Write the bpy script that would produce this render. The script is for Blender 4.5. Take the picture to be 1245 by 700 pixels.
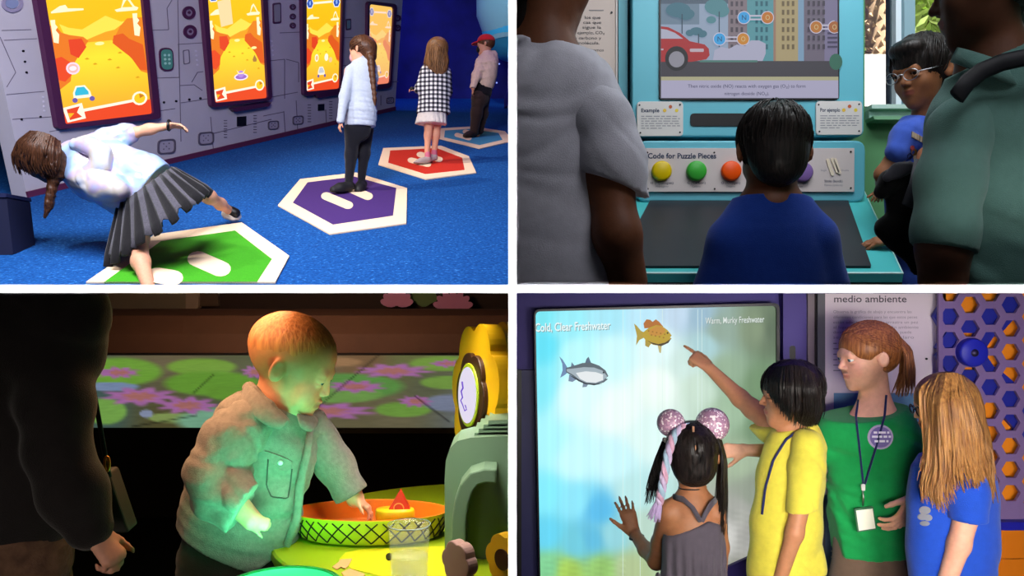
import bpy, bmesh, math, random
import numpy as np
from mathutils import Vector, Matrix

random.seed(7)
rng = np.random.default_rng(11)
for _o in list(bpy.data.objects):
    bpy.data.objects.remove(_o)
scene = bpy.context.scene
COL = scene.collection
FPX = 1000.0                       # focal length in pixels of the 1245 x 700 frame
CX, CY = 622.5, 350.0

# ------------------------------------------------------------------ camera
cam_data = bpy.data.cameras.new('camera')
cam_data.sensor_width = 36.0
cam_data.lens = 36.0 * FPX / 1245.0
cam_data.clip_start = 0.05
camera = bpy.data.objects.new('camera', cam_data)
COL.objects.link(camera)
camera.location = (0, 0, 0)
camera.rotation_euler = (math.radians(90), 0, 0)
scene.camera = camera

# ------------------------------------------------------------------ view
scene.view_settings.view_transform = 'Standard'
scene.view_settings.look = 'None'
scene.view_settings.gamma = 1.0
scene.view_settings.use_curve_mapping = False
scene.view_settings.exposure = 0.0
try:
    scene.cycles.use_denoising = True
    scene.cycles.max_bounces = 6
    scene.cycles.caustics_reflective = False
    scene.cycles.caustics_refractive = False
except Exception:
    pass

# ------------------------------------------------------------------ sky, seen only through the window of the upper right room
world = bpy.data.worlds.new('World')
scene.world = world
world.use_nodes = True
_nt = world.node_tree
_bg = _nt.nodes['Background']
_sky = _nt.nodes.new('ShaderNodeTexSky')
_sky.sky_type = 'HOSEK_WILKIE'
_sky.sun_direction = (0.5, 0.5, 0.7)
_sky.turbidity = 4.0
_nt.links.new(_sky.outputs[0], _bg.inputs[0])
_bg.inputs[1].default_value = 3.0


def aim(o, loc, target):
    o.location = loc
    d = Vector(target) - Vector(loc)
    o.rotation_euler = d.to_track_quat('-Z', 'Y').to_euler()


def spot(name, loc, target, power, color, angle, blend=0.5, size=0.05):
    l = bpy.data.lights.new(name, 'SPOT')
    l.energy, l.color, l.spot_size, l.spot_blend, l.shadow_soft_size = power, color, math.radians(angle), blend, size
    o = bpy.data.objects.new(name, l)
    COL.objects.link(o)
    aim(o, loc, target)
    return o


def area(name, loc, target, power, color, sx, sy=None, spread=180):
    l = bpy.data.lights.new(name, 'AREA')
    l.energy, l.color = power, color
    l.shape = 'RECTANGLE'
    l.size, l.size_y = sx, sy or sx
    l.spread = math.radians(spread)
    o = bpy.data.objects.new(name, l)
    COL.objects.link(o)
    aim(o, loc, target)
    return o


# sunlight outside the window
_s = bpy.data.lights.new('sun', 'SUN')
_s.energy, _s.angle, _s.color = 16.0, 0.01, (1.0, 0.95, 0.86)
_so = bpy.data.objects.new('sun', _s)
COL.objects.link(_so)
_so.rotation_euler = (math.radians(38), math.radians(12), 0)

WARM = (1.0, 0.86, 0.70)
# two narrow strip lights added behind the camera to whiten the partition edges
area('edge_fill', (0.0005, -0.1, 0.0), (0.0005, 0.9, 0.0), 0.11, (1, 1, 1), 0.009, 0.90, 0.6)
area('edge_fill', (0.0, -0.1, -0.0009), (0.0, 0.9, -0.0009), 0.21, (1, 1, 1), 1.6, 0.009, 0.6)
# upper left room: ceiling spots over the floor mats, fill lights
spot('ceiling_spot', (-3.6, 3.6, 3.2), (-2.1, 5.2, 0.1), 230, (1.0, 0.93, 0.86), 84, 1.0, 0.06)
spot('ceiling_spot', (-3.4, 5.6, 4.6), (-1.3, 7.2, 0.9), 480, (1.0, 0.90, 0.80), 64, 1.0, 0.06)
spot('ceiling_spot', (-3.0, 7.2, 5.3), (-0.8, 9.2, 1.5), 480, (1.0, 0.88, 0.78), 56, 1.0, 0.06)
area('fill_light', (-1.6, 2.4, 3.0), (-2.6, 8.0, 1.0), 380, (0.92, 0.92, 1.0), 1.6)  # broad fill added to lift the grey wall
area('purple_wash', (-0.2, 9.5, 5.4), (-0.8, 10.5, 1.8), 26, (0.55, 0.35, 1.0), 0.8)
spot('column_spot', (-0.9, 12.5, 6.2), (0.2, 15.3, 5.2), 200, (0.55, 0.85, 1.0), 50, 0.5)  # spot added to brighten the column
area('back_wall_wash', (-3.0, 15.5, 6.6), (-2.6, 18.0, 4.0), 60, (0.25, 0.28, 1.0), 2.0, 0.5)  # blue light added to lift the back wall from black
# upper right room: ceiling panel, daylight comes through the window
area('overhead_panel', (0.85, 1.75, 1.3), (0.80, 2.6, 0.0), 12, (0.92, 0.97, 1.0), 1.0, 0.4)
area('overhead_panel', (0.9, 0.5, 1.3), (0.9, 2.4, 0.4), 8.0, (0.95, 0.95, 1.0), 1.0, 0.5)  # fill added in front of the room to lift the people
# lower left room: warm lamp flush with the ceiling, added fill lights
area('flush_lamp', (-0.62, 1.55, -0.0075), (-0.62, 1.55, -1), 3.6, (1.0, 0.55, 0.26), 0.35, 0.25)
area('flush_lamp', (-0.15, 1.40, -0.0075), (-0.13, 1.60, -1), 2.0, (1.0, 0.93, 0.80), 0.2, 0.2, 112)  # added to brighten the toy table
area('flush_lamp', (-0.16, 1.66, -0.0075), (-0.20, 1.68, -1), 1.0, (1.0, 0.90, 0.72), 0.15, 0.15, 90)  # second added light, for the inside of the basket
area('fill_light', (-0.55, 0.25, -0.30), (-0.70, 1.3, -0.50), 0.5, (1.0, 0.86, 0.74), 0.3, 0.3, 72)  # weak fill added for the adult in the dark coat
area('bench_fill', (-2.0, 6.0, 0.35), (-1.6, 8.6, -0.3), 34, (1.0, 0.72, 0.5), 1.0, 0.1)  # added out of sight to brighten the bench and wall behind
# lower right room: purple lamp flush with the ceiling, added front fill lights
area('flush_lamp', (1.0, 2.15, -0.009), (1.0, 2.15, -1), 0.7, (0.30, 0.18, 1.0), 0.9, 0.25)
area('fill_light', (0.95, 0.22, -0.30), (0.90, 2.2, -0.62), 6.2, (1.0, 0.94, 0.88), 0.5, 0.4, 72)  # fill added from the front for the children
area('fill_light', (0.30, 0.25, -0.30), (0.85, 2.2, -0.60), 3.6, (1.0, 0.95, 0.90), 0.4, 0.3, 72)  # left front fill added for the girl in green

# ------------------------------------------------------------------ colour and materials
def lin(c):
    if isinstance(c, str):
        c = tuple(int(c[i:i + 2], 16) for i in (1, 3, 5))
    out = []
    for v in c[:3]:
        v = v / 255.0
        out.append(v / 12.92 if v <= 0.04045 else ((v + 0.055) / 1.055) ** 2.4)
    return tuple(out) + (1.0,)


MATS = {}


def mat(name, color, rough=0.6, emit=0.0, metal=0.0, noise=0.0, nscale=40.0, bump=0.0, bscale=None, spec=0.4,
        attr=False, trans=0.0, ior=1.45, sheen=0.0, alpha=1.0, coat=0.0, sss=0.0):
    """plain procedural material: colour, optional colour noise, bump, emission"""
    if name in MATS:
        return MATS[name]
    m = bpy.data.materials.new(name)
    m.use_nodes = True
    nt = m.node_tree
    b = nt.nodes['Principled BSDF']
    c = lin(color)
    b.inputs['Base Color'].default_value = c
    b.inputs['Roughness'].default_value = rough
    b.inputs['Metallic'].default_value = metal
    b.inputs['Specular IOR Level'].default_value = spec
    b.inputs['IOR'].default_value = ior
    b.inputs['Transmission Weight'].default_value = trans
    b.inputs['Sheen Weight'].default_value = sheen
    b.inputs['Alpha'].default_value = alpha
    b.inputs['Coat Weight'].default_value = coat
    if sss:
        b.inputs['Subsurface Weight'].default_value = sss
        b.inputs['Subsurface Radius'].default_value = (0.012, 0.005, 0.003)
        b.inputs['Subsurface Scale'].default_value = 1.0
    src = None
    if attr:
        a = nt.nodes.new('ShaderNodeAttribute')
        a.attribute_name = 'Col'
        src = a.outputs['Color']
    tc = None
    if noise or bump:
        tc = nt.nodes.new('ShaderNodeTexCoord')
    if noise:
        n = nt.nodes.new('ShaderNodeTexNoise')
        n.inputs['Scale'].default_value = nscale
        n.inputs['Detail'].default_value = 5
        nt.links.new(tc.outputs['Object'], n.inputs['Vector'])
        mp = nt.nodes.new('ShaderNodeMapRange')
        mp.inputs[1].default_value, mp.inputs[2].default_value = 0.3, 0.7
        mp.inputs[3].default_value, mp.inputs[4].default_value = 1 - noise, 1 + noise
        nt.links.new(n.outputs[0], mp.inputs[0])
        mx = nt.nodes.new('ShaderNodeMix')
        mx.data_type, mx.blend_type = 'RGBA', 'MULTIPLY'
        mx.inputs[0].default_value = 1.0
        if src:
            nt.links.new(src, mx.inputs[6])
        else:
            mx.inputs[6].default_value = c
        nt.links.new(mp.outputs[0], mx.inputs[7])
        src = mx.outputs[2]
    if src:
        nt.links.new(src, b.inputs['Base Color'])
    if emit:
        b.inputs['Emission Strength'].default_value = emit
        b.inputs['Emission Color'].default_value = c
        b.inputs['Base Color'].default_value = (0.01, 0.01, 0.01, 1)
        if src:
            nt.links.new(src, b.inputs['Emission Color'])
            for l in list(b.inputs['Base Color'].links):
                nt.links.remove(l)
    if bump:
        n2 = nt.nodes.new('ShaderNodeTexNoise')
        n2.inputs['Scale'].default_value = bscale or nscale
        n2.inputs['Detail'].default_value = 3
        nt.links.new(tc.outputs['Object'], n2.inputs['Vector'])
        bp = nt.nodes.new('ShaderNodeBump')
        bp.inputs['Strength'].default_value = bump
        bp.inputs['Distance'].default_value = 0.004
        nt.links.new(n2.outputs[0], bp.inputs['Height'])
        nt.links.new(bp.outputs[0], b.inputs['Normal'])
    MATS[name] = m
    return m


def hair_mat(name, c1, c2, rough=0.42):
    if name in MATS:
        return MATS[name]
    m = mat(name, c1, rough, spec=0.35)
    nt = m.node_tree
    b = nt.nodes['Principled BSDF']
    tc = nt.nodes.new('ShaderNodeTexCoord')
    mp = nt.nodes.new('ShaderNodeMapping')
    mp.inputs['Scale'].default_value = (190, 190, 14)
    n = nt.nodes.new('ShaderNodeTexNoise')
    n.inputs['Scale'].default_value = 1.0
    n.inputs['Detail'].default_value = 3
    r = nt.nodes.new('ShaderNodeValToRGB')
    r.color_ramp.elements[0].position, r.color_ramp.elements[1].position = 0.32, 0.68
    r.color_ramp.elements[0].color, r.color_ramp.elements[1].color = lin(c1), lin(c2)
    bp = nt.nodes.new('ShaderNodeBump')
    bp.inputs['Strength'].default_value = 0.5
    bp.inputs['Distance'].default_value = 0.004
    L = nt.links.new
    L(tc.outputs['Object'], mp.inputs[0]); L(mp.outputs[0], n.inputs['Vector'])
    L(n.outputs[0], r.inputs[0]); L(r.outputs[0], b.inputs['Base Color'])
    L(n.outputs[0], bp.inputs['Height']); L(bp.outputs[0], b.inputs['Normal'])
    return m


# ------------------------------------------------------------------ points, planes
def P(px, py, d):
    return np.array([(px - CX) * d / FPX, d, (CY - py) * d / FPX])


class Plane:
    """a real flat surface: a point on it, its normal and two axes along it"""
    def __init__(s, o, n, u=None):
        s.o = np.array(o, float)
        s.n = np.array(n, float); s.n /= np.linalg.norm(s.n)
        u = np.array(u if u is not None else (1, 0, 0), float)
        u = u - s.n * u.dot(s.n)
        s.u = u / np.linalg.norm(u)
        s.v = np.cross(s.n, s.u)

    def hit(s, px, py, h=0.0):
        r = np.array([(px - CX) / FPX, 1.0, (CY - py) / FPX])
        t = s.n.dot(s.o) / s.n.dot(r)
        return r * t + s.n * h


class Drape:
    """a surface that follows given mesh objects: prints and badges lie on the cloth"""
    def __init__(s, objs, back):
        from mathutils.bvhtree import BVHTree
        bpy.context.view_layer.update()
        V, F_ = [], []
        for o in objs:
            b_ = len(V); off = world_loc(o)
            V += [tuple(np.array(v.co) + off) for v in o.data.vertices]
            F_ += [[b_ + i for i in p.vertices] for p in o.data.polygons]
        s.t = BVHTree.FromPolygons(V, F_)
        s.back, s.n = back, np.array([0, -1.0, 0])

    def hit(s, px, py, h=0.0):
        r = Vector(((px - CX) / FPX, 1.0, (CY - py) / FPX)).normalized()
        q = s.t.ray_cast(Vector((0, 0, 0)), r)[0]
        return (np.array(q) if q is not None else P(px, py, s.back)) + s.n * h

    def line(s, pts, lift=.003, n=10):
        """points along a line of (column, row) laid on the surface"""
        t = np.linspace(0, len(pts) - 1, n)
        a = np.array(pts, float)
        return [s.hit(np.interp(k, np.arange(len(pts)), a[:, 0]), np.interp(k, np.arange(len(pts)), a[:, 1]), lift) for k in t]


def rquad(c, r, n=5):
    """rounded quadrilateral from four corners, radius r in the same units"""
    c = [np.array(p, float) for p in c]
    out = []
    for i in range(4):
        p, a, b = c[i], c[i - 1], c[(i + 1) % 4]
        da, db = (a - p), (b - p)
        la, lb = np.linalg.norm(da), np.linalg.norm(db)
        ra = min(r, la * .45, lb * .45)
        p0, p1 = p + da / la * ra, p + db / lb * ra
        for t in np.linspace(0, 1, n):
            out.append((1 - t) ** 2 * p0 + 2 * t * (1 - t) * p + t * t * p1)
    return [tuple(q) for q in out]


def rect(x0, y0, x1, y1):
    return [(x0, y0), (x1, y0), (x1, y1), (x0, y1)]


def disc(cx, cy, r, ry=None, n=24, a0=0.0):
    ry = ry or r
    return [(cx + r * math.cos(a0 + 2 * math.pi * i / n), cy + ry * math.sin(a0 + 2 * math.pi * i / n)) for i in range(n)]


# ------------------------------------------------------------------ objects
def tag(o, label=None, cat=None, group=None, kind=None):
    if label: o['label'] = label
    if cat: o['category'] = cat
    if group: o['group'] = group
    if kind: o['kind'] = kind
    return o


def thing(name, loc, label, cat, group=None):
    o = bpy.data.objects.new(name, None)
    o.empty_display_size = 0.1
    COL.objects.link(o)
    o.location = tuple(float(v) for v in loc)
    return tag(o, label, cat, group)


def world_loc(o):
    v = Vector((0, 0, 0))
    while o is not None:
        v += o.location
        o = o.parent
    return np.array(v)


class MB:
    def __init__(s):
        s.v, s.f, s.m, s.mats, s.sm = [], [], [], [], []

    def mi(s, m):
        if m not in s.mats: s.mats.append(m)
        return s.mats.index(m)

    def add(s, vs, fs, m, smooth=False):
        b = len(s.v)
        s.v.extend([tuple(map(float, p)) for p in vs])
        k = s.mi(m)
        for f in fs:
            s.f.append([b + i for i in f]); s.m.append(k); s.sm.append(smooth)

    def loops(s, A, B, m, cap=True, back=True, smooth=False):
        """prism between two point loops, A in front"""
        n = len(A)
        fs = [[i, n + i, n + (i + 1) % n, (i + 1) % n] for i in range(n)]
        if cap: fs.append(list(range(n)))
        if back: fs.append(list(range(2 * n - 1, n - 1, -1)))
        s.add(list(A) + list(B), fs, m, smooth)

    def prism(s, pl, pts, h0, h1, m, flip=None):
        """polygon given in picture coordinates laid on plane pl, from height h0 to h1"""
        A = [pl.hit(x, y, 0) + pl.n * h1 for x, y in pts]
        B = [pl.hit(x, y, 0) + pl.n * h0 for x, y in pts]
        ar = sum(pts[i - 1][0] * pts[i][1] - pts[i][0] * pts[i - 1][1] for i in range(len(pts)))
        if ar > 0:
            A, B = A[::-1], B[::-1]
        s.loops(A, B, m)

    def ring(s, pl, outer, inner, h0, h1, m):
        """frame between two loops with the same number of points"""
        n = len(outer)
        g = lambda L, h: [pl.hit(x, y) + pl.n * h for x, y in L]
        V = g(outer, h1) + g(inner, h1) + g(outer, h0) + g(inner, h0)
        fs = []
        for i in range(n):
            j = (i + 1) % n
            fs += [[i, j, n + j, n + i], [i, 2 * n + i, 2 * n + j, j], [n + i, n + j, 3 * n + j, 3 * n + i],
                   [2 * n + i, 3 * n + i, 3 * n + j, 2 * n + j]]
        s.add(V, fs, m)

    def box(s, lo, hi, m):
        x0, y0, z0 = lo; x1, y1, z1 = hi
        V = [(x0, y0, z0), (x1, y0, z0), (x1, y1, z0), (x0, y1, z0), (x0, y0, z1), (x1, y0, z1), (x1, y1, z1), (x0, y1, z1)]
        s.add(V, [[0, 3, 2, 1], [4, 5, 6, 7], [0, 1, 5, 4], [1, 2, 6, 5], [2, 3, 7, 6], [3, 0, 4, 7]], m)

    def tube(s, pts, rad, m, n=8, caps=True, flat=1.0):
        pts = [np.array(p, float) for p in pts]
        if not hasattr(rad, '__len__'): rad = [rad] * len(pts)
        V, prev = [], None
        for i, p in enumerate(pts):
            t = pts[min(i + 1, len(pts) - 1)] - pts[max(i - 1, 0)]
            t = t / (np.linalg.norm(t) + 1e-12)
            if prev is None:
                a = np.array([0, 1.0, 0]) if abs(t[1]) < .9 else np.array([1.0, 0, 0])
            else:
                a = prev
            a = a - t * a.dot(t); a /= np.linalg.norm(a) + 1e-12
            b = np.cross(t, a); prev = a
            for k in range(n):
                q = 2 * math.pi * k / n
                V.append(p + (a * math.cos(q) * flat + b * math.sin(q)) * rad[i])
        fs = []
        for i in range(len(pts) - 1):
            for k in range(n):
                fs.append([i * n + k, i * n + (k + 1) % n, (i + 1) * n + (k + 1) % n, (i + 1) * n + k])
        if caps:
            fs.append(list(range(n - 1, -1, -1)))
            fs.append([(len(pts) - 1) * n + k for k in range(n)])
        s.add(V, fs, m, True)

    def lathe(s, c, prof, m, n=32, ax=None, ay=None, up=None, smooth=True):
        """prof: (radius, height) list around axis up through c; ax, ay scale the two radii"""
        up = np.array(up if up is not None else (0, 0, 1.0)); up = up / np.linalg.norm(up)
        a = np.array([1.0, 0, 0]) if abs(up[0]) < .9 else np.array([0, 1.0, 0])
        a = a - up * a.dot(up); a /= np.linalg.norm(a)
        b = np.cross(up, a)
        V = []
        for r, h in prof:
            for k in range(n):
                q = 2 * math.pi * k / n
                V.append(np.array(c) + a * r * math.cos(q) * (ax or 1) + b * r * math.sin(q) * (ay or 1) + up * h)
        fs = []
        for i in range(len(prof) - 1):
            for k in range(n):
                fs.append([i * n + k, i * n + (k + 1) % n, (i + 1) * n + (k + 1) % n, (i + 1) * n + k])
        s.add(V, fs, m, smooth)

    def build(s, name, parent=None, label=None, cat=None, group=None, kind=None, bevel=0.0):
        V = np.array(s.v, float)
        if parent is not None:
            off = world_loc(parent)
            loc = (0, 0, 0)
        else:
            lo, hi = V.min(0), V.max(0)
            off = np.array([(lo[0] + hi[0]) / 2, (lo[1] + hi[1]) / 2, lo[2]])
            loc = tuple(off)
        me = bpy.data.meshes.new(name)
        me.from_pydata([tuple(p) for p in V - off], [], s.f)
        for m in s.mats: me.materials.append(m)
        me.polygons.foreach_set('material_index', s.m)
        me.polygons.foreach_set('use_smooth', s.sm)
        me.update()
        o = bpy.data.objects.new(name, me)
        COL.objects.link(o)
        o.location = loc
        if parent is not None: o.parent = parent
        if bevel:
            b = o.modifiers.new('bevel', 'BEVEL')
            b.width, b.segments, b.limit_method, b.angle_limit = bevel, 2, 'ANGLE', math.radians(40)
        return tag(o, label, cat, group, kind)


def slab(name, pl, pts, h0, h1, m, parent=None, bevel=0.0, **kw):
    b = MB(); b.prism(pl, pts, h0, h1, m)
    return b.build(name, parent, bevel=bevel, **kw)


def boxo(name, lo, hi, m, parent=None, bevel=0.0, **kw):
    b = MB(); b.box(lo, hi, m)
    return b.build(name, parent, bevel=bevel, **kw)


_fonts = {}


def lettering(name, s, pl, x0, y0, x1, capx, m, parent, h=0.001, bold=0.0, x_align='L', skew=0.0):
    """flat letters on a plane: from picture column x0 to x1, baseline y0, capital height capx; skew: rise of the baseline per column"""
    cu = bpy.data.curves.new(name, 'FONT')
    cu.body = s
    cu.resolution_u = 3
    cu.offset = bold
    o = bpy.data.objects.new(name, cu)
    COL.objects.link(o)
    bpy.context.view_layer.update()
    me = bpy.data.meshes.new_from_object(o.evaluated_get(bpy.context.evaluated_depsgraph_get()))
    bpy.data.objects.remove(o); bpy.data.curves.remove(cu)
    n = len(me.vertices)
    co = np.empty(3 * n); me.vertices.foreach_get('co', co); co = co.reshape(-1, 3)
    w = co[:, 0].max() - co[:, 0].min(); xm = co[:, 0].min()
    sy = capx / 0.69
    sx = (x1 - x0) / w if x1 is not None else sy
    off = world_loc(parent)
    out = np.empty_like(co)
    for i in range(n):
        px = x0 + (co[i, 0] - xm) * sx
        out[i] = pl.hit(px, y0 - co[i, 1] * sy + skew * (px - x0)) + pl.n * h - off
    me.vertices.foreach_set('co', out.ravel())
    me.materials.clear(); me.materials.append(m)
    me.name = name
    me.update()
    ob = bpy.data.objects.new(name, me)
    COL.objects.link(ob)
    ob.parent = parent
    return ob


def textlines(name, pl, lines, m, parent, h=0.001, hx=1.2, seed=1):
    """small print too fine to read: one flat dark dash for every word; lines: (x0, x1, y)"""
    r = random.Random(seed)
    b = MB()
    for x0, x1, y in lines:
        x = x0
        while x < x1 - 2:
            w = min(r.uniform(3, 9), x1 - x)
            b.prism(pl, rect(x, y - hx, x + w, y), h - 0.0003, h, m)
            x += w + 1.6
    return b.build(name, parent, kind='stuff')


# ------------------------------------------------------------------ solid figures: signed distance fields meshed by surface nets
def _dot(X, Y, Z, a):
    return X * a[0] + Y * a[1] + Z * a[2]


def cap(a, b, ra, rb, k=0.01, sq=None, op=1):
    """tapered capsule; sq = (axis, factor) flattens it along an axis"""
    a, b = np.array(a, float), np.array(b, float)
    ba = b - a
    bb = float(ba.dot(ba)) + 1e-12

    def fn(X, Y, Z):
        X, Y, Z = X - a[0], Y - a[1], Z - a[2]
        h = np.clip(_dot(X, Y, Z, ba) / bb, 0, 1)
        X, Y, Z = X - h * ba[0], Y - h * ba[1], Z - h * ba[2]
        sc = 1.0
        if sq is not None:
            ax, s = sq
            q = _dot(X, Y, Z, ax) * (1 / s - 1)
            X, Y, Z = X + q * ax[0], Y + q * ax[1], Z + q * ax[2]
            sc = min(1.0, s)
        return (np.sqrt(X * X + Y * Y + Z * Z) - (ra + (rb - ra) * h)) * sc
    m = max(ra, rb) * max(1.0, sq[1] if sq else 1.0)
    return dict(fn=fn, lo=np.minimum(a, b) - m, hi=np.maximum(a, b) + m, k=k, op=op)


def ell(c, r, R=None, k=0.01, op=1):
    c, r = np.array(c, float), np.array(r, float)
    R = np.eye(3) if R is None else np.array(R)

    def fn(X, Y, Z):
        X, Y, Z = X - c[0], Y - c[1], Z - c[2]
        p = [_dot(X, Y, Z, R[:, i]) for i in range(3)]
        k0 = np.sqrt(sum((p[i] / r[i]) ** 2 for i in range(3)))
        k1 = np.sqrt(sum((p[i] / r[i] ** 2) ** 2 for i in range(3))) + 1e-9
        return k0 * (k0 - 1) / k1
    e = np.sqrt(sum((R[:, i] * r[i]) ** 2 for i in range(3)))
    return dict(fn=fn, lo=c - e, hi=c + e, k=k, op=op)


def half(n, c):
    """keep the side where n.p <= n.c"""
    n = np.array(n, float); n /= np.linalg.norm(n)
    return (n, float(n.dot(np.array(c, float))))


def mesh_field(prims, vox, clips=(), noise=None):
    lo = np.min([p['lo'] for p in prims if p['op'] > 0], axis=0) - 3 * vox
    hi = np.max([p['hi'] for p in prims if p['op'] > 0], axis=0) + 3 * vox
    for n, c in clips:                      # shrink the grid where a clip plane is square to an axis
        for i in range(3):
            if n[i] > .999: hi[i] = min(hi[i], c + 3 * vox)
            if n[i] < -.999: lo[i] = max(lo[i], -c - 3 * vox)
    N = np.maximum(((hi - lo) / vox).astype(int) + 1, 4)
    ax = [(lo[i] + vox * np.arange(N[i])).astype(np.float32) for i in range(3)]
    F = np.full(tuple(N), 0.3, np.float32)
    for p in prims:
        k = p['k']
        mg = max(k, 0) * 1.0 + 3 * vox
        i0 = [max(0, int((p['lo'][i] - mg - lo[i]) / vox)) for i in range(3)]
        i1 = [min(int(N[i]), int((p['hi'][i] + mg - lo[i]) / vox) + 2) for i in range(3)]
        if any(i1[i] <= i0[i] for i in range(3)):
            continue
        S = tuple(slice(i0[i], i1[i]) for i in range(3))
        X = ax[0][S[0]][:, None, None]; Y = ax[1][S[1]][None, :, None]; Z = ax[2][S[2]][None, None, :]
        d = p['fn'](X, Y, Z).astype(np.float32)
        A = F[S]
        if p['op'] > 0:
            h = np.maximum(k - np.abs(A - d), 0) / max(k, 1e-9)
            F[S] = np.minimum(A, d) - h * h * k * 0.25
        else:
            h = np.maximum(k - np.abs(A + d), 0) / max(k, 1e-9)
            F[S] = np.maximum(A, -d) + h * h * k * 0.25
    X = ax[0][:, None, None]; Y = ax[1][None, :, None]; Z = ax[2][None, None, :]
    if noise is not None:
        m = np.abs(F) < 0.05
        ii = np.nonzero(m)
        F[ii] += noise(ax[0][ii[0]], ax[1][ii[1]], ax[2][ii[2]]).astype(np.float32)
    for n, c in clips:
        F = np.maximum(F, (_dot(X, Y, Z, n) - c).astype(np.float32))
    F[0], F[-1], F[:, 0], F[:, -1], F[:, :, 0], F[:, :, -1] = 1, 1, 1, 1, 1, 1
    ins = F < 0
    n1 = tuple(n - 1 for n in F.shape)
    cnt = np.zeros(n1, np.uint8)
    for dx in (0, 1):
        for dy in (0, 1):
            for dz in (0, 1):
                cnt += ins[dx:dx + n1[0], dy:dy + n1[1], dz:dz + n1[2]]
    act = (cnt > 0) & (cnt < 8)
    I = np.stack(np.nonzero(act), 1)
    ids = np.full(n1, -1, np.int32)
    ids[act] = np.arange(len(I))
    cs = [(dx, dy, dz) for dx in (0, 1) for dy in (0, 1) for dz in (0, 1)]
    val = [F[I[:, 0] + c[0], I[:, 1] + c[1], I[:, 2] + c[2]] for c in cs]
    acc = np.zeros((len(I), 3)); num = np.zeros(len(I))
    for a in range(8):
        for b in range(a + 1, 8):
            if sum(abs(cs[a][i] - cs[b][i]) for i in range(3)) != 1: continue
            x = (val[a] < 0) != (val[b] < 0)
            t = np.where(x, val[a] / np.where(x, val[a] - val[b], 1), 0)
            for i in range(3):
                acc[:, i] += np.where(x, cs[a][i] + t * (cs[b][i] - cs[a][i]), 0)
            num += x
    V = lo + (I + acc / np.maximum(num, 1)[:, None]) * vox
    Q = []
    for axn in range(3):
        o1, o2 = (axn + 1) % 3, (axn + 2) % 3
        s0 = [slice(None)] * 3; s1 = [slice(None)] * 3
        s0[axn], s1[axn] = slice(0, -1), slice(1, None)
        a, b = ins[tuple(s0)], ins[tuple(s1)]
        E = np.stack(np.nonzero(a != b), 1)
        E = E[(E[:, o1] > 0) & (E[:, o2] > 0) & (E[:, o1] < F.shape[o1] - 1) & (E[:, o2] < F.shape[o2] - 1)]
        fl = a[E[:, 0], E[:, 1], E[:, 2]]
        def cell(d1, d2):
            q = E.copy(); q[:, o1] -= d1; q[:, o2] -= d2
            return ids[q[:, 0], q[:, 1], q[:, 2]]
        q = np.stack([cell(1, 1), cell(0, 1), cell(0, 0), cell(1, 0)], 1)
        q[~fl] = q[~fl][:, ::-1]
        Q.append(q)
    Q = np.concatenate(Q)
    Q = Q[(Q >= 0).all(1)]
    return V, Q


def field_obj(name, prims, vox, m, parent=None, clips=(), noise=None, base=None, paint=None, label=None, cat=None, group=None, kind=None):
    V, Q = mesh_field(prims, vox, clips, noise)
    if parent is not None:
        off = world_loc(parent); loc = (0, 0, 0)
    else:
        lo, hi = V.min(0), V.max(0)
        off = np.array([(lo[0] + hi[0]) / 2, (lo[1] + hi[1]) / 2, lo[2]]); loc = tuple(off)
    me = bpy.data.meshes.new(name)
    me.vertices.add(len(V)); me.vertices.foreach_set('co', (V - off).astype(np.float32).ravel())
    me.loops.add(4 * len(Q)); me.loops.foreach_set('vertex_index', Q.astype(np.int32).ravel())
    me.polygons.add(len(Q)); me.polygons.foreach_set('loop_start', np.arange(0, 4 * len(Q), 4, dtype=np.int32))
    me.polygons.foreach_set('use_smooth', np.ones(len(Q), bool))
    me.update(calc_edges=True)
    me.validate()
    me.materials.append(m)
    if base is not None:
        c = np.tile(np.array(lin(base)), (len(V), 1))
        for (ctr, r, col, st) in (paint or []):
            d = np.linalg.norm((V - np.array(ctr)) / np.array(r), axis=1)
            w = (np.clip(1.35 - d, 0, .35) / .35 * st)[:, None]
            c = c * (1 - w) + np.array(lin(col)) * w
        a = me.attributes.new('Col', 'FLOAT_COLOR', 'POINT')
        a.data.foreach_set('color', c.astype(np.float32).ravel())
    o = bpy.data.objects.new(name, me)
    COL.objects.link(o)
    o.location = loc
    if parent is not None: o.parent = parent
    return tag(o, label, cat, group, kind)


def folds(amp, f=(9, 5, 14), seed=0, fine=0.0):
    """soft cloth folds; f = waves per metre along x, y, z"""
    r = np.random.default_rng(seed)
    ks = [(r.normal(0, 1, 3) * np.array(f) * 2 * math.pi / 2.2, r.uniform(0, 6.28)) for _ in range(5)]
    kf = [(r.normal(0, 1, 3) * 60 * 2, r.uniform(0, 6.28)) for _ in range(2)]

    def fn(X, Y, Z):
        w = 0.8 * np.sin(X * 11 + Z * 7 + seed) + 0.7 * np.sin(Y * 9 - Z * 13 + seed * 2)
        msk = 0.55 + 0.45 * np.sin(X * 8.3 + Y * 5.1 - Z * 6.7 + seed * 1.7)
        s = 0
        for k, p in ks:
            q = np.sin(X * k[0] + Y * k[1] + Z * k[2] + p + w)
            s = s + 0.35 * q - 1.1 * np.exp(-(q / 0.28) ** 2)
        s = -(np.clip(s, -2.2, 1.6) + .8) * msk * amp / 3.0
        if fine:
            for k, p in kf:
                s = s + fine * np.sin(X * k[0] + Y * k[1] + Z * k[2] + p)
        return s
    return fn


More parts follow.
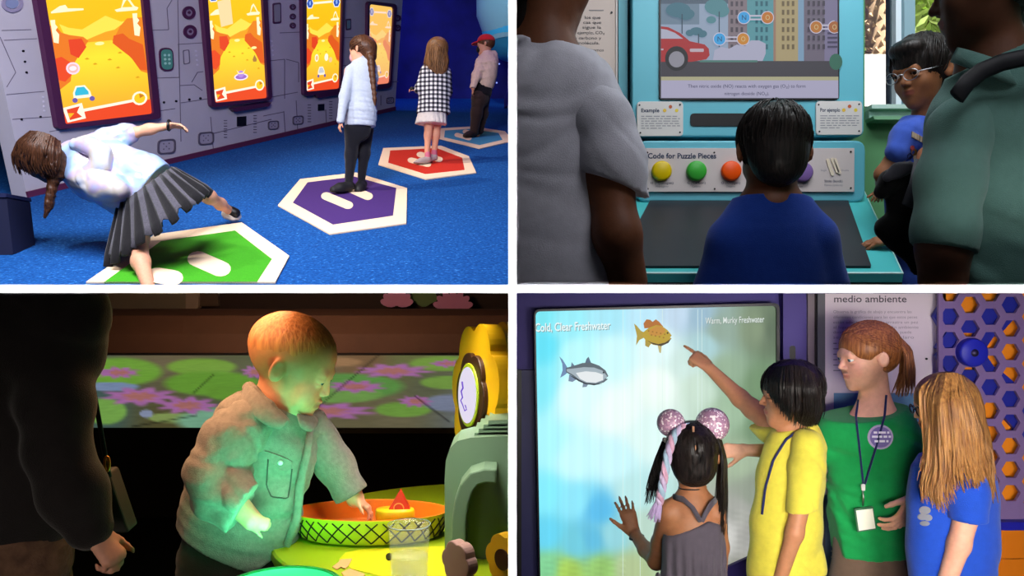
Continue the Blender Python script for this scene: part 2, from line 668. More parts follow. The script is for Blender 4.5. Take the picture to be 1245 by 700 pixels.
def cut_x(o, x, keep_left=True):
    """trims a mesh object where it meets the upright partition"""
    off = world_loc(o)
    bm = bmesh.new(); bm.from_mesh(o.data)
    r = bmesh.ops.bisect_plane(bm, geom=bm.verts[:] + bm.edges[:] + bm.faces[:], plane_co=(x - off[0], 0, 0), plane_no=(1, 0, 0), clear_outer=keep_left, clear_inner=not keep_left)
    ed = [e for e in r['geom_cut'] if isinstance(e, bmesh.types.BMEdge)]
    if ed: bmesh.ops.holes_fill(bm, edges=ed)
    bm.to_mesh(o.data); bm.free()
    o.data.update()


class Head:
    """head with a face; local axes x lateral, y forward, z up; unit = head height"""
    def __init__(s, c, H, yaw, pitch=0, roll=0):
        s.c, s.H = np.array(c, float), H
        y, p, r = (math.radians(a) for a in (yaw, pitch, roll))
        f0 = np.array([math.sin(y), -math.cos(y), 0]); up = np.array([0, 0, 1.0])
        f = f0 * math.cos(p) - up * math.sin(p)
        u = up * math.cos(p) + f0 * math.sin(p)
        R = np.array([[math.cos(r), 0, math.sin(r)], [0, 1, 0], [-math.sin(r), 0, math.cos(r)]])
        f, u = R @ f, R @ u
        l = np.cross(f, u)
        s.M = np.stack([l, f, u], 1)

    def pt(s, x, y, z):
        return s.c + s.M @ (np.array([x, y, z]) * s.H)

    def e(s, c, r, k=.05, op=1, rot=None):
        R = s.M if rot is None else s.M @ rot
        return ell(s.pt(*c), np.array(r) * s.H, R, k * s.H, op)

    def cp(s, a, b, ra, rb, k=.03, op=1):
        return cap(s.pt(*a), s.pt(*b), ra * s.H, rb * s.H, k * s.H, None, op)

    def prims(s, face=True, ears=True, smile=0.0, nose=1.0, lid=0.0):
        o = [s.e((0, -.055, .13), (.345, .425, .365)), s.e((0, .09, -.12), (.28, .275, .33), .10),
             s.e((0, .16, -.30), (.20, .195, .165), .08), s.e((0, .265, -.41), (.09, .08, .075), .07)]
        if face:
            for q in (-1, 1):
                o += [s.e((q * .15, .235, -.14), (.11, .09, .11), .08),
                      s.e((q * .14, .40, .0), (.085, .07, .055), .06, -1)]
            o += [s.cp((-.15, .335, .065), (.15, .335, .065), .045, .045, .06)]
            o += [s.cp((0, .352, .02), (0, .405 + .02 * nose, -.115), .026, .036, .04)]
            for q in (-1, 1):
                o += [s.e((q * .042, .375, -.135), (.030, .040, .028), .02),
                      s.e((q * .14, .325, .029 - lid), (.070, .055, .034), .012),                   # lids around the eyeball
                      s.e((q * .14, .318, -.042), (.066, .052, .030), .015)]
            o += [s.e((0, .345, -.225), (.085, .055, .026), .025), s.e((0, .335, -.275), (.07, .055, .03), .025),
                  s.cp((-.085, .370, -.249 + smile), (0, .402, -.252), .011, .013, .008, -1),
                  s.cp((0, .402, -.252), (.085, .370, -.249 + smile), .013, .011, .008, -1)]
        if ears:
            for q in (-1, 1):
                c, n = math.cos(.50 * q), math.sin(.50 * q)
                rot = np.array([[c, -n, 0], [n, c, 0], [0, 0, 1]])
                o += [s.e((q * .362, -.045, -.02), (.032, .078, .118), .02, 1, rot),
                      s.e((q * .398, -.030, .0), (.026, .046, .078), .012, -1, rot)]
        return o

    def paint(s, lips='#a8584e', brow='#3a2a22', cheek=None):
        o = [(s.pt(t, .37 - abs(t) * .3, -.25), s.H * .034, lips, .75) for t in (-.06, -.03, 0, .03, .06)]
        for q in (-1, 1):
            for t in (.08, .13, .18):
                o.append((s.pt(q * t, .37 - t * .35, .085 + .015 * (t > .1)), s.H * .032, brow, .85))
            if cheek:
                o.append((s.pt(q * .17, .30, -.15), s.H * .10, cheek, .5))
        return o

    def cut_face(s, y=.12, z=.12, k=.03):
        """removes hair from the face: a big ellipsoid in front and below the hair line"""
        return [s.e((0, y + .62, z - .52), (.50, .60, .62), k, -1)]

    def eyes(s, parent, iris='#3a2416', look=(0, 0)):
        for q in (-1, 1):
            b = MB()
            c = s.pt(q * .14, .322, 0)
            up = s.M @ np.array([q * .18 + look[0], 1, look[1]]); up /= np.linalg.norm(up)
            r = s.H * .052
            prof = [(max(math.sin(t) * r, 1e-5), math.cos(t) * r) for t in np.linspace(.0, 2.0, 13)]
            k = 4
            b.lathe(c, prof[:3], mat('eye_pupil', '#080606', .1), 14, up=up)
            b.lathe(c, prof[2:k + 1], mat('iris_' + iris, iris, .12), 14, up=up)
            b.lathe(c, prof[k:], mat('eye_white', '#d8d2cc', .15), 14, up=up)
            b.build('eye', parent)

    def surf(s, u, lift=1.0):
        """point of the skull along unit direction u (local)"""
        d = np.array([0, -.055, .13]) + np.array(u) * np.array([.345, .425, .365]) * lift
        return s.pt(*d)

    def strands(s, b, m, n, crown=(0, -.55, .83), length=.6, r=.010, lift=(1.06, 1.14), zmin=-.35, front=.55, seed=1, g=.25, sweep=(0, 0, 0), keep=None):
        """short combed locks over the skull, laid into mesh builder b"""
        q = np.random.default_rng(seed)
        cr = np.array(crown) / np.linalg.norm(crown)
        k = 0
        while k < n:
            u = q.normal(0, 1, 3); u /= np.linalg.norm(u)
            if u[2] < zmin or (u[1] > front and u[2] < .55) or (u[1] > .15 and u[2] < .05): continue
            if keep is not None and not keep(u): continue
            k += 1
            lf = q.uniform(*lift)
            pts = []
            p = u.copy()
            L = length * q.uniform(.6, 1.1)
            for i in range(5):
                pts.append(s.surf(p, lf * (1 - .01 * i)))
                f = (p - cr) + np.array([0, 0, -g]) + np.array(sweep) + q.normal(0, .12, 3)
                f -= p * f.dot(p); f /= np.linalg.norm(f) + 1e-9
                p = p + f * L / 4 / .4 * .4; p /= np.linalg.norm(p)
            rr = s.H * r * q.uniform(.7, 1.3)
            b.tube(pts, [rr * .7, rr, rr, rr * .8, rr * .2], m, 3, False)


def hand(w, f, n, L, curl=20, spread=6, thumb=1, tcurl=15, point=False, k=.006, wr=None):
    """a hand from the wrist: f finger direction, n direction the palm faces, L its length; thumb = +1 / -1 side"""
    w = np.array(w, float)
    f = np.array(f, float); f /= np.linalg.norm(f)
    n = np.array(n, float); n = n - f * f.dot(n); n /= np.linalg.norm(n)
    s = np.cross(f, n) * thumb
    o = []
    pw = .40 * L
    base = w + f * .50 * L
    for q in (-.36, -.12, .12, .36):
        o.append(cap(w + s * q * pw * .55 + f * .04 * L, base + s * q * pw, .085 * L, .085 * L, k * 1.5, (n, .8)))
    cs = curl if hasattr(curl, '__len__') else [curl] * 4
    for i, (q, ln, rr) in enumerate(((.38, .42, .052), (.13, .47, .054), (-.13, .44, .052), (-.38, .34, .045))):
        a = math.radians(spread * q * 2.2)
        d0 = f * math.cos(a) + s * math.sin(a)
        p = base + s * q * pw + f * (.02 if abs(q) < .2 else -.02) * L
        c = cs[i]
        if point: c = 4 if i == 0 else 85
        ang = 0
        for j, (seg, rs) in enumerate(((.45, 1.0), (.32, .92), (.25, .8))):
            ang += math.radians(c * (1.0, 1.1, .7)[j])
            d = d0 * math.cos(ang) + n * math.sin(ang)
            e = p + d * seg * ln * L
            o.append(cap(p, e, rr * rs * L, rr * rs * .88 * L, k * .5))
            p = e
    b0 = w + s * .16 * L + f * .12 * L
    t = math.radians(42)
    d = f * math.cos(t) + s * math.sin(t) + n * .25
    d /= np.linalg.norm(d)
    b1 = b0 + d * .22 * L
    ca = math.radians(tcurl)
    d2 = d * math.cos(ca) + (f * .8 + n * .4) * math.sin(ca); d2 /= np.linalg.norm(d2)
    b2 = b1 + d2 * .18 * L
    b3 = b2 + d2 * .13 * L
    o += [cap(b0, b1, .085 * L, .062 * L, k * 1.5), cap(b1, b2, .060 * L, .055 * L, k * .6), cap(b2, b3, .054 * L, .042 * L, k * .6)]
    return o


class Figure:
    """a person or worn thing drawn at depth d; its points are given by picture column, row and depth offset in metres"""
    def __init__(s, d, scale_k=1.0):
        s.d = d

    def p(s, x, y, dd=0.0):
        return P(x, y, s.d + dd)

    def r(s, px, dd=0.0):
        return px * (s.d + dd) / FPX

    def limb(s, pts, k=6, sq=None, op=1):
        """pts: (column, row, depth offset, radius in columns)"""
        o = []
        for a, b in zip(pts[:-1], pts[1:]):
            o.append(cap(s.p(*a[:3]), s.p(*b[:3]), s.r(a[3], a[2]), s.r(b[3], b[2]), s.r(k), sq, op))
        return o

    def blob(s, c, r, k=6, op=1, roll=0):
        a = math.radians(roll)
        R = np.array([[math.cos(a), 0, math.sin(a)], [0, 1, 0], [-math.sin(a), 0, math.cos(a)]])
        return ell(s.p(*c), [s.r(v, c[2]) for v in r], R, s.r(k), op)

    def head(s, x, y, Hpx, yaw, pitch=0, roll=0, dd=0.0):
        return Head(s.p(x, y, dd), s.r(Hpx, dd), yaw, pitch, roll)

    def locks(s, b, m, guides, n, r, jit=2.0, seed=0, nseg=12, taper=.25, wave=0.0):
        """strands of hair between neighbouring guide lines of (column, row, depth offset)"""
        q = np.random.default_rng(seed)
        G = []
        for g in guides:
            g = np.array(g, float)
            t = np.linspace(0, len(g) - 1, nseg)
            G.append(np.stack([np.interp(t, np.arange(len(g)), g[:, i]) for i in range(3)], 1))
        for _ in range(n):
            i = q.integers(0, max(1, len(G) - 1))
            w = q.random()
            g = G[i] * (1 - w) + G[min(i + 1, len(G) - 1)] * w
            j = q.normal(0, 1, 3) * np.array([jit, jit * .5, s.r(jit)])
            j2 = q.normal(0, 1, 3) * np.array([jit, jit, s.r(jit)])
            ph, fq = q.uniform(0, 6.28), q.uniform(.7, 1.4)
            pts = []
            ln = q.uniform(.78, 1.0)
            for a in range(nseg):
                t = a / (nseg - 1)
                x = g[min(nseg - 1, int(round(a * ln)))] + j * (.4 + .6 * t) + j2 * t * t
                x = x + np.array([wave * math.sin(ph + fq * t * 9) * t, 0, 0])
                pts.append(s.p(*x))
            R = s.r(r) * q.uniform(.7, 1.3)
            b.tube(pts, [R * (1 - (1 - taper) * (a / (nseg - 1)) ** 2) for a in range(nseg)], m, 4, False)


YAX = np.array([0, 1.0, 0])


def skin_mat(name, noise=.06):
    return mat(name, '#c08060', .5, attr=True, noise=noise, nscale=90, spec=.35, sss=.12, bump=.05, bscale=260)


def grid_picture(name, pl, x0, y0, x1, y1, nx, ny, fn, m, parent, h=.003, inside=None):
    """flat display picture: a grid on a plane with a colour at every vertex from fn(column, row)"""
    V, C_, fs = [], [], []
    off = world_loc(parent)
    for j in range(ny + 1):
        for i in range(nx + 1):
            x, y = x0 + (x1 - x0) * i / nx, y0 + (y1 - y0) * j / ny
            if inside: x, y = inside(x, y)
            V.append(tuple(pl.hit(x, y) + pl.n * h - off)); C_.append(lin(tuple(fn(x, y))))
    for j in range(ny):
        for i in range(nx):
            a = j * (nx + 1) + i
            fs.append([a, a + nx + 1, a + nx + 2, a + 1])
    me = bpy.data.meshes.new(name)
    me.from_pydata(V, [], fs)
    a = me.attributes.new('Col', 'FLOAT_COLOR', 'POINT')
    a.data.foreach_set('color', np.array(C_, np.float32).ravel())
    me.materials.append(m); me.update()
    o = bpy.data.objects.new(name, me); COL.objects.link(o); o.parent = parent
    return o


def blend(samples, sharp=2.4):
    """smooth colour field through (column, row, colour) samples"""
    S = np.array([[a, b_] for a, b_, _ in samples], float)
    K = np.array([c if not isinstance(c, str) else [int(c[i:i + 2], 16) for i in (1, 3, 5)] for _, _, c in samples], float)

    def fn(x, y):
        d = np.hypot(S[:, 0] - x, S[:, 1] - y) + 6
        w = d ** -sharp
        return (K * w[:, None]).sum(0) / w.sum()
    return fn

# ------------------------------------------------------------------ the shell: partitions, an added dark enclosure and the walls of the four rooms
WHITE = mat('white_partition', '#f4f4f2', .6)
DARK = mat('enclosure_dark', '#0c0c0e', .9)
NAVY = mat('navy_wall', '#16186a', .8, noise=.25, nscale=3)
st = dict(kind='structure')
PX0, PX1 = -0.00405, 0.00495        # faces of the upright partition
SZ0, SZ1 = -0.0054, 0.0036          # faces of the level partition
GREYP = mat('partition_grey', '#3a3a3e', .8)
boxo('trim_1', (-2.7, 0.9, SZ0), (2.7, 0.93, SZ1), WHITE, **st)
boxo('trim_2', (PX0, 0.9, SZ1), (PX1, 0.93, 2.0), WHITE, **st)
boxo('trim_3', (PX0, 0.9, -1.75), (PX1, 0.93, SZ0), WHITE, **st)
boxo('floor', (-2.7, 0.93, SZ0), (2.7, 4.46, SZ1), GREYP, **st)
boxo('wall_middle', (PX0, 0.93, SZ1), (PX1, 2.62, 7.0), GREYP, **st)
boxo('wall_middle', (PX0, 0.93, -1.75), (PX1, 9.0, SZ0), GREYP, **st)
# added dark enclosure round the camera against stray sky light, and outer room walls
boxo('wall_blocker', (-9, -2.2, -1.8), (2.7, -2.1, 7), DARK, **st)
boxo('ceiling', (-9, -2.2, 7.0), (0.8, 18.6, 7.1), DARK, **st)
boxo('ceiling', (0.0, -2.2, 1.6), (2.7, 2.62, 1.7), mat('ceiling_pale', '#c8ccd0', .8), **st)
boxo('wall_middle', (-0.02, -2.2, 1.6), (0.003, 0.96, 7.0), DARK, **st)  # added seal above the partition against light leaks
boxo('floor', (-9.1, -2.2, -1.8), (2.7, 9.0, -1.7), mat('dark_floor', '#120b08', .7), **st)
boxo('wall_left', (-9.1, -2.2, -1.8), (-9, 18.6, 7), DARK, **st)
boxo('wall_right', (2.6, -2.2, -1.8), (2.7, 9.0, 0), mat('purple_room', '#2a2152', .7), **st)
boxo('wall_right', (2.6, -2.2, 0), (2.7, 2.62, 1.7), mat('pale_green_wall', '#7fae8c', .7), **st)
boxo('wall_back', (-9, 9.0, -1.8), (2.7, 9.1, 1.2), mat('brown_dark', '#1a0f0a', .9), **st)

# ------------------------------------------------------------------ UPPER LEFT: dark hall with a wall of game screens
TILT = math.radians(17.0)
NF = np.array([0, -math.sin(TILT), math.cos(TILT)])
TLF = Plane(-1.3 * NF, NF)
w0, w1 = TLF.hit(33, 240), TLF.hit(480, 134)
wd = (w1 - w0) / np.linalg.norm(w1 - w0)
wn = np.cross(wd, NF)
if wn.dot(-w0) < 0: wn = -wn
TLW = Plane(w0, wn, wd)


def carpet_mat():
    m = mat('blue_carpet', '#1559b4', .9, bump=.5, bscale=220, spec=.1)
    nt = m.node_tree; b = nt.nodes['Principled BSDF']
    tc = nt.nodes.new('ShaderNodeTexCoord')
    n = nt.nodes.new('ShaderNodeTexNoise'); n.inputs['Scale'].default_value = 55; n.inputs['Detail'].default_value = 4
    r = nt.nodes.new('ShaderNodeValToRGB')
    e = r.color_ramp.elements
    e[0].position, e[0].color = .34, lin('#103f80')
    e[1].position, e[1].color = .62, lin('#1c58a0')
    k = e.new(.74); k.color = lin('#4f93d8')
    nt.links.new(tc.outputs['Object'], n.inputs['Vector']); nt.links.new(n.outputs[0], r.inputs[0])
    nt.links.new(r.outputs[0], b.inputs['Base Color'])
    return m


CARPET = carpet_mat()


def fl(x, y):                        # point of the raked floor above plan position x, y
    return np.array([x, y, (-1.3 - NF[1] * y) / NF[2]])


b = MB()
A = [fl(-9, 4.458), fl(0.7, 4.458), fl(0.7, 18), fl(-9, 18)]
b.loops(A, [p - np.array([0, 0, .05]) for p in (fl(-9, 4.66), fl(0.7, 4.66), fl(0.7, 18), fl(-9, 18))], CARPET)
b.build('floor', **st)
boxo('wall_right', (0.7, 2.62, 0.0), (0.8, 18.6, 7.0), NAVY, **st)
boxo('wall_back', (-9, 18.0, 2.5), (0.8, 18.1, 7.0), NAVY, **st)
boxo('wall_back', (PX1, 2.62, SZ1), (0.8, 2.66, 7.0), NAVY, **st)

GREY = mat('grey_panel', '#b9b3bd', .55, noise=.05, nscale=2.5)
SEAM = mat('panel_seam', '#6a6272', .7)
MAROON = mat('maroon_trim', '#5a2444', .5)
PLUM = mat('plum_frame', '#4b2145', .45)
BLACKP = mat('black_plastic', '#0c0a0e', .4)
gw = slab('wall_left', TLW, [(33, 240), (480, 134), (491, -20), (497, -105), (-62, -230), (-20, 0), (2, 95)], -.15, 0, GREY, **st)
slab('baseboard_left', TLW, [(31, 233), (480.3, 129.5), (480, 134), (33, 241)], 0, .02, MAROON, **st)


def seam(pts, w=.9):
    b = MB()
    for (x0, y0), (x1, y1) in zip(pts[:-1], pts[1:]):
        l = math.hypot(x1 - x0, y1 - y0); nx, ny = -(y1 - y0) / l * w / 2, (x1 - x0) / l * w / 2
        b.prism(TLW, [(x0 + nx, y0 + ny), (x1 + nx, y1 + ny), (x1 - nx, y1 - ny), (x0 - nx, y0 - ny)], 0, .0015, SEAM)
    b.build('panel_joint', gw)


for s_ in ([(2, 37), (38, 36)], [(5, 49), (45, 47)], [(8, 115), (54, 111)], [(15, 145), (62, 142)], [(0, 45), (19, 88), (8, 106)],
           [(176, 37), (205, 36)], [(205, 36), (203, 10), (209, 0)], [(216, 54), (247, 52)], [(216, 0), (220, 172)], [(187, 95), (218, 94), (217, 54)],
           [(219, 104), (236, 103), (246, 110)], [(233, 100), (240, 88), (247, 87)], [(192, 135), (213, 132)], [(256, 142), (260, 190)],
           [(220, 125), (253, 120)], [(327, 74), (346, 72), (346, 120)], [(330, 118), (362, 112)], [(340, 40), (365, 39)], [(348, 72), (363, 76), (363, 100)],
           [(345, 135), (347, 165)], [(360, 122), (362, 160)], [(320, 141), (345, 136)], [(415, 46), (443, 45)], [(416, 80), (424, 79), (424, 110)],
           [(396, 133), (397, 156)], [(60, 160), (90, 155)], [(120, 168), (150, 160)], [(474, 100), (484, 99)], [(463, 116), (463, 128)],
           [(256, 163), (330, 145)], [(170, 165), (215, 155)]):
    seam(s_)


def socket(x, y, r, name='round_socket', inner='#8a7a92'):
    b = MB()
    k = r * .97
    b.ring(TLW, disc(x, y, k, r), disc(x, y, k * .55, r * .55), 0, .012, PLUM)
    b.prism(TLW, disc(x, y, k * .55, r * .55), 0, .004, mat('sock_' + inner, inner, .4))
    o = b.build(name, gw)
    slab('socket_pin', TLW, disc(x + .3, y - .3, k * .22, r * .22, 12), .004, .010, PLUM, o)


for x, y, r in ((229, 15.5, 8), (230.5, 38.5, 8.2), (355.5, 8.5, 3.6), (355.5, 20, 3.6), (355.5, 31, 3.6)):
    socket(x, y, r)
socket(483, 22, 4); socket(483, 34, 4)
for x, y in ((14, 4),):
    b = MB(); b.ring(TLW, disc(x, y, 13, 11), disc(x, y, 9, 7.5), 0, .012, mat('lilac_plate', '#8f86a0', .5)); b.build('round_plate', gw)
    slab('plate_disc', TLW, disc(x, y, 8, 6.5), 0, .006, mat('lilac_disc', '#7d86a8', .5), gw)
# green signal capsule
b = MB(); b.prism(TLW, rquad([(192.5, 58), (209.5, 58), (211, 86.5), (194, 86.5)], 9), 0, .010, PLUM)
cp_ = b.build('signal_lamp', gw)
slab('signal_glass', TLW, rquad([(194.5, 60), (208, 60), (209, 84.5), (195.8, 84.5)], 7), .010, .014, mat('signal_green', '#4f9484', .4), cp_)
for i in range(3):
    for j in range(2):
        slab('signal_dot', TLW, disc(199 + j * 5 + i * .3, 67 + i * 5, 1.6, n=10), .014, .016, mat('signal_pale', '#a9d6c6', .4), cp_)
# outlets, ports, vents
for x, y, r in ((250, 168, 9.5), (332, 152, 6.5), (362, 146, 6.5), (202, 178, 11), (474, 122, 4.5)):
    q = rquad([(x - r, y - r * .72), (x + r, y - r * .9), (x + r, y + r * .72), (x - r, y + r * .9)], r * .5)
    q2 = [(x + (u - x) * .82, y + (v - y) * .82) for u, v in q]
    b = MB(); b.ring(TLW, q, q2, 0, .010, mat('outlet_rim', '#5b5361', .5))
    o = b.build('outlet', gw)
    slab('outlet_plate', TLW, q2, 0, .003, mat('outlet_face', '#a49cac', .5), o)
    for ux, uy in ((-.3, -.3), (.3, -.35), (-.3, .3), (.3, .25), (0, 0)):
        slab('outlet_hole', TLW, disc(x + ux * r, y + uy * r, max(.8, r * .09), n=8), .003, .004, SEAM, o)
for x, y, r in ((293.5, 147.5, 5.6), (390.2, 130.5, 3.8)):
    b = MB(); b.prism(TLW, [(x - r, y - r), (x + r, y - r * 1.15), (x + r, y + r * .95), (x - r, y + r * 1.1)], 0, .006, BLACKP); b.build('square_port', gw)
for x, y in ((274, 146), (310, 140), (376, 127), (402, 123)):
    for i in range(7):
        slab('vent_slot', TLW, rect(x - 2, y + i * 3.4, x + 2, y + i * 3.4 + 1), 0, .003, SEAM, gw)
for x, y in ((26, 145), (49, 142), (199, 124.5), (214, 123), (230, 121), (243.5, 119.5), (28, 62), (30, 75), (32, 88)):
    slab('bolt', TLW, disc(x, y, 1.4, n=10), 0, .006, BLACKP, gw)
for x, y, n in ((52, 118, 4), (192, 107, 4), (238, 62, 4), (330, 50, 4)):
    for i in range(n):
        slab('pale_stud', TLW, disc(x + i * .6, y + i * 7.0 * (1 if n else 0) * .8, 1.2, n=8), 0, .005, mat('stud', '#cdc6d4', .5), gw)
b = MB(); b.prism(TLW, rquad([(331, 4), (341, 3), (341.5, 28), (331.5, 29)], 2), 0, .008, PLUM); o = b.build('wall_switch', gw)
slab('switch_plate', TLW, rquad([(332.5, 6), (339.8, 5), (340, 26), (333, 27)], 1.5), .008, .012, mat('switch_grey', '#8d8893', .4), o)
b = MB(); b.prism(TLW, rquad([(420, 23), (426.5, 22.5), (426.5, 36), (420.3, 37)], 1.5), 0, .008, PLUM); o = b.build('wall_switch', gw)
slab('switch_plate', TLW, rquad([(421.3, 25), (425.3, 24.6), (425.3, 34), (421.5, 35)], 1), .008, .012, mat('switch_teal', '#6f8f96', .4), o)
b = MB(); b.ring(TLW, rquad([(222, 61), (230, 60), (231, 77), (223, 78.5)], 2), rquad([(223, 62), (229, 61), (230, 76), (224, 77.5)], 1.6), 0, .004, SEAM); b.build('panel_outline', gw)
# the arm's long shadow is light; a purple tray under the second and third screen
for q in ([(277, 132), (326, 124), (323, 129), (282, 136)], [(381, 115), (411, 111), (409, 115), (384, 119)]):
    slab('screen_tray', TLW, q, 0, .05, PLUM, gw)


def E(c, s=1.0):
    return mat('screen_' + c.strip('#') + ('_%d' % int(s * 100)), c, emit=s)


def game_screen(outer, inner, label, pale=0.0, extra=0, st_=1.0, craft=0):
    root = thing('game_screen', np.mean([TLW.hit(*outer[2]), TLW.hit(*outer[3])], 0), label, 'screen', 'game screens along the grey panel wall')
    O = rquad(outer, 5, 5); I = rquad(inner, 3, 5)
    b = MB(); b.ring(TLW, O, I, 0, .05, PLUM); b.build('frame', root)
    slab('display', TLW, I, 0, .018, BLACKP, root)
    Q = [np.array(p, float) for p in inner]

    def q(s, t):
        return tuple((Q[0] * (1 - s) + Q[1] * s) * (1 - t) + (Q[3] * (1 - s) + Q[2] * s) * t)

    def mixc(c):
        v = [int(c[i:i + 2], 16) for i in (1, 3, 5)]
        p = (255, 205, 190)
        return '#%02x%02x%02x' % tuple(int(a * (1 - pale) + k * pale) for a, k in zip(v, p))
    b = MB(); h = [.0185]

    def L(pts, c):
        b.prism(TLW, [q(s, t) for s, t in pts], h[0], h[0] + .0002, E(mixc(c), st_)); h[0] += .00025

    def D(s, t, r, c, n=14, ry=None):
        L([(s + r * math.cos(6.2832 * i / n), t + (ry or r * .56) * math.sin(6.2832 * i / n)) for i in range(n)], c)
    top = np.array([255, 200, 14.]); mid = np.array([255, 186, 10.]); gr = np.array([255, 226, 48.]); low = np.array([247, 164, 40.])

    def sky(s_, t_):
        if t_ < .45: c = top * (1 - t_ / .45) + mid * (t_ / .45)
        else:
            k = min(abs(t_ - .58) / .40, 1)
            c = gr * (1 - k) + low * k
            e = min(abs(s_ - .52) * .9, 1) * .35
            c = c * (1 - e) + np.array([253, 190, 14.]) * e
        return c * (1 - pale) + np.array([255, 205, 190.]) * pale
    V, C_, fs = [], [], []
    off = world_loc(root)
    for j in range(41):
        for i in range(9):
            x, y = q(i / 8, j / 40)
            V.append(tuple(TLW.hit(x, y) + TLW.n * .0187 - off)); C_.append(lin(tuple(sky(i / 8, j / 40))))
    for j in range(40):
        for i in range(8):
            k = j * 9 + i; fs.append([k, k + 9, k + 10, k + 1])
    me = bpy.data.meshes.new('screen_backdrop'); me.from_pydata(V, [], fs)
    at = me.attributes.new('Col', 'FLOAT_COLOR', 'POINT'); at.data.foreach_set('color', np.array(C_, np.float32).ravel())
    me.materials.append(mat('screen_sky_%d' % int(st_ * 100), '#ffffff', emit=st_, attr=True)); me.update()
    o = bpy.data.objects.new('screen_backdrop', me); COL.objects.link(o); o.parent = root
    h[0] = .0190
    L([(.13, .33), (.22, .36), (.36, .38), (.62, .30), (.78, .35), (.9, .34), (1, .37), (1, .47), (.2, .47)], '#fde04e')
    L([(.38, .455), (.50, .43), (.60, .41), (.70, .40), (.8, .36), (.88, .33), (1, .33), (1, .47), (.38, .47)], '#f6a21c')
    L([(0, .34), (.08, .33), (.14, .39), (.22, .41), (.36, .43), (.41, .46), (.2, .62), (.16, .72), (0, .78)], '#e8791a')
    L([(.2, .44), (.34, .44), (.38, .50), (.28, .57), (.2, .54)], '#e2431c')
    L([(.03, .56), (.1, .55), (.2, .60), (.18, .68), (.1, .72), (.02, .70)], '#e8491c')
    L([(1, .33), (.84, .33), (.76, .38), (.70, .44), (.66, .47), (.76, .54), (.86, .62), (.93, .70), (1, .72)], '#e8821a')
    L([(.68, .44), (.78, .43), (.84, .47), (.98, .52), (1, .70), (.92, .69), (.84, .60), (.74, .54), (.66, .49)], '#df5a18')
    for s_, t_ in ((.42, .62), (.70, .56), (.66, .66), (.34, .58), (.86, .74), (.58, .60)):
        L([(s_, t_), (s_ + .03, t_ - .008), (s_ + .055, t_ + .004), (s_ + .02, t_ + .006)], '#d8a010')
    for s0 in (.07, .93):
        L([(s0 - .03, .30), (s0 + .02, .30), (s0 + .015, .33), (s0 + .035, .35), (s0 + .01, .37), (s0 + .04, .40), (s0 + .02, .46), (s0 - .03, .45)], '#fff3c8')
    L([(.06, .245), (.16, .21), (.22, .205), (.24, .23), (.40, .238), (.40, .25), (.06, .255)], '#fff3c8')
    L([(.72, .265), (.79, .255), (.82, .20), (.86, .18), (.89, .205), (.93, .25), (.97, .262), (.95, .28), (.74, .28)], '#fff3c8')
    L([(.80, .252), (.84, .212), (.86, .20), (.88, .22), (.91, .255)], '#fcc416')
    D(.52, .485, .05, '#fff0a0', ry=.012)
    # bubble, buggy, bar
    if craft == 0:
        D(.2, .635, .075, '#f6d8ea'); D(.2, .635, .055, '#f3b6b0'); D(.2, .635, .04, '#fde9f4', ry=.016)
    if craft == 2:
        D(.34, .66, .055, '#fff4dc', ry=.04); D(.62, .66, .055, '#fff4dc', ry=.04); D(.74, .69, .05, '#f2c890'); D(.34, .66, .03, '#f0b878', ry=.025)
    if craft == 1:
        D(.55, .80, .13, '#f2e6f6', ry=.030); D(.55, .80, .105, '#9a6ac8', ry=.020); D(.55, .775, .06, '#b48ae0', ry=.03)
        L([(.47, .735), (.52, .765), (.58, .765), (.64, .735), (.60, .775), (.50, .775)], '#ffe9b0')
        D(.82, .56, .05, '#fff0a0', ry=.012); L([(.78, .66), (.82, .62), (.86, .66), (.85, .68), (.79, .68)], '#a87a3a')
        L([(.20, .14), (.44, .12), (.46, .34), (.24, .36)], '#fbd9a0')  # pale glare patch painted into the picture
    else:
        dx = (0, 0, .22, .24)[craft]
        L([(.16 + dx, .80), (.20 + dx, .755), (.30 + dx, .755), (.35 + dx, .80), (.36 + dx, .84), (.16 + dx, .84)], '#fff4dc')
        L([(.18 + dx, .80), (.21 + dx, .765), (.29 + dx, .765), (.33 + dx, .80), (.33 + dx, .82), (.18 + dx, .82)], '#36b8d6' if craft == 0 else '#c8ccd0')
        D(.17 + dx, .85, .03, '#6a5aa8'); D(.36 + dx, .85, .03, '#6a5aa8')
    L([(0, .93), (1, .90), (1, 1), (0, 1)], '#e8481c')
    L([(.2, .915), (.85, .885), (.85, .903), (.2, .935)], '#fff3dc')
    L([(.02, .892), (.24, .872), (.26, .978), (.05, .992)], '#fff3dc')
    L([(.06, .905), (.21, .892), (.17, .932), (.22, .965), (.08, .978)], '#e2431c'); L([(.07, .93), (.14, .935), (.08, .965)], '#f6b81c')
    D(.88, .885, .085, '#fff3dc'); D(.88, .885, .062, '#f7c61c'); L([(.88, .885), (.88, .852), (.935, .87)], '#c87814')
    if extra:
        for s0 in (.13, .87):
            D(s0, .09, .105, '#dfe8fa', 6); D(s0, .09, .085, '#2a50b4', 6)
            L([(s0 - .03, .075), (s0 + .02, .06), (s0 + .03, .10), (s0 - .01, .115)], '#8fb0ee')
        L([(.24, .078), (.74, .07), (.74, .092), (.24, .10)], '#fff3dc')
    b.build('screen_picture', root, kind='stuff')
    return root


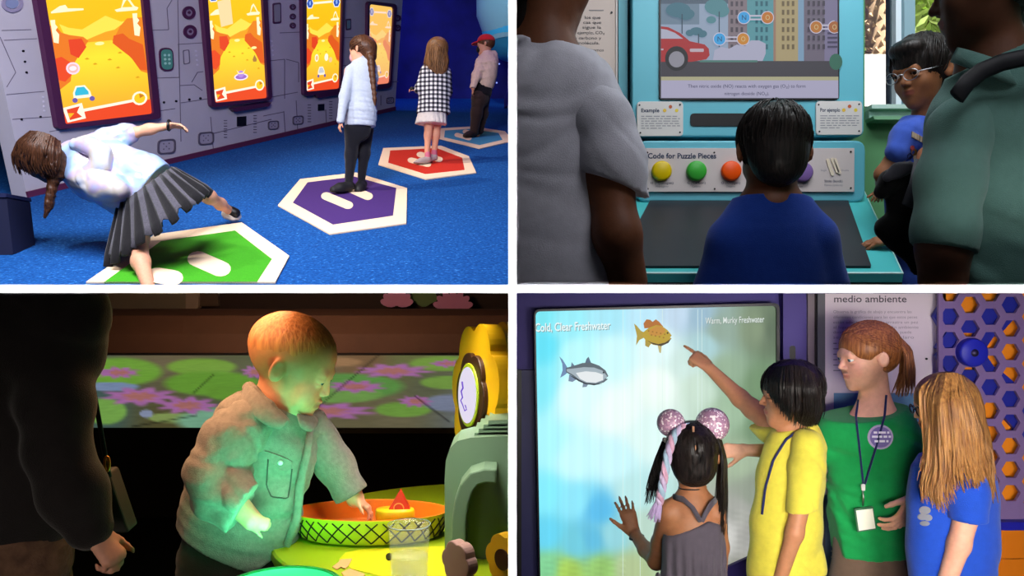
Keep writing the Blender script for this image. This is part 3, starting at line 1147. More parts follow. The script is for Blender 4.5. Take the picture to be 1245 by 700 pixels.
game_screen([(32, -38), (172, -45), (191, 144), (65, 157)], [(45, -29), (165, -37), (182, 138), (74, 151)], 'large game screen nearest the bending girl, showing a white buggy in an orange canyon', 0, 0, 1.15)
game_screen([(239, -24), (320, -28), (327, 121), (253, 131)], [(247, -17), (314, -22), (322, 119), (257, 125)], 'game screen second from the left with a purple craft in the canyon', 0.04, 1, 1.15, 1)
game_screen([(363, -12), (417, -14), (412, 112), (366, 117)], [(369, -6), (413, -8), (410, 107.5), (369, 111.5)], 'narrow game screen just left of the white-sweater girl, blue badges on top', 0.0, 1, 1.1, 2)
game_screen([(444, 1), (480, 5), (473, 107), (443, 110)], [(446.5, 5), (476, 9), (471, 101), (445, 104)], 'palest game screen at the far right end of the grey wall', 0.48, 1, 1.0, 3)

# floor mats
CREAM = mat('cream_rubber', '#f3d8b8', .85, noise=.04, nscale=120)
HEXG = 'hexagonal play mats on the blue carpet'


def capsule(p, q, r, ry=None, n=8):
    (x0, y0), (x1, y1) = p, q
    a = math.atan2(y1 - y0, x1 - x0)
    o = []
    for (cx_, cy_), s0 in ((q, a - math.pi / 2), (p, a + math.pi / 2)):
        for i in range(n):
            t = s0 + math.pi * i / (n - 1)
            o.append((cx_ + r * math.cos(t), cy_ + (ry or r) * math.sin(t)))
    return o


def hexmat(outer, inner, col, pads, label, r):
    root = thing('floor_mat', np.mean([TLF.hit(*p) for p in outer], 0), label, 'mat', HEXG)
    b = MB(); b.ring(TLF, outer, inner, .002, .012, CREAM); b.build('mat_border', root)
    slab('mat_center', TLF, inner, .002, .011, mat('rubber_' + col, col, .85, noise=.10, nscale=90, bump=.3, bscale=200), root)
    for p, q in pads:
        slab('foot_pad', TLF, capsule(p, q, r, r * .72), .011, .0125, CREAM, root)


hexmat([(188, 287), (294, 272), (352, 313), (335, 345), (220, 345), (105, 345)], [(196, 295), (286, 282), (331, 317), (313, 345), (220, 345), (127, 345)], '#3a9a12',
       [((241, 317), (268, 329)), ((192, 337), (210, 340))], 'green hexagonal floor mat under the bending girl, nearest of the mats', 13)
hexmat([(365, 219), (433, 211), (495, 230), (494, 273), (401, 286), (338, 251)], [(374, 223), (431, 216), (482, 230), (478, 264), (405, 275), (356, 248)], '#43246e',
       [((397, 240), (423, 251)), ((427, 231), (447, 240))], 'purple hexagonal floor mat under the girl in the white sweater', 6.5)
hexmat([(466, 181), (536, 178), (570, 191), (579, 211), (518, 219), (460, 201)], [(474.5, 184), (531, 181), (562, 193), (565, 208), (517, 213), (472, 199)], '#c8260f',
       [((500, 196), (520, 201)), ((511, 189), (534, 195))], 'red hexagonal floor mat under the girl in the checked shirt', 4.5)
hexmat([(533, 157), (575, 154.5), (614, 160.5), (624, 172), (583, 181.5), (531, 168.5)], [(541, 159.5), (572, 157.5), (606, 162.5), (611, 171), (583, 177.5), (540, 168)], '#3f8fb4',
       [((556, 165), (570, 169)), ((566, 161), (580, 165))], 'pale blue hexagonal floor mat under the boy in the red cap', 3.5)

# tall blue column at the far right
cb = fl(0.40, 15.5)
root = thing('column', cb, 'tall pale blue curved column in the far right corner behind the capped boy', 'column')
b = MB()
prof = [(1.05, 3.0), (1.0, 1.9), (.85, 1.35), (.6, 1.1), (.2, 1.0)]
b.lathe(cb + np.array([0, 0, 0]), [(.55, 0), (.55, .25), (.5, .3)], NAVY, 24); b.build('column_base', root)
b = MB(); cc = P(634, 8, 15.5)
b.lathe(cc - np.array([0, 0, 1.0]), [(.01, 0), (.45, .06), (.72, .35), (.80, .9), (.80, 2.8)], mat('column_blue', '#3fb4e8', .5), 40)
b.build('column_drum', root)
b = MB(); b.lathe(cc - np.array([.06, .05, .75]), [(.60, .0), (.80, .55), (.82, 2.55)], mat('column_grey', '#7fa8bc', .6), 40, ax=.98); b.build('column_shell', root)  # grey-blue outer shell over the blue drum
b = MB(); b.tube([cb, cc - np.array([0, 0, .95])], .16, NAVY, 12); b.build('column_stem', root)
for i in range(9):
    x, y = random.uniform(590, 616), random.uniform(72, 150)
    b = MB(); c = P(x, y, 17.98); b.lathe(c, [(.0001, .022), (.022, 0), (.0001, -.022)], mat('star_lamp', '#8fa8ff', emit=1.2), 6)
    tag(b.build('star_lamp'), 'tiny star-like lamp on the dark back wall by the capped boy', 'lamp', 'star lamps on the dark wall')
# low dark blue bench at the left edge
o = thing('bench', TLF.hit(2, 300), 'dark blue bench end at the left edge beside the bending girl', 'bench')
slab('bench_side', Plane(TLF.hit(4, 310), (0, -1, 0)), rquad([(-30, 238), (8, 240), (16, 309), (-30, 312)], 2), -.25, 0, mat('bench_blue', '#0a1030', .7), o)
slab('bench_seat', Plane(TLF.hit(4, 310), (0, -1, 0)), rquad([(-31, 233), (8, 235), (9, 240), (-31, 239)], 1), -.26, .01, mat('bench_top', '#0d1640', .7), o)

# ------------------------------------------------------------------ the four children in the upper left room
SKIN = skin_mat('skin')
CUT_SLAB_TOP = half((0, 0, -1), (0, 0, SZ1 + .0005))
TOPC = [CUT_SLAB_TOP]
FAIR = '#e0a283'


def cloth(name, c, noise=.06, bump=.25, rough=.85, nscale=60, bscale=500, sheen=.15, spec=.2):
    return mat(name, c, rough, noise=noise, nscale=nscale, bump=bump, bscale=bscale, sheen=sheen, spec=spec)


def plaid_mat():
    m = mat('checked_cloth', '#e8e4e0', .85, spec=.2)
    nt = m.node_tree; b = nt.nodes['Principled BSDF']
    tc = nt.nodes.new('ShaderNodeTexCoord')
    sep = nt.nodes.new('ShaderNodeSeparateXYZ')
    nt.links.new(tc.outputs['Object'], sep.inputs[0])

    def stripes(out, sc):
        a = nt.nodes.new('ShaderNodeMath'); a.operation = 'MULTIPLY'; a.inputs[1].default_value = sc
        f = nt.nodes.new('ShaderNodeMath'); f.operation = 'FRACT'
        g = nt.nodes.new('ShaderNodeMath'); g.operation = 'GREATER_THAN'; g.inputs[1].default_value = .5
        nt.links.new(out, a.inputs[0]); nt.links.new(a.outputs[0], f.inputs[0]); nt.links.new(f.outputs[0], g.inputs[0])
        return g.outputs[0]
    x, z = stripes(sep.outputs[0], 22), stripes(sep.outputs[2], 22)
    ad = nt.nodes.new('ShaderNodeMath'); nt.links.new(x, ad.inputs[0]); nt.links.new(z, ad.inputs[1])
    r = nt.nodes.new('ShaderNodeValToRGB'); r.color_ramp.interpolation = 'CONSTANT'
    e = r.color_ramp.elements
    e[0].position, e[0].color = 0, lin('#ece8e6')
    e[1].position, e[1].color = .4, lin('#6d6b76')
    k = e.new(.8); k.color = lin('#17161e')
    dv = nt.nodes.new('ShaderNodeMath'); dv.operation = 'MULTIPLY'; dv.inputs[1].default_value = .5
    nt.links.new(ad.outputs[0], dv.inputs[0]); nt.links.new(dv.outputs[0], r.inputs[0])
    nt.links.new(r.outputs[0], b.inputs['Base Color'])
    return m


def shoe_prims(F, heel, toe, r, h=1.0):
    a, b = np.array(heel, float), np.array(toe, float)
    return F.limb([(*heel, r), ((heel[0] * .4 + toe[0] * .6), (heel[1] * .4 + toe[1] * .6), heel[2] * .4 + toe[2] * .6, r * .92), (*toe, r * .8)], r * .8)


# --- girl in the white sweater
F = Figure(7.13)
g = thing('person', F.p(432, 235), 'girl in a white sweater and black leggings with a long braid on the purple mat', 'person', 'children playing on the hexagonal mats')
h = F.head(439.5, 62, 35, -112, 4)
arm = [(424, 86, -.02, 5.5), (419.5, 118, -.03, 4.3), (415, 147, -.12, 3.2)]
body = h.prims() + F.limb([(441, 74, 0, 6), (440, 84, 0, 7)]) + \
    F.limb([(440, 88, 0, 13), (438, 110, 0, 12), (437, 135, 0, 13), (437, 152, 0, 14)], 8, (YAX, .7)) + F.limb(arm, 5) + \
    hand(F.p(414.5, 148, -.12), (-.25, -.1, -1), (.8, .5, 0), F.r(15), 25, k=.006) + \
    F.limb([(430, 152, 0, 8.5), (427, 188, .02, 5.6), (424, 224, -.02, 3.4)], 5) + F.limb([(444, 152, .12, 8.5), (442, 186, .12, 5.6), (439.5, 222, .12, 3.4)], 5)
field_obj('body', body, .008, SKIN, g, TOPC, base=FAIR, paint=h.paint())
field_obj('sweater', F.limb([(444, 72, 0, 8), (443, 79, 0, 11), (441, 91, 0, 15), (440, 112, 0, 15), (439, 135, 0, 16.5), (438.5, 153, 0, 18)], 9, (YAX, .72)) +
          F.limb([(427, 86, -.03, 7.5), (419, 117, -.09, 6.6), (414, 147, -.14, 4.6)], 3) + F.limb([(451, 86, .1, 7), (449, 115, .12, 6), (441, 136, .0, 5)], 6), .008,
          cloth('white_sweater', '#b2bac9'), g, [half((0, 0, -1), F.p(0, 154))], folds(.010, seed=3))
field_obj('leggings', F.limb([(437, 148, 0, 14), (437, 158, 0, 14)], 6, (YAX, .7)) + F.limb([(429, 158, 0, 10.5), (427, 188, .02, 7.2), (424, 221, -.02, 4.8)], 5) +
          F.limb([(445, 158, .12, 9.5), (442.5, 187, .12, 7), (439.5, 217, .12, 4.6)], 5), .008, cloth('black_leggings', '#12121a'), g, noise=folds(.004, seed=5))
SHOE_D = mat('dark_shoe', '#19181c', .6)
for heel, toe in (((425, 226, -.02), (406, 231, -.12)), ((440, 224, .12), (436, 231, .02))):
    field_obj('shoe', shoe_prims(F, heel, toe, 6.5), .008, SHOE_D, g, [half((0, 0, -1), F.p(heel[0], 235.5, heel[2]))])
HB = hair_mat('brown_hair', '#2c1810', '#6b4126')
hr = [h.e((0, -.08, .15), (.385, .445, .385), .05)] + h.cut_face(.10, .10) + F.limb([(449, 58, -.03, 9), (450, 68, -.03, 8)], 5)
for i in range(7):
    hr += [F.blob((450.5 + i * .75, 70 + i * 7.3, -.08), (5.2 - i * .35, 4.5 - i * .3, 5.4 - i * .2), 2)]
hr += F.limb([(455.5, 120, -.08, 3), (456, 128, -.08, 1)], 2)
ho = field_obj('hair', hr, .007, HB, g, noise=folds(.004, (40, 40, 10), 2))
b = MB(); h.strands(b, HB, 150, (0, -.95, .1), .9, .016, (1.10, 1.16), -.4, .6, 4); b.build('hair_strands', ho, kind='stuff')
MASKP = mat('pink_mask', '#e8a6ac', .7)
field_obj('face_mask', [h.e((0, .27, -.20), (.22, .19, .20), .04), h.e((0, .38, -.13), (.08, .07, .08), .05)], .007, MASKP, g, [])

# --- girl in the checked shirt
F = Figure(8.7)
g = thing('person', F.p(519, 200), 'girl in a black and white checked shirt over a pale dress on the red mat', 'person', 'children playing on the hexagonal mats')
h = F.head(531.5, 62, 31, -150, 6)
body = h.prims() + F.limb([(531, 72, 0, 5), (530, 82, 0, 6)]) + F.limb([(530, 86, 0, 11), (528, 110, 0, 11), (526, 135, 0, 12)], 7, (YAX, .7)) + \
    F.limb([(517, 86, 0, 4.5), (513, 106, -.02, 3.8), (505, 109, -.04, 2.8)], 4) + hand(F.p(505, 109, -.04), (-1, -.3, .05), (0, .3, -1), F.r(11), 35, k=.006) + \
    F.limb([(522, 138, 0, 7), (520.5, 165, .02, 4.4), (519, 190, 0, 2.9)], 4) + F.limb([(532, 138, .08, 7), (530, 165, .1, 4.4), (527.5, 188, .1, 2.9)], 4)
field_obj('body', body, .009, SKIN, g, TOPC, base=FAIR, paint=h.paint())
field_obj('dress', F.limb([(528, 110, 0, 13), (526, 130, 0, 15.5), (524.5, 152, 0, 20)], 6, (YAX, .75)), .009, cloth('pale_dress', '#cfc6c4'), g,
          [half((0, 0, -1), F.p(0, 151))], folds(.018, (12, 12, 2), 8))
field_obj('checked_shirt', F.limb([(530.5, 78, 0, 7), (530, 88, 0, 15.5), (528.5, 110, 0, 16.5), (527, 138, 0, 21)], 8, (YAX, .72)) +
          F.limb([(518, 86, -.02, 6), (512.5, 105, -.03, 6), (507, 109, -.04, 4)], 5) + F.limb([(542, 88, .05, 6), (543, 112, .05, 6), (530, 112, .25, 4)], 5), .009,
          plaid_mat(), g, [half((0, 0, -1), F.p(0, 138.5))], folds(.009, seed=13))
SNK = mat('grey_sneaker', '#b0a2a4', .7)
for heel, toe in (((520, 194, 0), (506, 199, -.08)), ((528, 191, .1), (516, 195, .05))):
    o = field_obj('shoe', shoe_prims(F, heel, toe, 4.6), .008, SNK, g, [half((0, 0, -1), F.p(heel[0], heel[1] + 6, heel[2]))])
    field_obj('sock', F.limb([(heel[0], heel[1] - 7, heel[2], 3.6), (heel[0], heel[1] - 2, heel[2], 3.8)], 2), .008, mat('pink_sock', '#d0708c', .8), g)
HL = hair_mat('light_brown_hair', '#4a2c1c', '#94683f')
hr = [h.e((0, -.06, .14), (.39, .45, .385), .05)] + h.cut_face(.12, .1) + F.limb([(531, 62, -.05, 12.5), (532, 75, -.07, 12), (532, 84, -.07, 10.5)], 5, (YAX, .6))
ho = field_obj('hair', hr, .008, HL, g, noise=folds(.006, (40, 30, 5), 6))
b = MB()
F.locks(b, HL, [[(529, 46, 0), (520, 58, -.03), (517, 72, -.06), (517, 84, -.06)], [(530, 46, -.06), (525, 58, -.13), (524, 74, -.14), (524, 88, -.13)],
                [(532, 45, -.08), (533, 58, -.15), (533, 74, -.16), (533, 90, -.14)], [(534, 46, -.03), (541, 60, -.09), (543, 74, -.09), (542, 87, -.08)]], 110, .8, .8, 3, wave=.8)
b.build('hair_strands', ho, kind='stuff')
field_obj('game_controller', [F.blob((501.5, 108, -.05), (4, 4, 2.4), 2)], .008, BLACKP, g)

# --- boy in the red cap
F = Figure(11.0)
g = thing('person', F.p(575, 169), 'boy in a red cap, cream hooded top and dark trousers on the pale blue mat', 'person', 'children playing on the hexagonal mats')
h = F.head(590, 55, 24, -95, 3)
body = h.prims() + F.limb([(591, 64, 0, 5), (592, 70, 0, 5.5)]) + F.limb([(592, 72, 0, 8), (590, 90, 0, 8), (586, 112, 0, 8.5)], 5, (YAX, .9)) + \
    F.limb([(585, 74, -.12, 4), (580, 92, -.14, 3), (575, 108, -.18, 2.4)], 3) + hand(F.p(575, 109, -.18), (-.2, 0, -1), (.9, .3, 0), F.r(9), 30) + \
    F.limb([(584, 112, -.05, 6), (580, 135, 0, 4.6), (576, 160, 0, 3)], 3) + F.limb([(588, 112, .12, 6), (586, 135, .15, 4.6), (583, 158, .15, 3)], 3)
field_obj('body', body, .010, SKIN, g, TOPC, base='#c98d70', paint=h.paint())
field_obj('hooded_top', F.limb([(592, 67, 0, 7), (592, 78, 0, 12.5), (591, 90, 0, 12), (590, 101, 0, 11.5)], 6, (YAX, 1.1)) +
          F.limb([(584, 76, -.12, 6), (579, 92, -.16, 5.2), (575, 106, -.2, 3.8)], 4) + F.limb([(600, 66, .05, 5), (601, 74, .05, 5)], 4), .010, cloth('cream_fleece', '#d9bba8'), g,
          [half((.12, 0, -1), F.p(588, 110))], folds(.012, seed=4))
field_obj('shirt', F.limb([(589, 98, 0, 11.5), (585, 117, 0, 12)], 4, (YAX, .95)), .010, cloth('black_shirt', '#0f0e14'), g, [half((0, 0, -1), F.p(0, 117.5))], folds(.006, seed=6))
field_obj('trousers', F.limb([(586, 112, 0, 10), (584, 120, 0, 10.5)], 4, (YAX, .9)) + F.limb([(582, 118, -.06, 8.5), (579.5, 138, -.02, 6.8), (576.5, 161, 0, 5.4)], 4) +
          F.limb([(588, 118, .12, 8), (586.5, 138, .15, 6.5), (583, 158, .15, 5.2)], 4), .010, cloth('dark_brown_trousers', '#3a2a26'), g, noise=folds(.014, (8, 8, 16), 7))
for heel, toe in (((577, 162, 0), (566, 165, -.1)), ((584, 159, .15), (573, 161, .1))):
    field_obj('shoe', shoe_prims(F, heel, toe, 4.3), .010, mat('brown_shoe', '#33251f', .6), g, [half((0, 0, -1), F.p(heel[0], heel[1] + 6.6, heel[2]))])
field_obj('hair', [h.e((0, -.07, .12), (.375, .44, .36), .05)] + h.cut_face(.1, .1), .010, HB, g)
RED = cloth('red_cap', '#c2202a')
co = field_obj('cap', [h.e((0, -.06, .20), (.40, .46, .36), .03)], .010, RED, g, [half(-(h.M[:, 2]), h.pt(0, 0, .16))])
b = MB(); br = [h.pt(.30 * math.sin(t), .28 + .42 * math.cos(t), .17 - .05 * math.cos(t)) for t in np.linspace(-1.5, 1.5, 12)]
b.loops(br, [p - h.M[:, 2] * .012 for p in br], RED); b.build('cap_brim', co)
field_obj('face_mask', [h.e((0, .27, -.20), (.23, .20, .21), .04)], .009, mat('black_mask', '#121118', .7), g)

# --- girl bending sideways over the green mat
F = Figure(5.0)
g = thing('person', F.p(180, 345, -.5), 'girl in shiny pale hooded top and black net skirt bending over the green mat', 'person', 'children playing on the hexagonal mats')
h = F.head(47, 186, 47, -150, 50, -62, .0)
torso = [(84, 194, 0, 20), (120, 204, 0, 24), (150, 216, 0, 25), (172, 230, 0, 24)]
body = h.prims() + F.limb([(66, 190, 0, 10), (86, 194, 0, 12)]) + F.limb(torso, 12, (YAX, .62)) + \
    F.limb([(112, 178, .0, 10), (140, 166, .05, 8), (158, 162.5, .08, 7), (182, 157, .1, 5.6), (207, 152.5, .12, 4.0)], 8) + \
    hand(F.p(206, 152.5, .12), (1, .1, -.05), (0, -.3, -1), F.r(27), 22, 6, -1, k=.006) + \
    F.limb([(100, 216, -.10, 9), (120, 226, -.16, 8), (134, 228, -.18, 6)], 8) + \
    F.limb([(176, 234, 0, 24), (184, 242, 0, 17)], 10, (YAX, .7)) + \
    F.limb([(194, 230, .1, 14), (236, 231, .45, 9), (254, 239, .62, 8), (268, 248, .80, 6.4), (280, 257, .95, 5)], 8) + \
    F.limb([(176, 252, -.02, 13), (169, 290, -.17, 10.5), (171, 318, -.36, 10), (182, 352, -.5, 7.5)], 8)
field_obj('body', body, .007, SKIN, g, TOPC, base='#d39a7c', paint=h.paint())


def holo_mat():
    m = mat('shiny_pale_cloth', '#c4cbe0', .38, metal=.0, spec=.6, coat=.2)
    nt = m.node_tree; b = nt.nodes['Principled BSDF']
    tc = nt.nodes.new('ShaderNodeTexCoord')
    n = nt.nodes.new('ShaderNodeTexNoise'); n.inputs['Scale'].default_value = 5.5; n.inputs['Detail'].default_value = 2
    r = nt.nodes.new('ShaderNodeValToRGB'); e = r.color_ramp.elements
    e[0].position, e[0].color = .30, lin('#7f93c4')
    e[1].position, e[1].color = .70, lin('#b0bbd2')
    for p_, c in ((.42, '#92b0ce'), (.50, '#ad9fc4'), (.58, '#bcb3aa')):
        k = e.new(p_); k.color = lin(c)
    nt.links.new(tc.outputs['Object'], n.inputs['Vector']); nt.links.new(n.outputs[0], r.inputs[0]); nt.links.new(r.outputs[0], b.inputs['Base Color'])
    return m


HOLO = holo_mat()
hn = F.p(196, 247) - F.p(180, 233)
field_obj('hooded_top', F.limb([(88, 196, 0, 21), (104, 200, 0, 29), (126, 208, 0, 34), (152, 219, 0, 35), (172, 228, 0, 37), (186, 238, 0, 38)], 14, (YAX, .66)) +
          F.limb([(106, 184, .0, 14), (132, 170, .05, 13), (152, 163.5, .08, 11.5), (160, 162, .09, 10.5)], 10) +
          F.limb([(100, 214, -.10, 16), (122, 226, -.17, 15), (144, 231, -.22, 11)], 16), .007, HOLO, g,
          [half((1.0, 0, -.62), F.p(182, 236)), half((1, 0, .28), F.p(219, 215))], folds(.015, (3, 3, 4), 12))
field_obj('hood', F.limb([(92, 176, -.09, 8), (110, 178, -.125, 9), (124, 186, -.15, 9), (124, 200, -.16, 9), (108, 212, -.15, 8), (92, 210, -.12, 7)], 10, (YAX, .8)), .007, HOLO, g, noise=folds(.006, (5, 5, 5), 14))
TULLE = cloth('black_net', '#131216', .2, .3)
sk = MB(); nsk = 40
top, bot = [], []
for i in range(nsk):
    t = i / nsk * 2 * math.pi
    c, s_ = math.cos(t), math.sin(t)
    ct, cb2 = np.array(F.p(177, 227, -.02)), np.array(F.p(185, 266, -.06)); ray = ct / np.linalg.norm(ct)
    w = 1 + .10 * math.sin(i * 2.4) + .05 * math.sin(i * 5.1)
    dr = (F.p(1040, 0) - F.p(1000, 28.5)); dr /= np.linalg.norm(dr)
    top.append(ct + dr * F.r(40) * c + ray * .17 * s_)
    bot.append(cb2 + dr * F.r(70) * c * (1 + .02 * w) + ray * .36 * s_ + np.array([.03, 0, -.04]) * w)
V = []
for k in range(6):
    a = k / 5
    for i in range(nsk):
        V.append(top[i] * (1 - a) + bot[i] * a + (F.p(1006, 1008) - F.p(1000, 1000)) * .5 * math.sin(i * 2.4) * a * 1.0)
fs = [[k * nsk + i, k * nsk + (i + 1) % nsk, (k + 1) * nsk + (i + 1) % nsk, (k + 1) * nsk + i] for k in range(5) for i in range(nsk)]
GRYS = cloth('grey_speckled_lining', '#4c4a54', .35, .2, nscale=150)
sk.add(V, fs, GRYS, True)
so = sk.build('skirt', g)
md = so.modifiers.new('thick', 'SOLIDIFY'); md.thickness = .008
sk = MB()
for i in range(0, nsk, 2):
    a, c = top[i], bot[i] + (bot[i] - top[i]) * .12
    d_ = np.array([.0, -.02, 0])
    sk.tube([a * (1 - t) + c * t + d_ * (1 if math.sin(i / nsk * 6.283) < 0 else -1) for t in np.linspace(0, 1, 6)], [.012, .018, .024, .03, .036, .03], TULLE, 5, True, .35)
sk.build('net_layer', so, kind='stuff')
HD = hair_mat('dark_brown_hair', '#1c0f0a', '#54321f')
hr = [h.e((0, -.06, .14), (.41, .46, .40), .05)] + h.cut_face(.14, .14) + F.limb([(48, 190, -.12, 24), (60, 200, -.12, 20), (66, 208, -.12, 12)], 8, (YAX, .6))
for i in range(5):
    hr += [F.blob((66 - i * 1.5, 214 + i * 8, -.14), (7 - i * .5, 7, 6.5), 3)]
hr += F.limb([(59, 250, -.14, 5), (55, 264, -.14, 2.0)], 3)
ho = field_obj('hair', hr, .007, HD, g, noise=folds(.006, (30, 30, 30), 9))
b = MB()
F.locks(b, HD, [[(38, 160, -.12), (22, 172, -.12), (14, 190, -.1), (20, 210, -.06)], [(48, 160, -.2), (34, 178, -.24), (30, 198, -.22), (38, 214, -.18)],
                [(60, 164, -.2), (54, 182, -.26), (54, 200, -.24), (62, 214, -.2)], [(72, 172, -.16), (74, 186, -.2), (72, 202, -.2), (68, 214, -.18)]], 160, 1.6, 1.0, 5)
b.build('hair_strands', ho, kind='stuff')
field_obj('hair_tie', [F.blob((66, 214, -.14), (6.5, 6.5, 2.4), 1)], .006, mat('pale_tie', '#d8c8c0', .6), g)
b = MB(); b.tube([F.p(205.5 + 1.2 * math.cos(t) * 1.2, 152.3 + 5.6 * math.sin(t), .12 + .028 * math.cos(t)) for t in np.linspace(0, 6.2832, 17)], .010, BLACKP, 6, False); b.build('wristband', g)
o = field_obj('shoe', shoe_prims(F, (276, 260, .95), (288, 263, .98), 6.6), .006, mat('white_shoe', '#d9d4d0', .6), g, [half((0, 0, -1), F.p(278, 269.5, .98))])
field_obj('shoe_upper', F.limb([(280, 256, .94, 6), (286, 259, .95, 6.2)], 3), .006, BLACKP, g)

# ------------------------------------------------------------------ UPPER RIGHT: puzzle kiosk, window, counter
GREENW = mat('green_wall', '#5f9a68', .7, noise=.05, nscale=3)
SILL = mat('sill_paint', '#b9d6cc', .5)
YB = 2.56
wx, wz = P(1051.5, 131, YB)[0], P(0, 131, YB)[2]
b = MB(); b.box((PX1, YB, SZ1), (wx, YB + .06, 1.6), GREENW); b.build('wall_back', **st)
boxo('wall_back', (wx, YB, SZ1), (2.6, YB + .06, wz), GREENW, **st)
boxo('wall_back', (wx, YB, 1.5), (2.6, YB + .06, 1.6), GREENW, **st)
boxo('wall_back', (2.45, YB, wz), (2.6, YB + .06, 1.5), GREENW, **st)
WB = Plane((0, YB, 0), (0, -1, 0))
win = slab('window_1', WB, rect(1051.5, 131, 1240, 136), -.03, .05, SILL, **st)
FRW = mat('window_white', '#dfeaf0', .4); FRB = mat('window_blue_grey', '#8fb0bd', .45)
slab('frame_sill', WB, rect(1051.5, 136, 1240, 146), -.0, .03, mat('sill_grey', '#8fb3a8', .5), win)
slab('frame_ledge', WB, [(1051.5, 146), (1240, 146), (1240, 150), (1053, 150)], 0, .06, mat('ledge_green', '#78ab85', .5), win)
slab('mullion', WB, rect(1087.5, -260, 1094, 131), -.05, .01, FRW, win)
slab('mullion', WB, rect(1094, -260, 1107, 131), -.06, .03, FRB, win)
slab('mullion', WB, rect(1205, -260, 1214, 131), -.06, .03, FRB, win)
slab('pane_edge', WB, rect(1052, 127.3, 1087.5, 129), -.05, -.02, mat('gasket', '#2b3b44', .6), win)
slab('pane_edge', WB, rect(1085.5, -260, 1087.5, 129), -.05, -.02, mat('gasket', '#2b3b44', .6), win)
GLASS = mat('window_glass', '#ffffff', .0, trans=1.0, ior=1.05, spec=.2)
for x0, x1 in ((1052, 1086), (1107, 1205), (1214, 1240)):
    slab('pane', WB, rect(x0, -260, x1, 130), -.045, -.040, GLASS, win)

# outside: paving, a white garden wall, palm and shrubs
boxo('floor', (0.81, 2.63, -.05), (7, 12, 0.0), mat('paving', '#c9c3b8', .9, noise=.1), **st)
boxo('wall_outside', (0.82, 5.2, 0), (7, 5.35, P(0, 66, 5.2)[2]), mat('white_render', '#f4f2ee', .8), **st)
boxo('wall_outside', (0.81, 11.8, 0), (7, 12, 4.5), mat('far_wall', '#c2cbb8', .9, noise=.2, nscale=2), **st)
pb = np.array([P(1070, 0, 6.4)[0], 6.4, 0])
palm = thing('palm_tree', pb, 'palm trunk with rough leaf stubs beyond the white wall outside the window', 'tree')
BARK = mat('palm_bark', '#b89c80', .9, noise=.25, nscale=12)
zt = P(0, 30, 6.4)[2]
b = MB(); b.lathe(pb, [(.10, 0), (.085, zt * .5), (.075, zt - .35), (.11, zt - .1), (.13, zt + .3), (.08, zt + .6)], BARK, 14); b.build('trunk', palm)
b = MB()
for i in range(150):
    z = zt - .35 + (i / 150) * .85; a = i * 2.39996
    r = np.interp(z, [zt - .35, zt - .1, zt + .5], [.075, .105, .12])
    c = pb + np.array([math.cos(a) * r, math.sin(a) * r, z])
    o_ = np.array([math.cos(a), math.sin(a), .9]); s_ = np.array([-math.sin(a), math.cos(a), 0])
    b.add([c - s_ * .022, c + s_ * .022, c + o_ * .035, c + np.array([0, 0, .05])], [[0, 1, 2], [1, 3, 2], [3, 0, 2]], BARK)
b.build('leaf_stubs', palm, kind='stuff')
LEAF = mat('leaf_green', '#a9bf72', .6, noise=.3, nscale=9)
b = MB()
for i in range(22):
    a = i * 2.4; L = random.uniform(.9, 1.3)
    d_ = np.array([math.cos(a), math.sin(a), 0])
    b.tube([pb + np.array([0, 0, zt + .5]) + d_ * L * t + np.array([0, 0, .7 * t - .9 * t * t]) for t in np.linspace(0, 1, 6)], [.01, .05, .07, .06, .04, .005], LEAF, 4, False, .2)
b.build('fronds', palm, kind='stuff')


def shrub(x, y, z, h, label):
    root = thing('shrub', (x, y, 0), label, 'shrub', 'shrubs outside the window')
    b = MB(); b.tube([(x, y, 0), (x + .05, y, z * .6), (x, y, z)], [.05, .04, .03], BARK, 7); b.build('stem', root)
    b = MB()
    for i in range(420):
        u = np.array([random.gauss(0, .36), random.gauss(0, .36), random.gauss(0, .40)]) * h
        c = np.array([x, y, z]) + u
        t = np.array([random.gauss(0, 1), random.gauss(0, 1), random.gauss(0, .6)]); t /= np.linalg.norm(t)
        q = np.cross(t, [random.random(), random.random(), 1.0]); q /= np.linalg.norm(q) + 1e-6
        l = random.uniform(.07, .13)
        b.add([c - t * l, c + q * l * .35, c + t * l, c - q * l * .35], [[0, 1, 2, 3]], LEAF)
    b.build('foliage', root, kind='stuff')


shrub(P(1128, 0, 7.4)[0], 7.4, 2.4, .50, 'loose green shrub seen through the second window pane')
shrub(P(1140, 0, 9.4)[0], 9.4, 3.1, .60, 'taller pale green shrub just left of the tall man behind the pane')
shrub(P(1084, 0, 10.6)[0], 10.6, 3.2, .60, 'small bright shrub showing on both sides of the window mullion')
shrub(P(1236, 0, 6.3)[0] + .3, 6.3, 1.7, .30, 'green shrub at the far right behind the tall man')

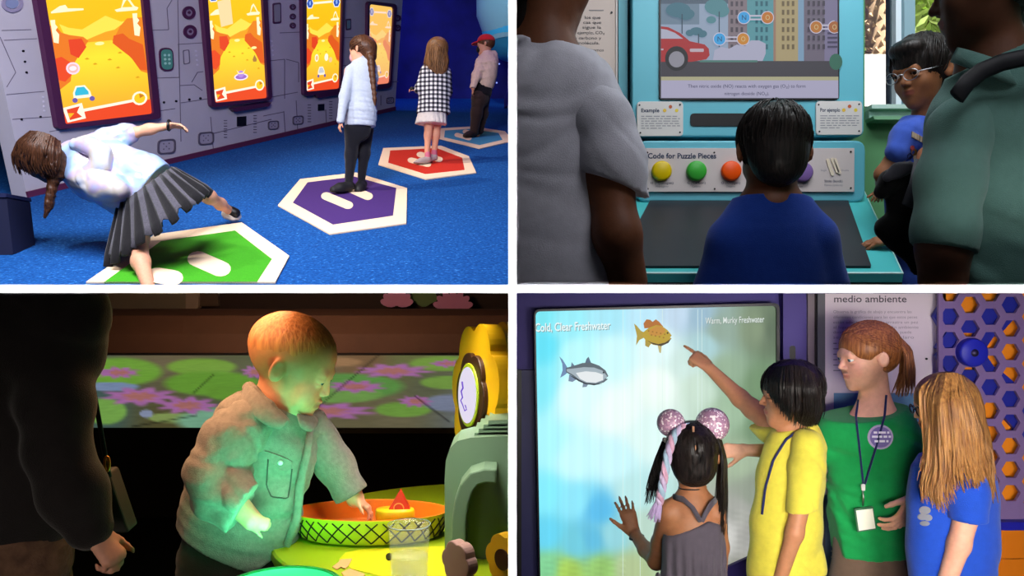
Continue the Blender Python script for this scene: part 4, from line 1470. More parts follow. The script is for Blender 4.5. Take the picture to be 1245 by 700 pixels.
# poster panel at the left
YP = 2.50
WP = Plane((0, YP, 0), (0, -1, 0))
INK = mat('ink_dark', '#3a3c44', .7)
NAVYINK = mat('ink_navy', '#20304e', .7)
post = thing('text_poster', P(690, 346, YP), 'beige text panel half hidden behind the man in the white shirt', 'panel')
BEIGE = mat('beige_board', '#cbbab2', .7)
slab('board', WP, rect(624, -120, 751, 346), -.04, 0, BEIGE, post)
slab('board_edge', WP, rect(748.6, -120, 751, 346), 0, .004, mat('board_rim', '#d8d0cc', .6), post)
slab('rule', WP, rect(716, 12, 734, 13.2), 0, .001, mat('rule_grey', '#8a8486', .7), post)
slab('bolt', WP, disc(743.5, 15.5, 1.4, n=10), 0, .003, BLACKP, post)
for s_, x0, x1, y in (('los que', 711, 730, 23), ('cas que', 709, 731, 29), ('sigue la', 708, 731, 35), ('ejemplo, CO\u2082', 702, 735, 41.5), ('de carbono y', 695, 731, 48), ('la molécula.', 695, 729, 54),
                      ('uno de los átomos', 690, 734, 62.5), ('antes de', 692, 719, 69)):
    lettering('lettering', s_, WP, x0, y, x1, 3.6, INK, post)
tp = thing('trim_post', P(757, 346, YP), 'teal upright strip between the beige panel and the kiosk', 'trim')
TEAL = mat('teal_paint', '#58a2b2', .45)
slab('post', WP, rect(751.5, -120, 762.5, 346), -.04, .01, TEAL, tp)
slab('recess', WP, rect(762.5, -120, 800, 346), -.05, -.03, BLACKP, tp)

# kiosk
YK = 2.45
WK = Plane((0, YK, 0), (0, -1, 0))
CT = Plane(P(900, 245, YK), (0, -.357, .934))
kio = thing('kiosk', P(910, 245, YK), 'teal interactive kiosk with a wide screen above a board of coloured buttons', 'kiosk')
TEALF = mat('teal_cabinet', '#5fb0c2', .42, noise=.03, nscale=3)
slab('cabinet', WK, rquad([(768.5, -150), (1050.5, -150), (1050.5, 166), (768.5, 166)], 9), -.09, 0, TEALF, kio, .004)
slab('console', WK, rquad([(774, 171.5), (1050.5, 171.5), (1050, 246), (774, 246)], 12), -.09, .012, TEALF, kio, .006)
O = rquad([(801, -4), (1019.5, -4), (1019.5, 122), (801, 122)], 5)
I = rquad([(803, -2), (1018, -2), (1018, 120), (803, 120)], 4)
b = MB(); b.ring(WK, O, I, 0, .006, BLACKP); b.build('screen_bezel', kio)
disp = slab('display', WK, I, 0, .002, BLACKP, kio)
b = MB(); hh = [.0024]
SS = .6


def SL(pts, c, s_=SS):
    b.prism(WK, pts, hh[0], hh[0] + .00004, E(c, s_)); hh[0] += .00005


SL(rect(803, -2, 1018, 94), '#a9bcd8')
SL(rect(803, -2, 850, 30), '#7f97ae'); SL(rect(803, -2, 1018, 5), '#5d6f84')
SL(rect(885, -2, 908, 76), '#93848e'); SL(rect(908, -2, 942, 76), '#62aab6'); SL(rect(942, -2, 970, 76), '#c3b184'); SL(rect(940, -2, 943, 76), '#b08a78')
SL(rect(970, -2, 977, 76), '#8fb4d6'); SL(rect(977, -2, 1002, 76), '#7d7488'); SL(rect(1002, -2, 1018, 76), '#8f88ac')
for x0, n, c in ((888, 3, '#574f5c'), (918, 3, '#2f6f80'), (950, 3, '#7a6a4c'), (981, 4, '#4c4556')):
    for i in range(n):
        for j in range(6):
            if x0 + i * 6 < 1000: SL(rect(x0 + i * 6, 2 + j * 10.5, x0 + i * 6 + 3, 8 + j * 10.5), c)
for j in range(4): SL(rect(1005, 40 + j * 5.5, 1017, 42.5 + j * 5.5), '#4e4868')
TRC = '#4f8397'
for x, y, rx, ry in ((824, 13, 15, 9), (833, 18, 11, 7), (870, 9, 14, 10), (876, 14, 10, 8), (864, 25, 6, 4.5), (846, 39, 8, 5), (853, 42, 6, 4.5), (838, 41, 5, 4)):
    SL(disc(x, y, rx, ry, 18), TRC if x < 860 else '#5d9aa6')
for x, y0, y1 in ((828, 18, 42), (873, 15, 58), (848, 42, 54)): SL(rect(x, y0, x + 1.3, y1), '#3c5266')
SL([(866, 74), (868, 62), (876, 58), (886, 60), (895, 55), (905, 57), (912, 50), (922, 50), (930, 54), (930, 66), (925, 78), (918, 74), (900, 75)], '#c6c6e2')
SL(rect(803, 75, 1018, 94), '#4b4852'); SL(rect(850, 74, 920, 76.5), '#5a8f86'); SL(disc(1015, 76, 8, 10, 14), '#3c7a66')
SL([(803, 33), (812, 34), (826, 41), (838, 51), (856, 55), (861, 60), (862, 68), (858, 73), (840, 76), (803, 76)], '#c02f34')
SL([(803, 36), (810, 37), (820, 41), (830, 48), (803, 48)], '#c9cbe2')
SL(rquad([(838, 60), (855, 60), (855, 64), (838, 64)], 1.5), '#d9c6d4'); SL(rect(803, 60, 806, 62), '#d9c6d4')
SL(disc(822, 72, 14, 15), '#2b2a30'); SL(disc(822, 73, 9.5, 9.8), '#a4a2b0')
SL(rect(803, 94, 1018, 98.5), '#c8c39c'); SL(rect(803, 98.5, 1018, 120), '#c7c3e2')


def atom(x, y, c):
    SL(disc(x, y, 8, 8, 20), '#d8d4ea', .7); SL(disc(x, y, 7, 7, 20), c, .75)


for (x0, x1, y) in ((903.5, 932, 22.5), (874, 902.5, 48.5), (991, 1014, 34)):
    for d_ in (-2.2, 2.2): SL(rect(x0 + 7, y + d_ - 1, x1 - 7, y + d_ + 1), '#dcd8ee')
for x, y, c in ((903.5, 22.5, '#39a6e8'), (932, 22.5, '#c77828'), (874, 48.5, '#39a6e8'), (902.5, 48.5, '#d08a2c'), (991, 34, '#c07a30')):
    atom(x, y, c)
SL(disc(1013, 34, 8, 8, 20)[5:16] + [(1017.5, 41)], '#d8d4ea', .7); SL([(p[0], p[1]) for p in disc(1013, 34, 7, 7, 20) if p[0] < 1017.6], '#b06a38', .75)
b.build('screen_picture', disp, kind='stuff')
hz = hh[0] + .0004
INKS = E('#35506e', .6); INKO = E('#f0dca0', .6)
for s_, x, y, m_ in (('N', 901, 25.5, INKS), ('O', 929.5, 25.5, INKO), ('N', 871.5, 51.5, INKS), ('O', 900, 51.5, INKO), ('O', 988.5, 37, INKO), ('O', 1010.5, 37, INKO)):
    lettering('lettering', s_, WK, x, y, x + 5.2, 6, m_, kio, hz)
CAPI = E('#3b3f66', .5)
lettering('lettering', 'Then nitric oxide (NO) reacts with oxygen gas (O\u2082) to form', WK, 835.5, 107.5, 978, 4.0, CAPI, kio, hz)
lettering('lettering', 'nitrogen dioxide (NO\u2082).', WK, 880, 116.5, 934, 4.0, CAPI, kio, hz)
# slot
slab('slot', WK, rquad([(839, 138), (982, 138), (982, 153.5), (839, 153.5)], 5), 0, .003, BLACKP, kio)
PLQ = mat('plaque_white', '#cfcbc9', .5)


def plaque(x0, y0, x1, y1, title, wtitle, seed):
    o = slab('plaque', WK, rquad([(x0, y0), (x1, y0), (x1, y1), (x0, y1)], 5), 0, .008, PLQ, kio, .001)
    for x, y in ((x0 + 3, y0 + 4.5), (x1 - 4, y0 + 4), (x0 + 4, y1 - 4), (x1 - 4, y1 - 4.5)):
        slab('screw', WK, disc(x, y, 1.1, n=10), .008, .0095, BLACKP, o)
    lettering('lettering', title, WK, x0 + 5, y0 + 13, x0 + 5 + wtitle, 4.4, NAVYINK, o, .0085, .022)
    for dx, dy, c in ((33.5, 11, '#d8b03a'), (40.5, 6.5, '#b8562c'), (48, 11, '#d8c03a')):
        slab('atom_mark', WK, disc(x0 + dx, y0 + dy, 2.2, n=12), .008, .0086, mat('mark_' + c, c, .6), o)
    textlines('small_print', WK, [(x0 + 5, x1 - 4 - (i == 5) * 22, y0 + 18.5 + i * 2.9) for i in range(6)], mat('print_grey', '#8b8b92', .7), o, .0085, 1.0, seed)


plaque(774, 124, 830, 166, 'Example', 22, 1)
plaque(991, 123.5, 1047, 164.5, 'Por ejemplo', 24, 2)
# board with coloured buttons
WC = Plane((0, YK - .012, 0), (0, -1, 0))
brd = slab('button_board', WC, rect(783, 180.5, 1037.5, 233.5), 0, .008, mat('board_grey', '#c9bdbc', .6), kio, .0008)
for x, y in ((786.5, 186), (867.5, 186), (787, 230), (868, 230), (1033, 185), (1033, 229)):
    slab('screw', WC, disc(x, y, 1.1, n=10), .008, .010, BLACKP, brd)
lettering('lettering', 'Code for Puzzle Pieces', WC, 787, 193, 870, 6.2, NAVYINK, brd, .0085, .026)


def button(x, c, name, y=208.5):
    bb = MB()
    bb.lathe(WC.hit(x, y), [(0.0001, .024), (.024, .024), (.0285, .021), (.0295, .016), (.0295, .008)], mat('button_' + c, c, .35), 32, up=(0, -1, 0))
    bb.build('button', brd)['label'] = name


button(803.5, '#d8b800', 'yellow button'); button(845.5, '#3aa838', 'green button'); button(887.5, '#f05208', 'orange button'); button(974, '#7d5f9e', 'purple button', 210)
for s_, s2, x0, x1 in (('H (Hydrogen)', 'Hidrógeno', 790.5, 818), ('C (Carbon)', 'Carbono', 835, 857), ('O (Oxygen)', 'Oxígeno', 876, 899), ('N (Nitrogen)', 'Nitrógeno', 962, 981)):
    lettering('lettering', s_, WC, x0, 224, x1, 2.9, NAVYINK, brd, .0085)
    lettering('lettering', s2, WC, x0 + 6, 228, x1 - 6, 2.3, mat('ink_soft', '#7c7a86', .7), brd, .0085)
lettering('lettering', 'Sticks (bonds)', WC, 1001, 222, 1023, 3.2, NAVYINK, brd, .0085)
lettering('lettering', 'Palitos (enlaces)', WC, 1001, 226.5, 1023, 2.4, mat('ink_soft', '#7c7a86', .7), brd, .0085)
lettering('lettering', 'Single', WC, 996.5, 208.5, 1003.5, 2.2, mat('ink_soft', '#7c7a86', .7), brd, .0085)
lettering('lettering', 'Double', WC, 1021.5, 208.5, 1030.5, 2.2, mat('ink_soft', '#7c7a86', .7), brd, .0085)
STK = mat('pale_stick', '#e2d2bc', .6)
for (x0, y0), (x1, y1) in (((1004, 193.5), (1011, 214)), ((1009.5, 192.5), (1017, 211)), ((1013, 193), (1019.5, 212))):
    l = math.hypot(x1 - x0, y1 - y0); nx, ny = (y1 - y0) / l * 1.9, -(x1 - x0) / l * 1.9
    slab('stick', WC, rquad([(x0 + nx, y0 + ny), (x1 + nx, y1 + ny), (x1 - nx, y1 - ny), (x0 - nx, y0 - ny)], 1.6, 3), .008, .012, STK, brd)
# sloping counter
cnt = thing('counter', (P(900, 346, 1.9)[0], 2.1, SZ1), 'bright turquoise sloping counter in front of the kiosk with a black work mat', 'counter')
TURQ = mat('turquoise_top', '#4fc4c6', .35)
ctop = [(748, 231), (1050.5, 231), (1098.5, 333), (690, 333)]
slab('countertop', CT, ctop, -.02, 0, TURQ, cnt)
EDGE = mat('pale_edge', '#cfeeea', .4)
slab('counter_edge', CT, [(690, 331.6), (1098, 331.6), (1098.5, 333), (690, 333)], 0, .002, EDGE, cnt)
slab('counter_edge', CT, [(1049.6, 231), (1050.5, 231), (1098.5, 333), (1097.2, 333)], 0, .002, EDGE, cnt)
slab('work_mat', CT, rquad([(790.5, 245), (1030.5, 245), (1059, 326), (748, 326)], 1.5, 3), 0, .006, mat('black_mat', '#26262c', .45, noise=.05), cnt)
fr = Plane((0, CT.hit(900, 333)[1] + .012, 0), (0, -1, 0))
slab('counter_front', fr, [(692, 335), (1097, 335), (1097, 347.4), (692, 347.4)], -.5, 0, mat('charcoal_front', '#26242c', .6), cnt)

# ------------------------------------------------------------------ four people at the kiosk
TRC_ = [half((0, 0, -1), (0, 0, SZ1 + .0005)), half((-1, 0, 0), (PX1 + .0005, 0, 0))]
TAN = '#9c6a4a'
BROWN = '#7d4c33'
BLK = hair_mat('black_hair', '#0b0908', '#2a221f')

# --- man in the white T-shirt
F = Figure(1.35)
g = thing('person', (F.p(680, 346)[0], 1.35, SZ1), 'man in a white T-shirt seen from behind at the left edge of the kiosk', 'person')
h = F.head(656, -36, 166, 132, 4)
arm = [(722, 130, -.03, 33), (738, 215, -.05, 31), (750, 285, -.07, 28), (766, 360, -.02, 24)]
body = h.prims() + F.limb([(660, 20, 0, 34), (658, 70, 0, 36)], 12) + F.limb([(660, 100, 0, 60), (664, 200, 0, 74), (668, 360, 0, 80)], 20, (YAX, .65)) + F.limb(arm, 14)
field_obj('body', body, .005, SKIN, g, TRC_, base=BROWN, paint=h.paint())
slv = half((-.36, 0, -1), F.p(745, 232))
field_obj('t_shirt', F.limb([(655, 66, 0, 42), (658, 100, 0, 68), (662, 140, 0, 84), (664, 210, 0, 84), (664, 300, 0, 86), (666, 360, 0, 92)], 26, (YAX, .68)) +
          F.limb([(706, 116, -.01, 40), (722, 140, -.03, 40)], 20), .0045,
          cloth('white_t_shirt', '#d2d0dc', bump=.2), g, TRC_ + [half((.14, 0, 1), F.p(660, 57))], folds(.016, (3, 3, 5), 21), )
field_obj('sleeve', F.limb([(712, 124, -.02, 38), (726, 150, -.035, 42), (741, 200, -.05, 42), (750, 260, -.055, 40)], 16), .0045, cloth('white_t_shirt', '#d2d0dc'), g, TRC_ + [half((-.37, 0, -1), F.p(745, 232))], folds(.008, (4, 4, 5), 22))
field_obj('hair', [h.e((0, -.07, .13), (.375, .455, .395), .05)] + h.cut_face(.10, .12) + F.limb([(640, 0, .0, 30), (642, 38, .0, 26)], 12), .006, BLK, g, TRC_, folds(.003, (40, 40, 10), 2))

# --- man in the green polo shirt with a shoulder strap
F = Figure(1.3)
g = thing('person', (F.p(1220, 346)[0], 1.3, SZ1), 'tall man in a grey-green polo shirt with a dark shoulder strap at the right edge', 'person')
h = F.head(1203, -20, 152, -124, 6)
body = h.prims() + F.limb([(1200, 25, .02, 34), (1212, 85, .02, 38)], 12) + F.limb([(1220, 110, .03, 60), (1235, 200, .03, 74), (1240, 360, .03, 84)], 20, (YAX, .65)) + \
    F.limb([(1165, 150, 0, 30), (1150, 230, -.02, 30), (1147, 300, -.03, 29.5), (1146, 370, 0, 27)], 14)
field_obj('body', body, .005, SKIN, g, TRC_, base='#6a4330', paint=h.paint())
POLO = cloth('green_polo', '#5b827b', noise=.05, bump=.35, bscale=700)
field_obj('polo_shirt', F.limb([(1213, 78, .02, 42), (1222, 110, .03, 68), (1230, 150, .03, 88), (1238, 220, .03, 92), (1246, 300, .03, 98), (1250, 360, .03, 102)], 26, (YAX, .68)) +
          F.limb([(1196, 120, .01, 32), (1178, 142, .0, 34)], 18), .0045, POLO, g, TRC_ + [half((-.45, 0, 1), F.p(1192, 76))], folds(.014, (3, 3, 4), 31))
HEM = half((-.2, 0, -1), F.p(1148, 306))
field_obj('sleeve', F.limb([(1190, 130, .0, 30), (1168, 160, .0, 37), (1155, 220, -.02, 37), (1149, 280, -.03, 35.5), (1148, 330, -.03, 34)], 18), .0045, POLO, g, TRC_ + [HEM], folds(.010, (3, 3, 4), 33))
field_obj('sleeve_band', F.limb([(1149, 280, -.03, 36.4), (1148, 330, -.03, 35)], 4), .004, POLO, g, TRC_ + [HEM, half((.2, 0, 1), F.p(1148, 293))])
b = MB()
col = []
for t in np.linspace(-.4, 3.6, 22):
    col.append((math.cos(t), math.sin(t)))
for i, (c, s_) in enumerate(col): pass
A = [F.p(1206 - 40 * c, 72 - 14 * c, .02 - .055 * s_) for c, s_ in col]
Bq = [F.p(1210 - 52 * c, 96 - 20 * c, .02 - .068 * s_) for c, s_ in col]
b.add(A + Bq, [[i, i + 1, len(A) + i + 1, len(A) + i] for i in range(len(A) - 1)], POLO, True)
o = b.build('collar', g); md = o.modifiers.new('t', 'SOLIDIFY'); md.thickness = .004
b = MB(); b.tube([F.p(1163, 118, -.085), F.p(1176, 100, -.075), F.p(1194, 86, -.07), F.p(1218, 76, -.075), F.p(1246, 70, -.085), F.p(1275, 76, -.08)], [.013] * 6, mat('strap_black', '#1b1c22', .6), 8, True, .35)
b.build('shoulder_strap', g)
field_obj('hair', [h.e((0, -.07, .13), (.375, .455, .395), .05)] + h.cut_face(.12, .12) + F.limb([(1212, 0, .02, 30), (1214, 26, .02, 28)], 12), .006, BLK, g, TRC_, folds(.003, (40, 40, 10), 5))
b = MB(); b.tube([h.pt(-.36, -.02, .05), h.pt(-.355, .2, .03), h.pt(-.27, .40, .01)], .0014, mat('metal_frame', '#b8b8bc', .3, metal=1.0), 6); b.build('glasses', g)

# --- dark bag he carries in front
F = Figure(1.42)
bag = thing('bag', (F.p(1095, 346)[0], 1.42, SZ1), 'black cloth bag hanging in front of the man in the polo shirt', 'bag')
field_obj('bag_body', F.limb([(1096, 226, 0, 20), (1110, 240, 0, 22), (1110, 265, 0, 24), (1106, 288, 0, 22), (1118, 322, 0, 14)], 14, (YAX, .5)) +
          F.limb([(1071, 233, -.01, 9), (1082, 220, -.01, 12), (1100, 212, -.01, 10)], 8) + F.limb([(1076, 277, 0, 12), (1092, 282, 0, 18)], 10), .005, cloth('black_bag', '#08080a'), bag, TRC_, folds(.008, (4, 4, 4), 41))
field_obj('bag_flap', F.limb([(1078, 216, -.03, 6), (1092, 207, -.03, 8), (1106, 203, -.03, 8)], 6, (YAX, .6)), .005, cloth('grey_flap', '#3a3a42'), bag)
b = MB(); b.tube([F.p(1118, 196, -.03), F.p(1112, 225, -.055), F.p(1103, 250, -.06)], .010, mat('strap_grey', '#3c3c44', .7), 8, True, .4); b.build('bag_strap', bag)

# --- boy in the blue T-shirt, seen from behind
F = Figure(1.74)
g = thing('person', (F.p(938, 346)[0], 1.74, SZ1), 'boy in a royal blue T-shirt seen from behind, facing the kiosk in the middle', 'person')
h = F.head(939.5, 184, 113, 177, 8)
body = h.prims() + F.limb([(938, 222, 0, 22), (938, 248, -.01, 25)], 8) + F.limb([(938, 270, 0, 50), (938, 360, 0, 58)], 16, (YAX, .62)) + \
    F.limb([(886, 285, 0, 20), (866, 360, .03, 17)], 10) + F.limb([(995, 282, 0, 20), (1014, 360, .03, 17)], 10)
field_obj('body', body, .005, SKIN, g, TRC_, base=BROWN, paint=h.paint())
field_obj('t_shirt', F.limb([(938, 252, -.005, 30), (938, 274, 0, 52), (938, 300, 0, 62), (938, 360, 0, 70)], 20, (YAX, .62)) +
          F.limb([(912, 270, 0, 21), (888, 294, 0, 24), (864, 362, .03, 26)], 14) + F.limb([(966, 266, 0, 20), (991, 290, 0, 24), (1012, 362, .03, 25)], 14), .005,
          cloth('royal_blue_t_shirt', '#1c3f9c'), g, TRC_ + [half((0, 0.1, 1), F.p(938, 240))], folds(.010, (3, 3, 4), 51))
ho = field_obj('hair', [h.e((0, -.06, .13), (.375, .455, .385), .05)] + [h.e((0, -.22, -.12), (.30, .25, .33), .10)] + h.cut_face(.14, .12), .005, BLK, g, noise=folds(.003, (40, 40, 10), 6))
b = MB(); h.strands(b, BLK, 420, (0.1, -.25, .95), .62, .010, (1.10, 1.15), -.5, .5, 15); b.build('hair_strands', ho, kind='stuff')

# --- boy with glasses, both hands on the counter
F = Figure(2.08)
g = thing('person', (F.p(1115, 346)[0], 2.08, SZ1), 'boy with glasses in a blue printed T-shirt leaning on the right end of the counter', 'person')
h = F.head(1121, 88, 87, -63, 12)
w1, w2 = CT.hit(1069, 247, .035), CT.hit(1092, 303, .03)
f1 = CT.hit(1051, 268, .004) - w1; f2 = CT.hit(1040, 300, .004) - w2
nd = -CT.n
el1 = F.p(1074, 212, -.02)
sh1 = F.p(1103, 172, -.03)
body = h.prims(smile=.03) + F.limb([(1128, 125, .01, 17), (1128, 155, .02, 19)], 8) + F.limb([(1124, 175, .02, 30), (1120, 260, 0, 33), (1118, 360, 0, 34)], 12, (YAX, .65)) + \
    [cap(sh1, el1, F.r(13), F.r(10), F.r(6)), cap(el1, w1, F.r(10), F.r(7), F.r(5)), cap(F.p(1128, 190, -.1), F.p(1125, 280, -.22), F.r(12), F.r(10), F.r(6)), cap(F.p(1125, 280, -.22), w2, F.r(10.5), F.r(8.5), F.r(5))] + \
    hand(w1, f1, nd, F.r(32), (12, 8, 10, 14), 10, -1, 20) + hand(w2, f2, nd, F.r(52), (10, 8, 8, 12), 7, -1, 10)
field_obj('body', body, .003, SKIN, g, TRC_, base='#94603f', paint=h.paint('#8a4a40', '#15100e'))
h.eyes(g, '#2a1a10', (.0, -.05))
VTS = field_obj('t_shirt', F.limb([(1127, 152, .02, 22), (1122, 170, .02, 34), (1118, 220, .01, 37), (1116, 360, 0, 42)], 12, (YAX, .68)) +
          F.limb([(1116, 158, -.01, 18), (1102, 166, -.03, 17), (1091, 184, -.045, 14.5)], 12) + F.limb([(1140, 165, -.04, 15), (1132, 215, -.12, 15)], 8), .0045, cloth('blue_print_t_shirt', '#3a58b8'), g, TRC_ + [half((.3, 0, 1), F.p(1128, 147))],
          folds(.008, (4, 4, 5), 61))
PT = Drape([VTS], 2.0)
bm_ = MB()
for i in range(7):
    x, y = 1108 + i * 3.2, 160 + i * 1.7
    bm_.prism(PT, [(x, y), (x + 2.6, y + 1.2), (x + 2.4, y + 8), (x - .2, y + 6.8)], .0005, .0045, mat('print_cream', '#a8967e', .8))
bm_.build('shirt_band', g, kind='stuff')
for c, x, y, r in (('#d89a4a', 1111, 185, 3.5), ('#b84a4a', 1109, 180, 2.6), ('#2a2a5a', 1106, 190, 3.0), ('#d8c0a0', 1113, 192, 3.0)):
    slab('shirt_print', PT, disc(x, y, r, r * 1.2, 12), -.001, .0025, mat('print_' + c, c, .8), g)
ho = field_obj('hair', [h.e((0, -.06, .15), (.385, .46, .40), .05), h.e((0, -.20, -.08), (.32, .27, .30), .10)] + [h.e((0, .70, -.42), (.42, .50, .56), .04, -1)] + [h.e((0, .26, .34), (.26, .18, .14), .06)], .0045, BLK, g, noise=folds(.003, (40, 40, 10), 6))
b = MB(); h.strands(b, BLK, 420, (0, -.35, .9), .7, .011, (1.12, 1.18), -.35, .62, 16); b.build('hair_strands', ho, kind='stuff')
WIRE = mat('metal_frame', '#b8b8bc', .3, metal=1.0)
gl = MB()
for q in (-1, 1):
    gl.tube([h.pt(q * .15 + .105 * math.cos(t), .46 - .03 * abs(math.cos(t)) * (q * math.cos(t) > 0), -.02 + .075 * math.sin(t)) for t in np.linspace(0, 6.2832, 21)], .0011, WIRE, 5, False)
    gl.tube([h.pt(q * .255, .43, 0), h.pt(q * .33, .2, .01), h.pt(q * .36, -.04, .03)], .0012, WIRE, 5)
gl.tube([h.pt(-.045, .46, 0), h.pt(0, .475, .01), h.pt(.045, .46, 0)], .0012, WIRE, 5)
gl.build('glasses', g)

# ------------------------------------------------------------------ LOWER LEFT: dark play room, toddler at a toy table
BLZ = -1.0
boxo('floor', (-8.9, 0.95, BLZ - .05), (PX0, 8.95, BLZ), mat('dark_floor', '#120b08', .7), **st)
PZ = -.61
d1, d2 = .61 / .170, .61 / .082
pf = boxo('projection_platform', (-7.0, d1, BLZ), (PX0 - .002, d2 + .3, PZ), mat('platform_dark', '#140d0a', .8))
tag(pf, 'long dark low platform with a lily pond picture projected on its top', 'platform')
boxo('platform_edge', (-1.02, d1 - .012, PZ - .022), (PX0 - .004, d1, PZ), mat('edge_beige', '#6f6650', .7), pf)
LP = Plane((0, d1, PZ), (0, 0, 1))
GLOW = mat('pond_projection', '#808080', emit=.75, attr=True, noise=.10, nscale=14)  # projected light painted as emissive colour, there is no projector lamp
base_fn = blend([(20, 440, (70, 70, 55)), (120, 500, (70, 95, 90)), (200, 436, (110, 100, 75)), (280, 480, (85, 85, 60)), (200, 515, (88, 84, 50)), (300, 510, (95, 140, 95)),
                 (440, 440, (120, 92, 62)), (480, 505, (112, 105, 78)), (520, 470, (95, 98, 75)), (560, 500, (105, 110, 110)), (600, 440, (100, 110, 70)), (420, 515, (105, 98, 70)), (500, 436, (105, 112, 66))], 3)
PADS = [(cx_, cy_, rx, ry, np.array([int(c[i:i + 2], 16) for i in (1, 3, 5)], float)) for cx_, cy_, rx, ry, c in (
    (145, 452, 52, 17, '#74a83c'), (128, 500, 26, 16, '#7cae50'), (245, 446, 42, 10, '#78a63c'), (258, 466, 58, 15, '#6ca036'), (210, 508, 30, 6, '#8aa05a'), (178, 503, 8, 5, '#8a94b0'), (290, 478, 40, 10, '#6a9c34'),
    (285, 512, 70, 17, '#7cb090'), (135, 470, 34, 5, '#7f92b4'), (420, 470, 70, 16, '#62984a'), (410, 480, 55, 10, '#74a050'), (540, 442, 42, 9, '#7aa044'), (545, 465, 34, 8, '#7aa048'),
    (490, 498, 34, 9, '#74a044'), (545, 490, 30, 10, '#8088a0'), (400, 440, 40, 6, '#a07a54'), (20, 470, 70, 22, '#6a8440'), (15, 508, 60, 10, '#6a8080'), (600, 452, 30, 8, '#8a8f58'), (590, 510, 40, 10, '#7b8f78'))]
LILIES = [(143, 453, 23, 6), (170, 482, 40, 9.5), (228, 493, 32, 9), (478, 451, 40, 7.5), (433, 470, 30, 6.5), (395, 500, 52, 9), (505, 488, 18, 6), (545, 442, 18, 4), (310, 452, 14, 7), (575, 470, 20, 6)]
CRACKS = [(460, 432, 375, 505), (375, 500, 372, 519), (260, 455, 235, 478), (505, 482, 545, 512), (240, 505, 160, 519)]


def pond(x, y):
    c = base_fn(x, y)
    def soft(d, w): return min(max((1 - d) / w + .5, 0), 1)
    for cx_, cy_, rx, ry, k in PADS:
        w = soft(math.hypot((x - cx_) / rx, (y - cy_) / ry), .22)
        c = c * (1 - w) + k * w
    for cx_, cy_, rx, ry in LILIES:
        a = math.atan2((y - cy_) / ry, (x - cx_) / rx)
        d = math.hypot((x - cx_) / rx, (y - cy_) / ry) / (1 + .2 * math.sin(9 * a + cx_))
        w = soft(d, .3)
        c = c * (1 - w) + np.array([172, 110, 168]) * w
        w = soft(d / .5, .5) * .8
        c = c * (1 - w) + np.array([176, 112, 92]) * w
    for x0, y0, x1, y1 in CRACKS:
        t = min(max(((x - x0) * (x1 - x0) + (y - y0) * (y1 - y0)) / ((x1 - x0) ** 2 + (y1 - y0) ** 2), 0), 1)
        w = max(0, 1 - math.hypot(x - x0 - t * (x1 - x0), y - y0 - t * (y1 - y0)) / 1.6) * .5
        c = c * (1 - w)
    return c


grid_picture('pond_picture', LP, -60, 432, 618, 520, 270, 44, pond, GLOW, pf, .001)


def wob(cx, cy, rx, ry, n=26, k=.08, ph=0.0, lob=5):
    return [(cx + rx * (1 + k * math.sin(lob * t + ph)) * math.cos(t), cy + ry * (1 + k * math.sin(lob * t + ph)) * math.sin(t)) for t in np.linspace(0, 6.2832, n, endpoint=False)]


# rounded bench behind and what stands on the wall above it
yb = d2 + .35
zb = P(0, 376, yb + .6)[2]
bench = MB()
prof = [(yb, BLZ), (yb, zb - .42), (yb + .05, zb - .22), (yb + .2, zb - .05), (yb + .5, zb), (yb + .85, zb), (yb + .85, BLZ)]
V = [(-8.8, y, z) for y, z in prof] + [(PX0 - .003, y, z) for y, z in prof]
n_ = len(prof)
bench.add(V, [[i, i + 1, n_ + i + 1, n_ + i] for i in range(n_ - 1)] + [list(range(n_))[::-1], list(range(n_, 2 * n_))], mat('bench_brown', '#5a3826', .75, noise=.08, nscale=4), False)
o = bench.build('bench_seat'); o.name = 'bench'; tag(o, 'long rounded brown bench behind the lily pond platform', 'bench')
WBL = Plane((0, 8.90, 0), (0, -1, 0))
GB = mat('grey_beige_box', '#6a5a48', .8)
bx = thing('cabinet', P(180, 371, 8.6), 'grey-beige cabinet end standing at the back left above the brown bench', 'cabinet')
PB2 = Plane((0, 8.82, 0), (0, -1, 0))
slab('cabinet_body', PB2, rect(100, 330, 228, 376), -.06, 0, GB, bx)
slab('cabinet_leg', PB2, [(228, 330), (243, 330), (243, 374), (232, 379), (228, 376)], -.05, .05, mat('pale_leg', '#8a705c', .8), bx)
slab('cabinet_side', PB2, rect(243, 330, 265, 372), -.06, 0, mat('brown_side', '#4a3626', .8), bx)
PETAL = mat('pink_petal', '#a8607c', .6)


def wall_flower(x, y, rx, ry, label):
    root = thing('water_lily', P(x, y + ry, 8.75), label, 'flower', 'pink flowers on the back wall')
    for i in range(7):
        a = math.pi * (1.0 + (i + .5) / 7)
        c = (x + rx * .55 * math.cos(a), y + ry * .5 * math.sin(a))
        u = (math.cos(a), math.sin(a)); v = (-u[1], u[0])
        pts = [(c[0] + u[0] * rx * .5 * math.cos(t) + v[0] * 5 * math.sin(t), c[1] + u[1] * ry * .6 * math.cos(t) + v[1] * 5 * math.sin(t)) for t in np.linspace(0, 6.2832, 12, endpoint=False)]
        slab('petal', PB2, pts, .01 * i, .01 * i + .012, PETAL, root)


wall_flower(483, 370, 20, 18, 'smaller pink flower on the dark back wall above the toddler')
wall_flower(551, 374, 24, 20, 'wider pink flower on the back wall above the yellow toy flower')
slab('leaf_patch', PB2, wob(515, 360, 16, 12), -.02, 0, mat('wall_leaf', '#4c5a2a', .7), bx)
boxo('wall_back', (-8.9, 8.9, BLZ), (PX0, 8.95, 1.1), mat('brown_wall', '#2a1a12', .9), **st)

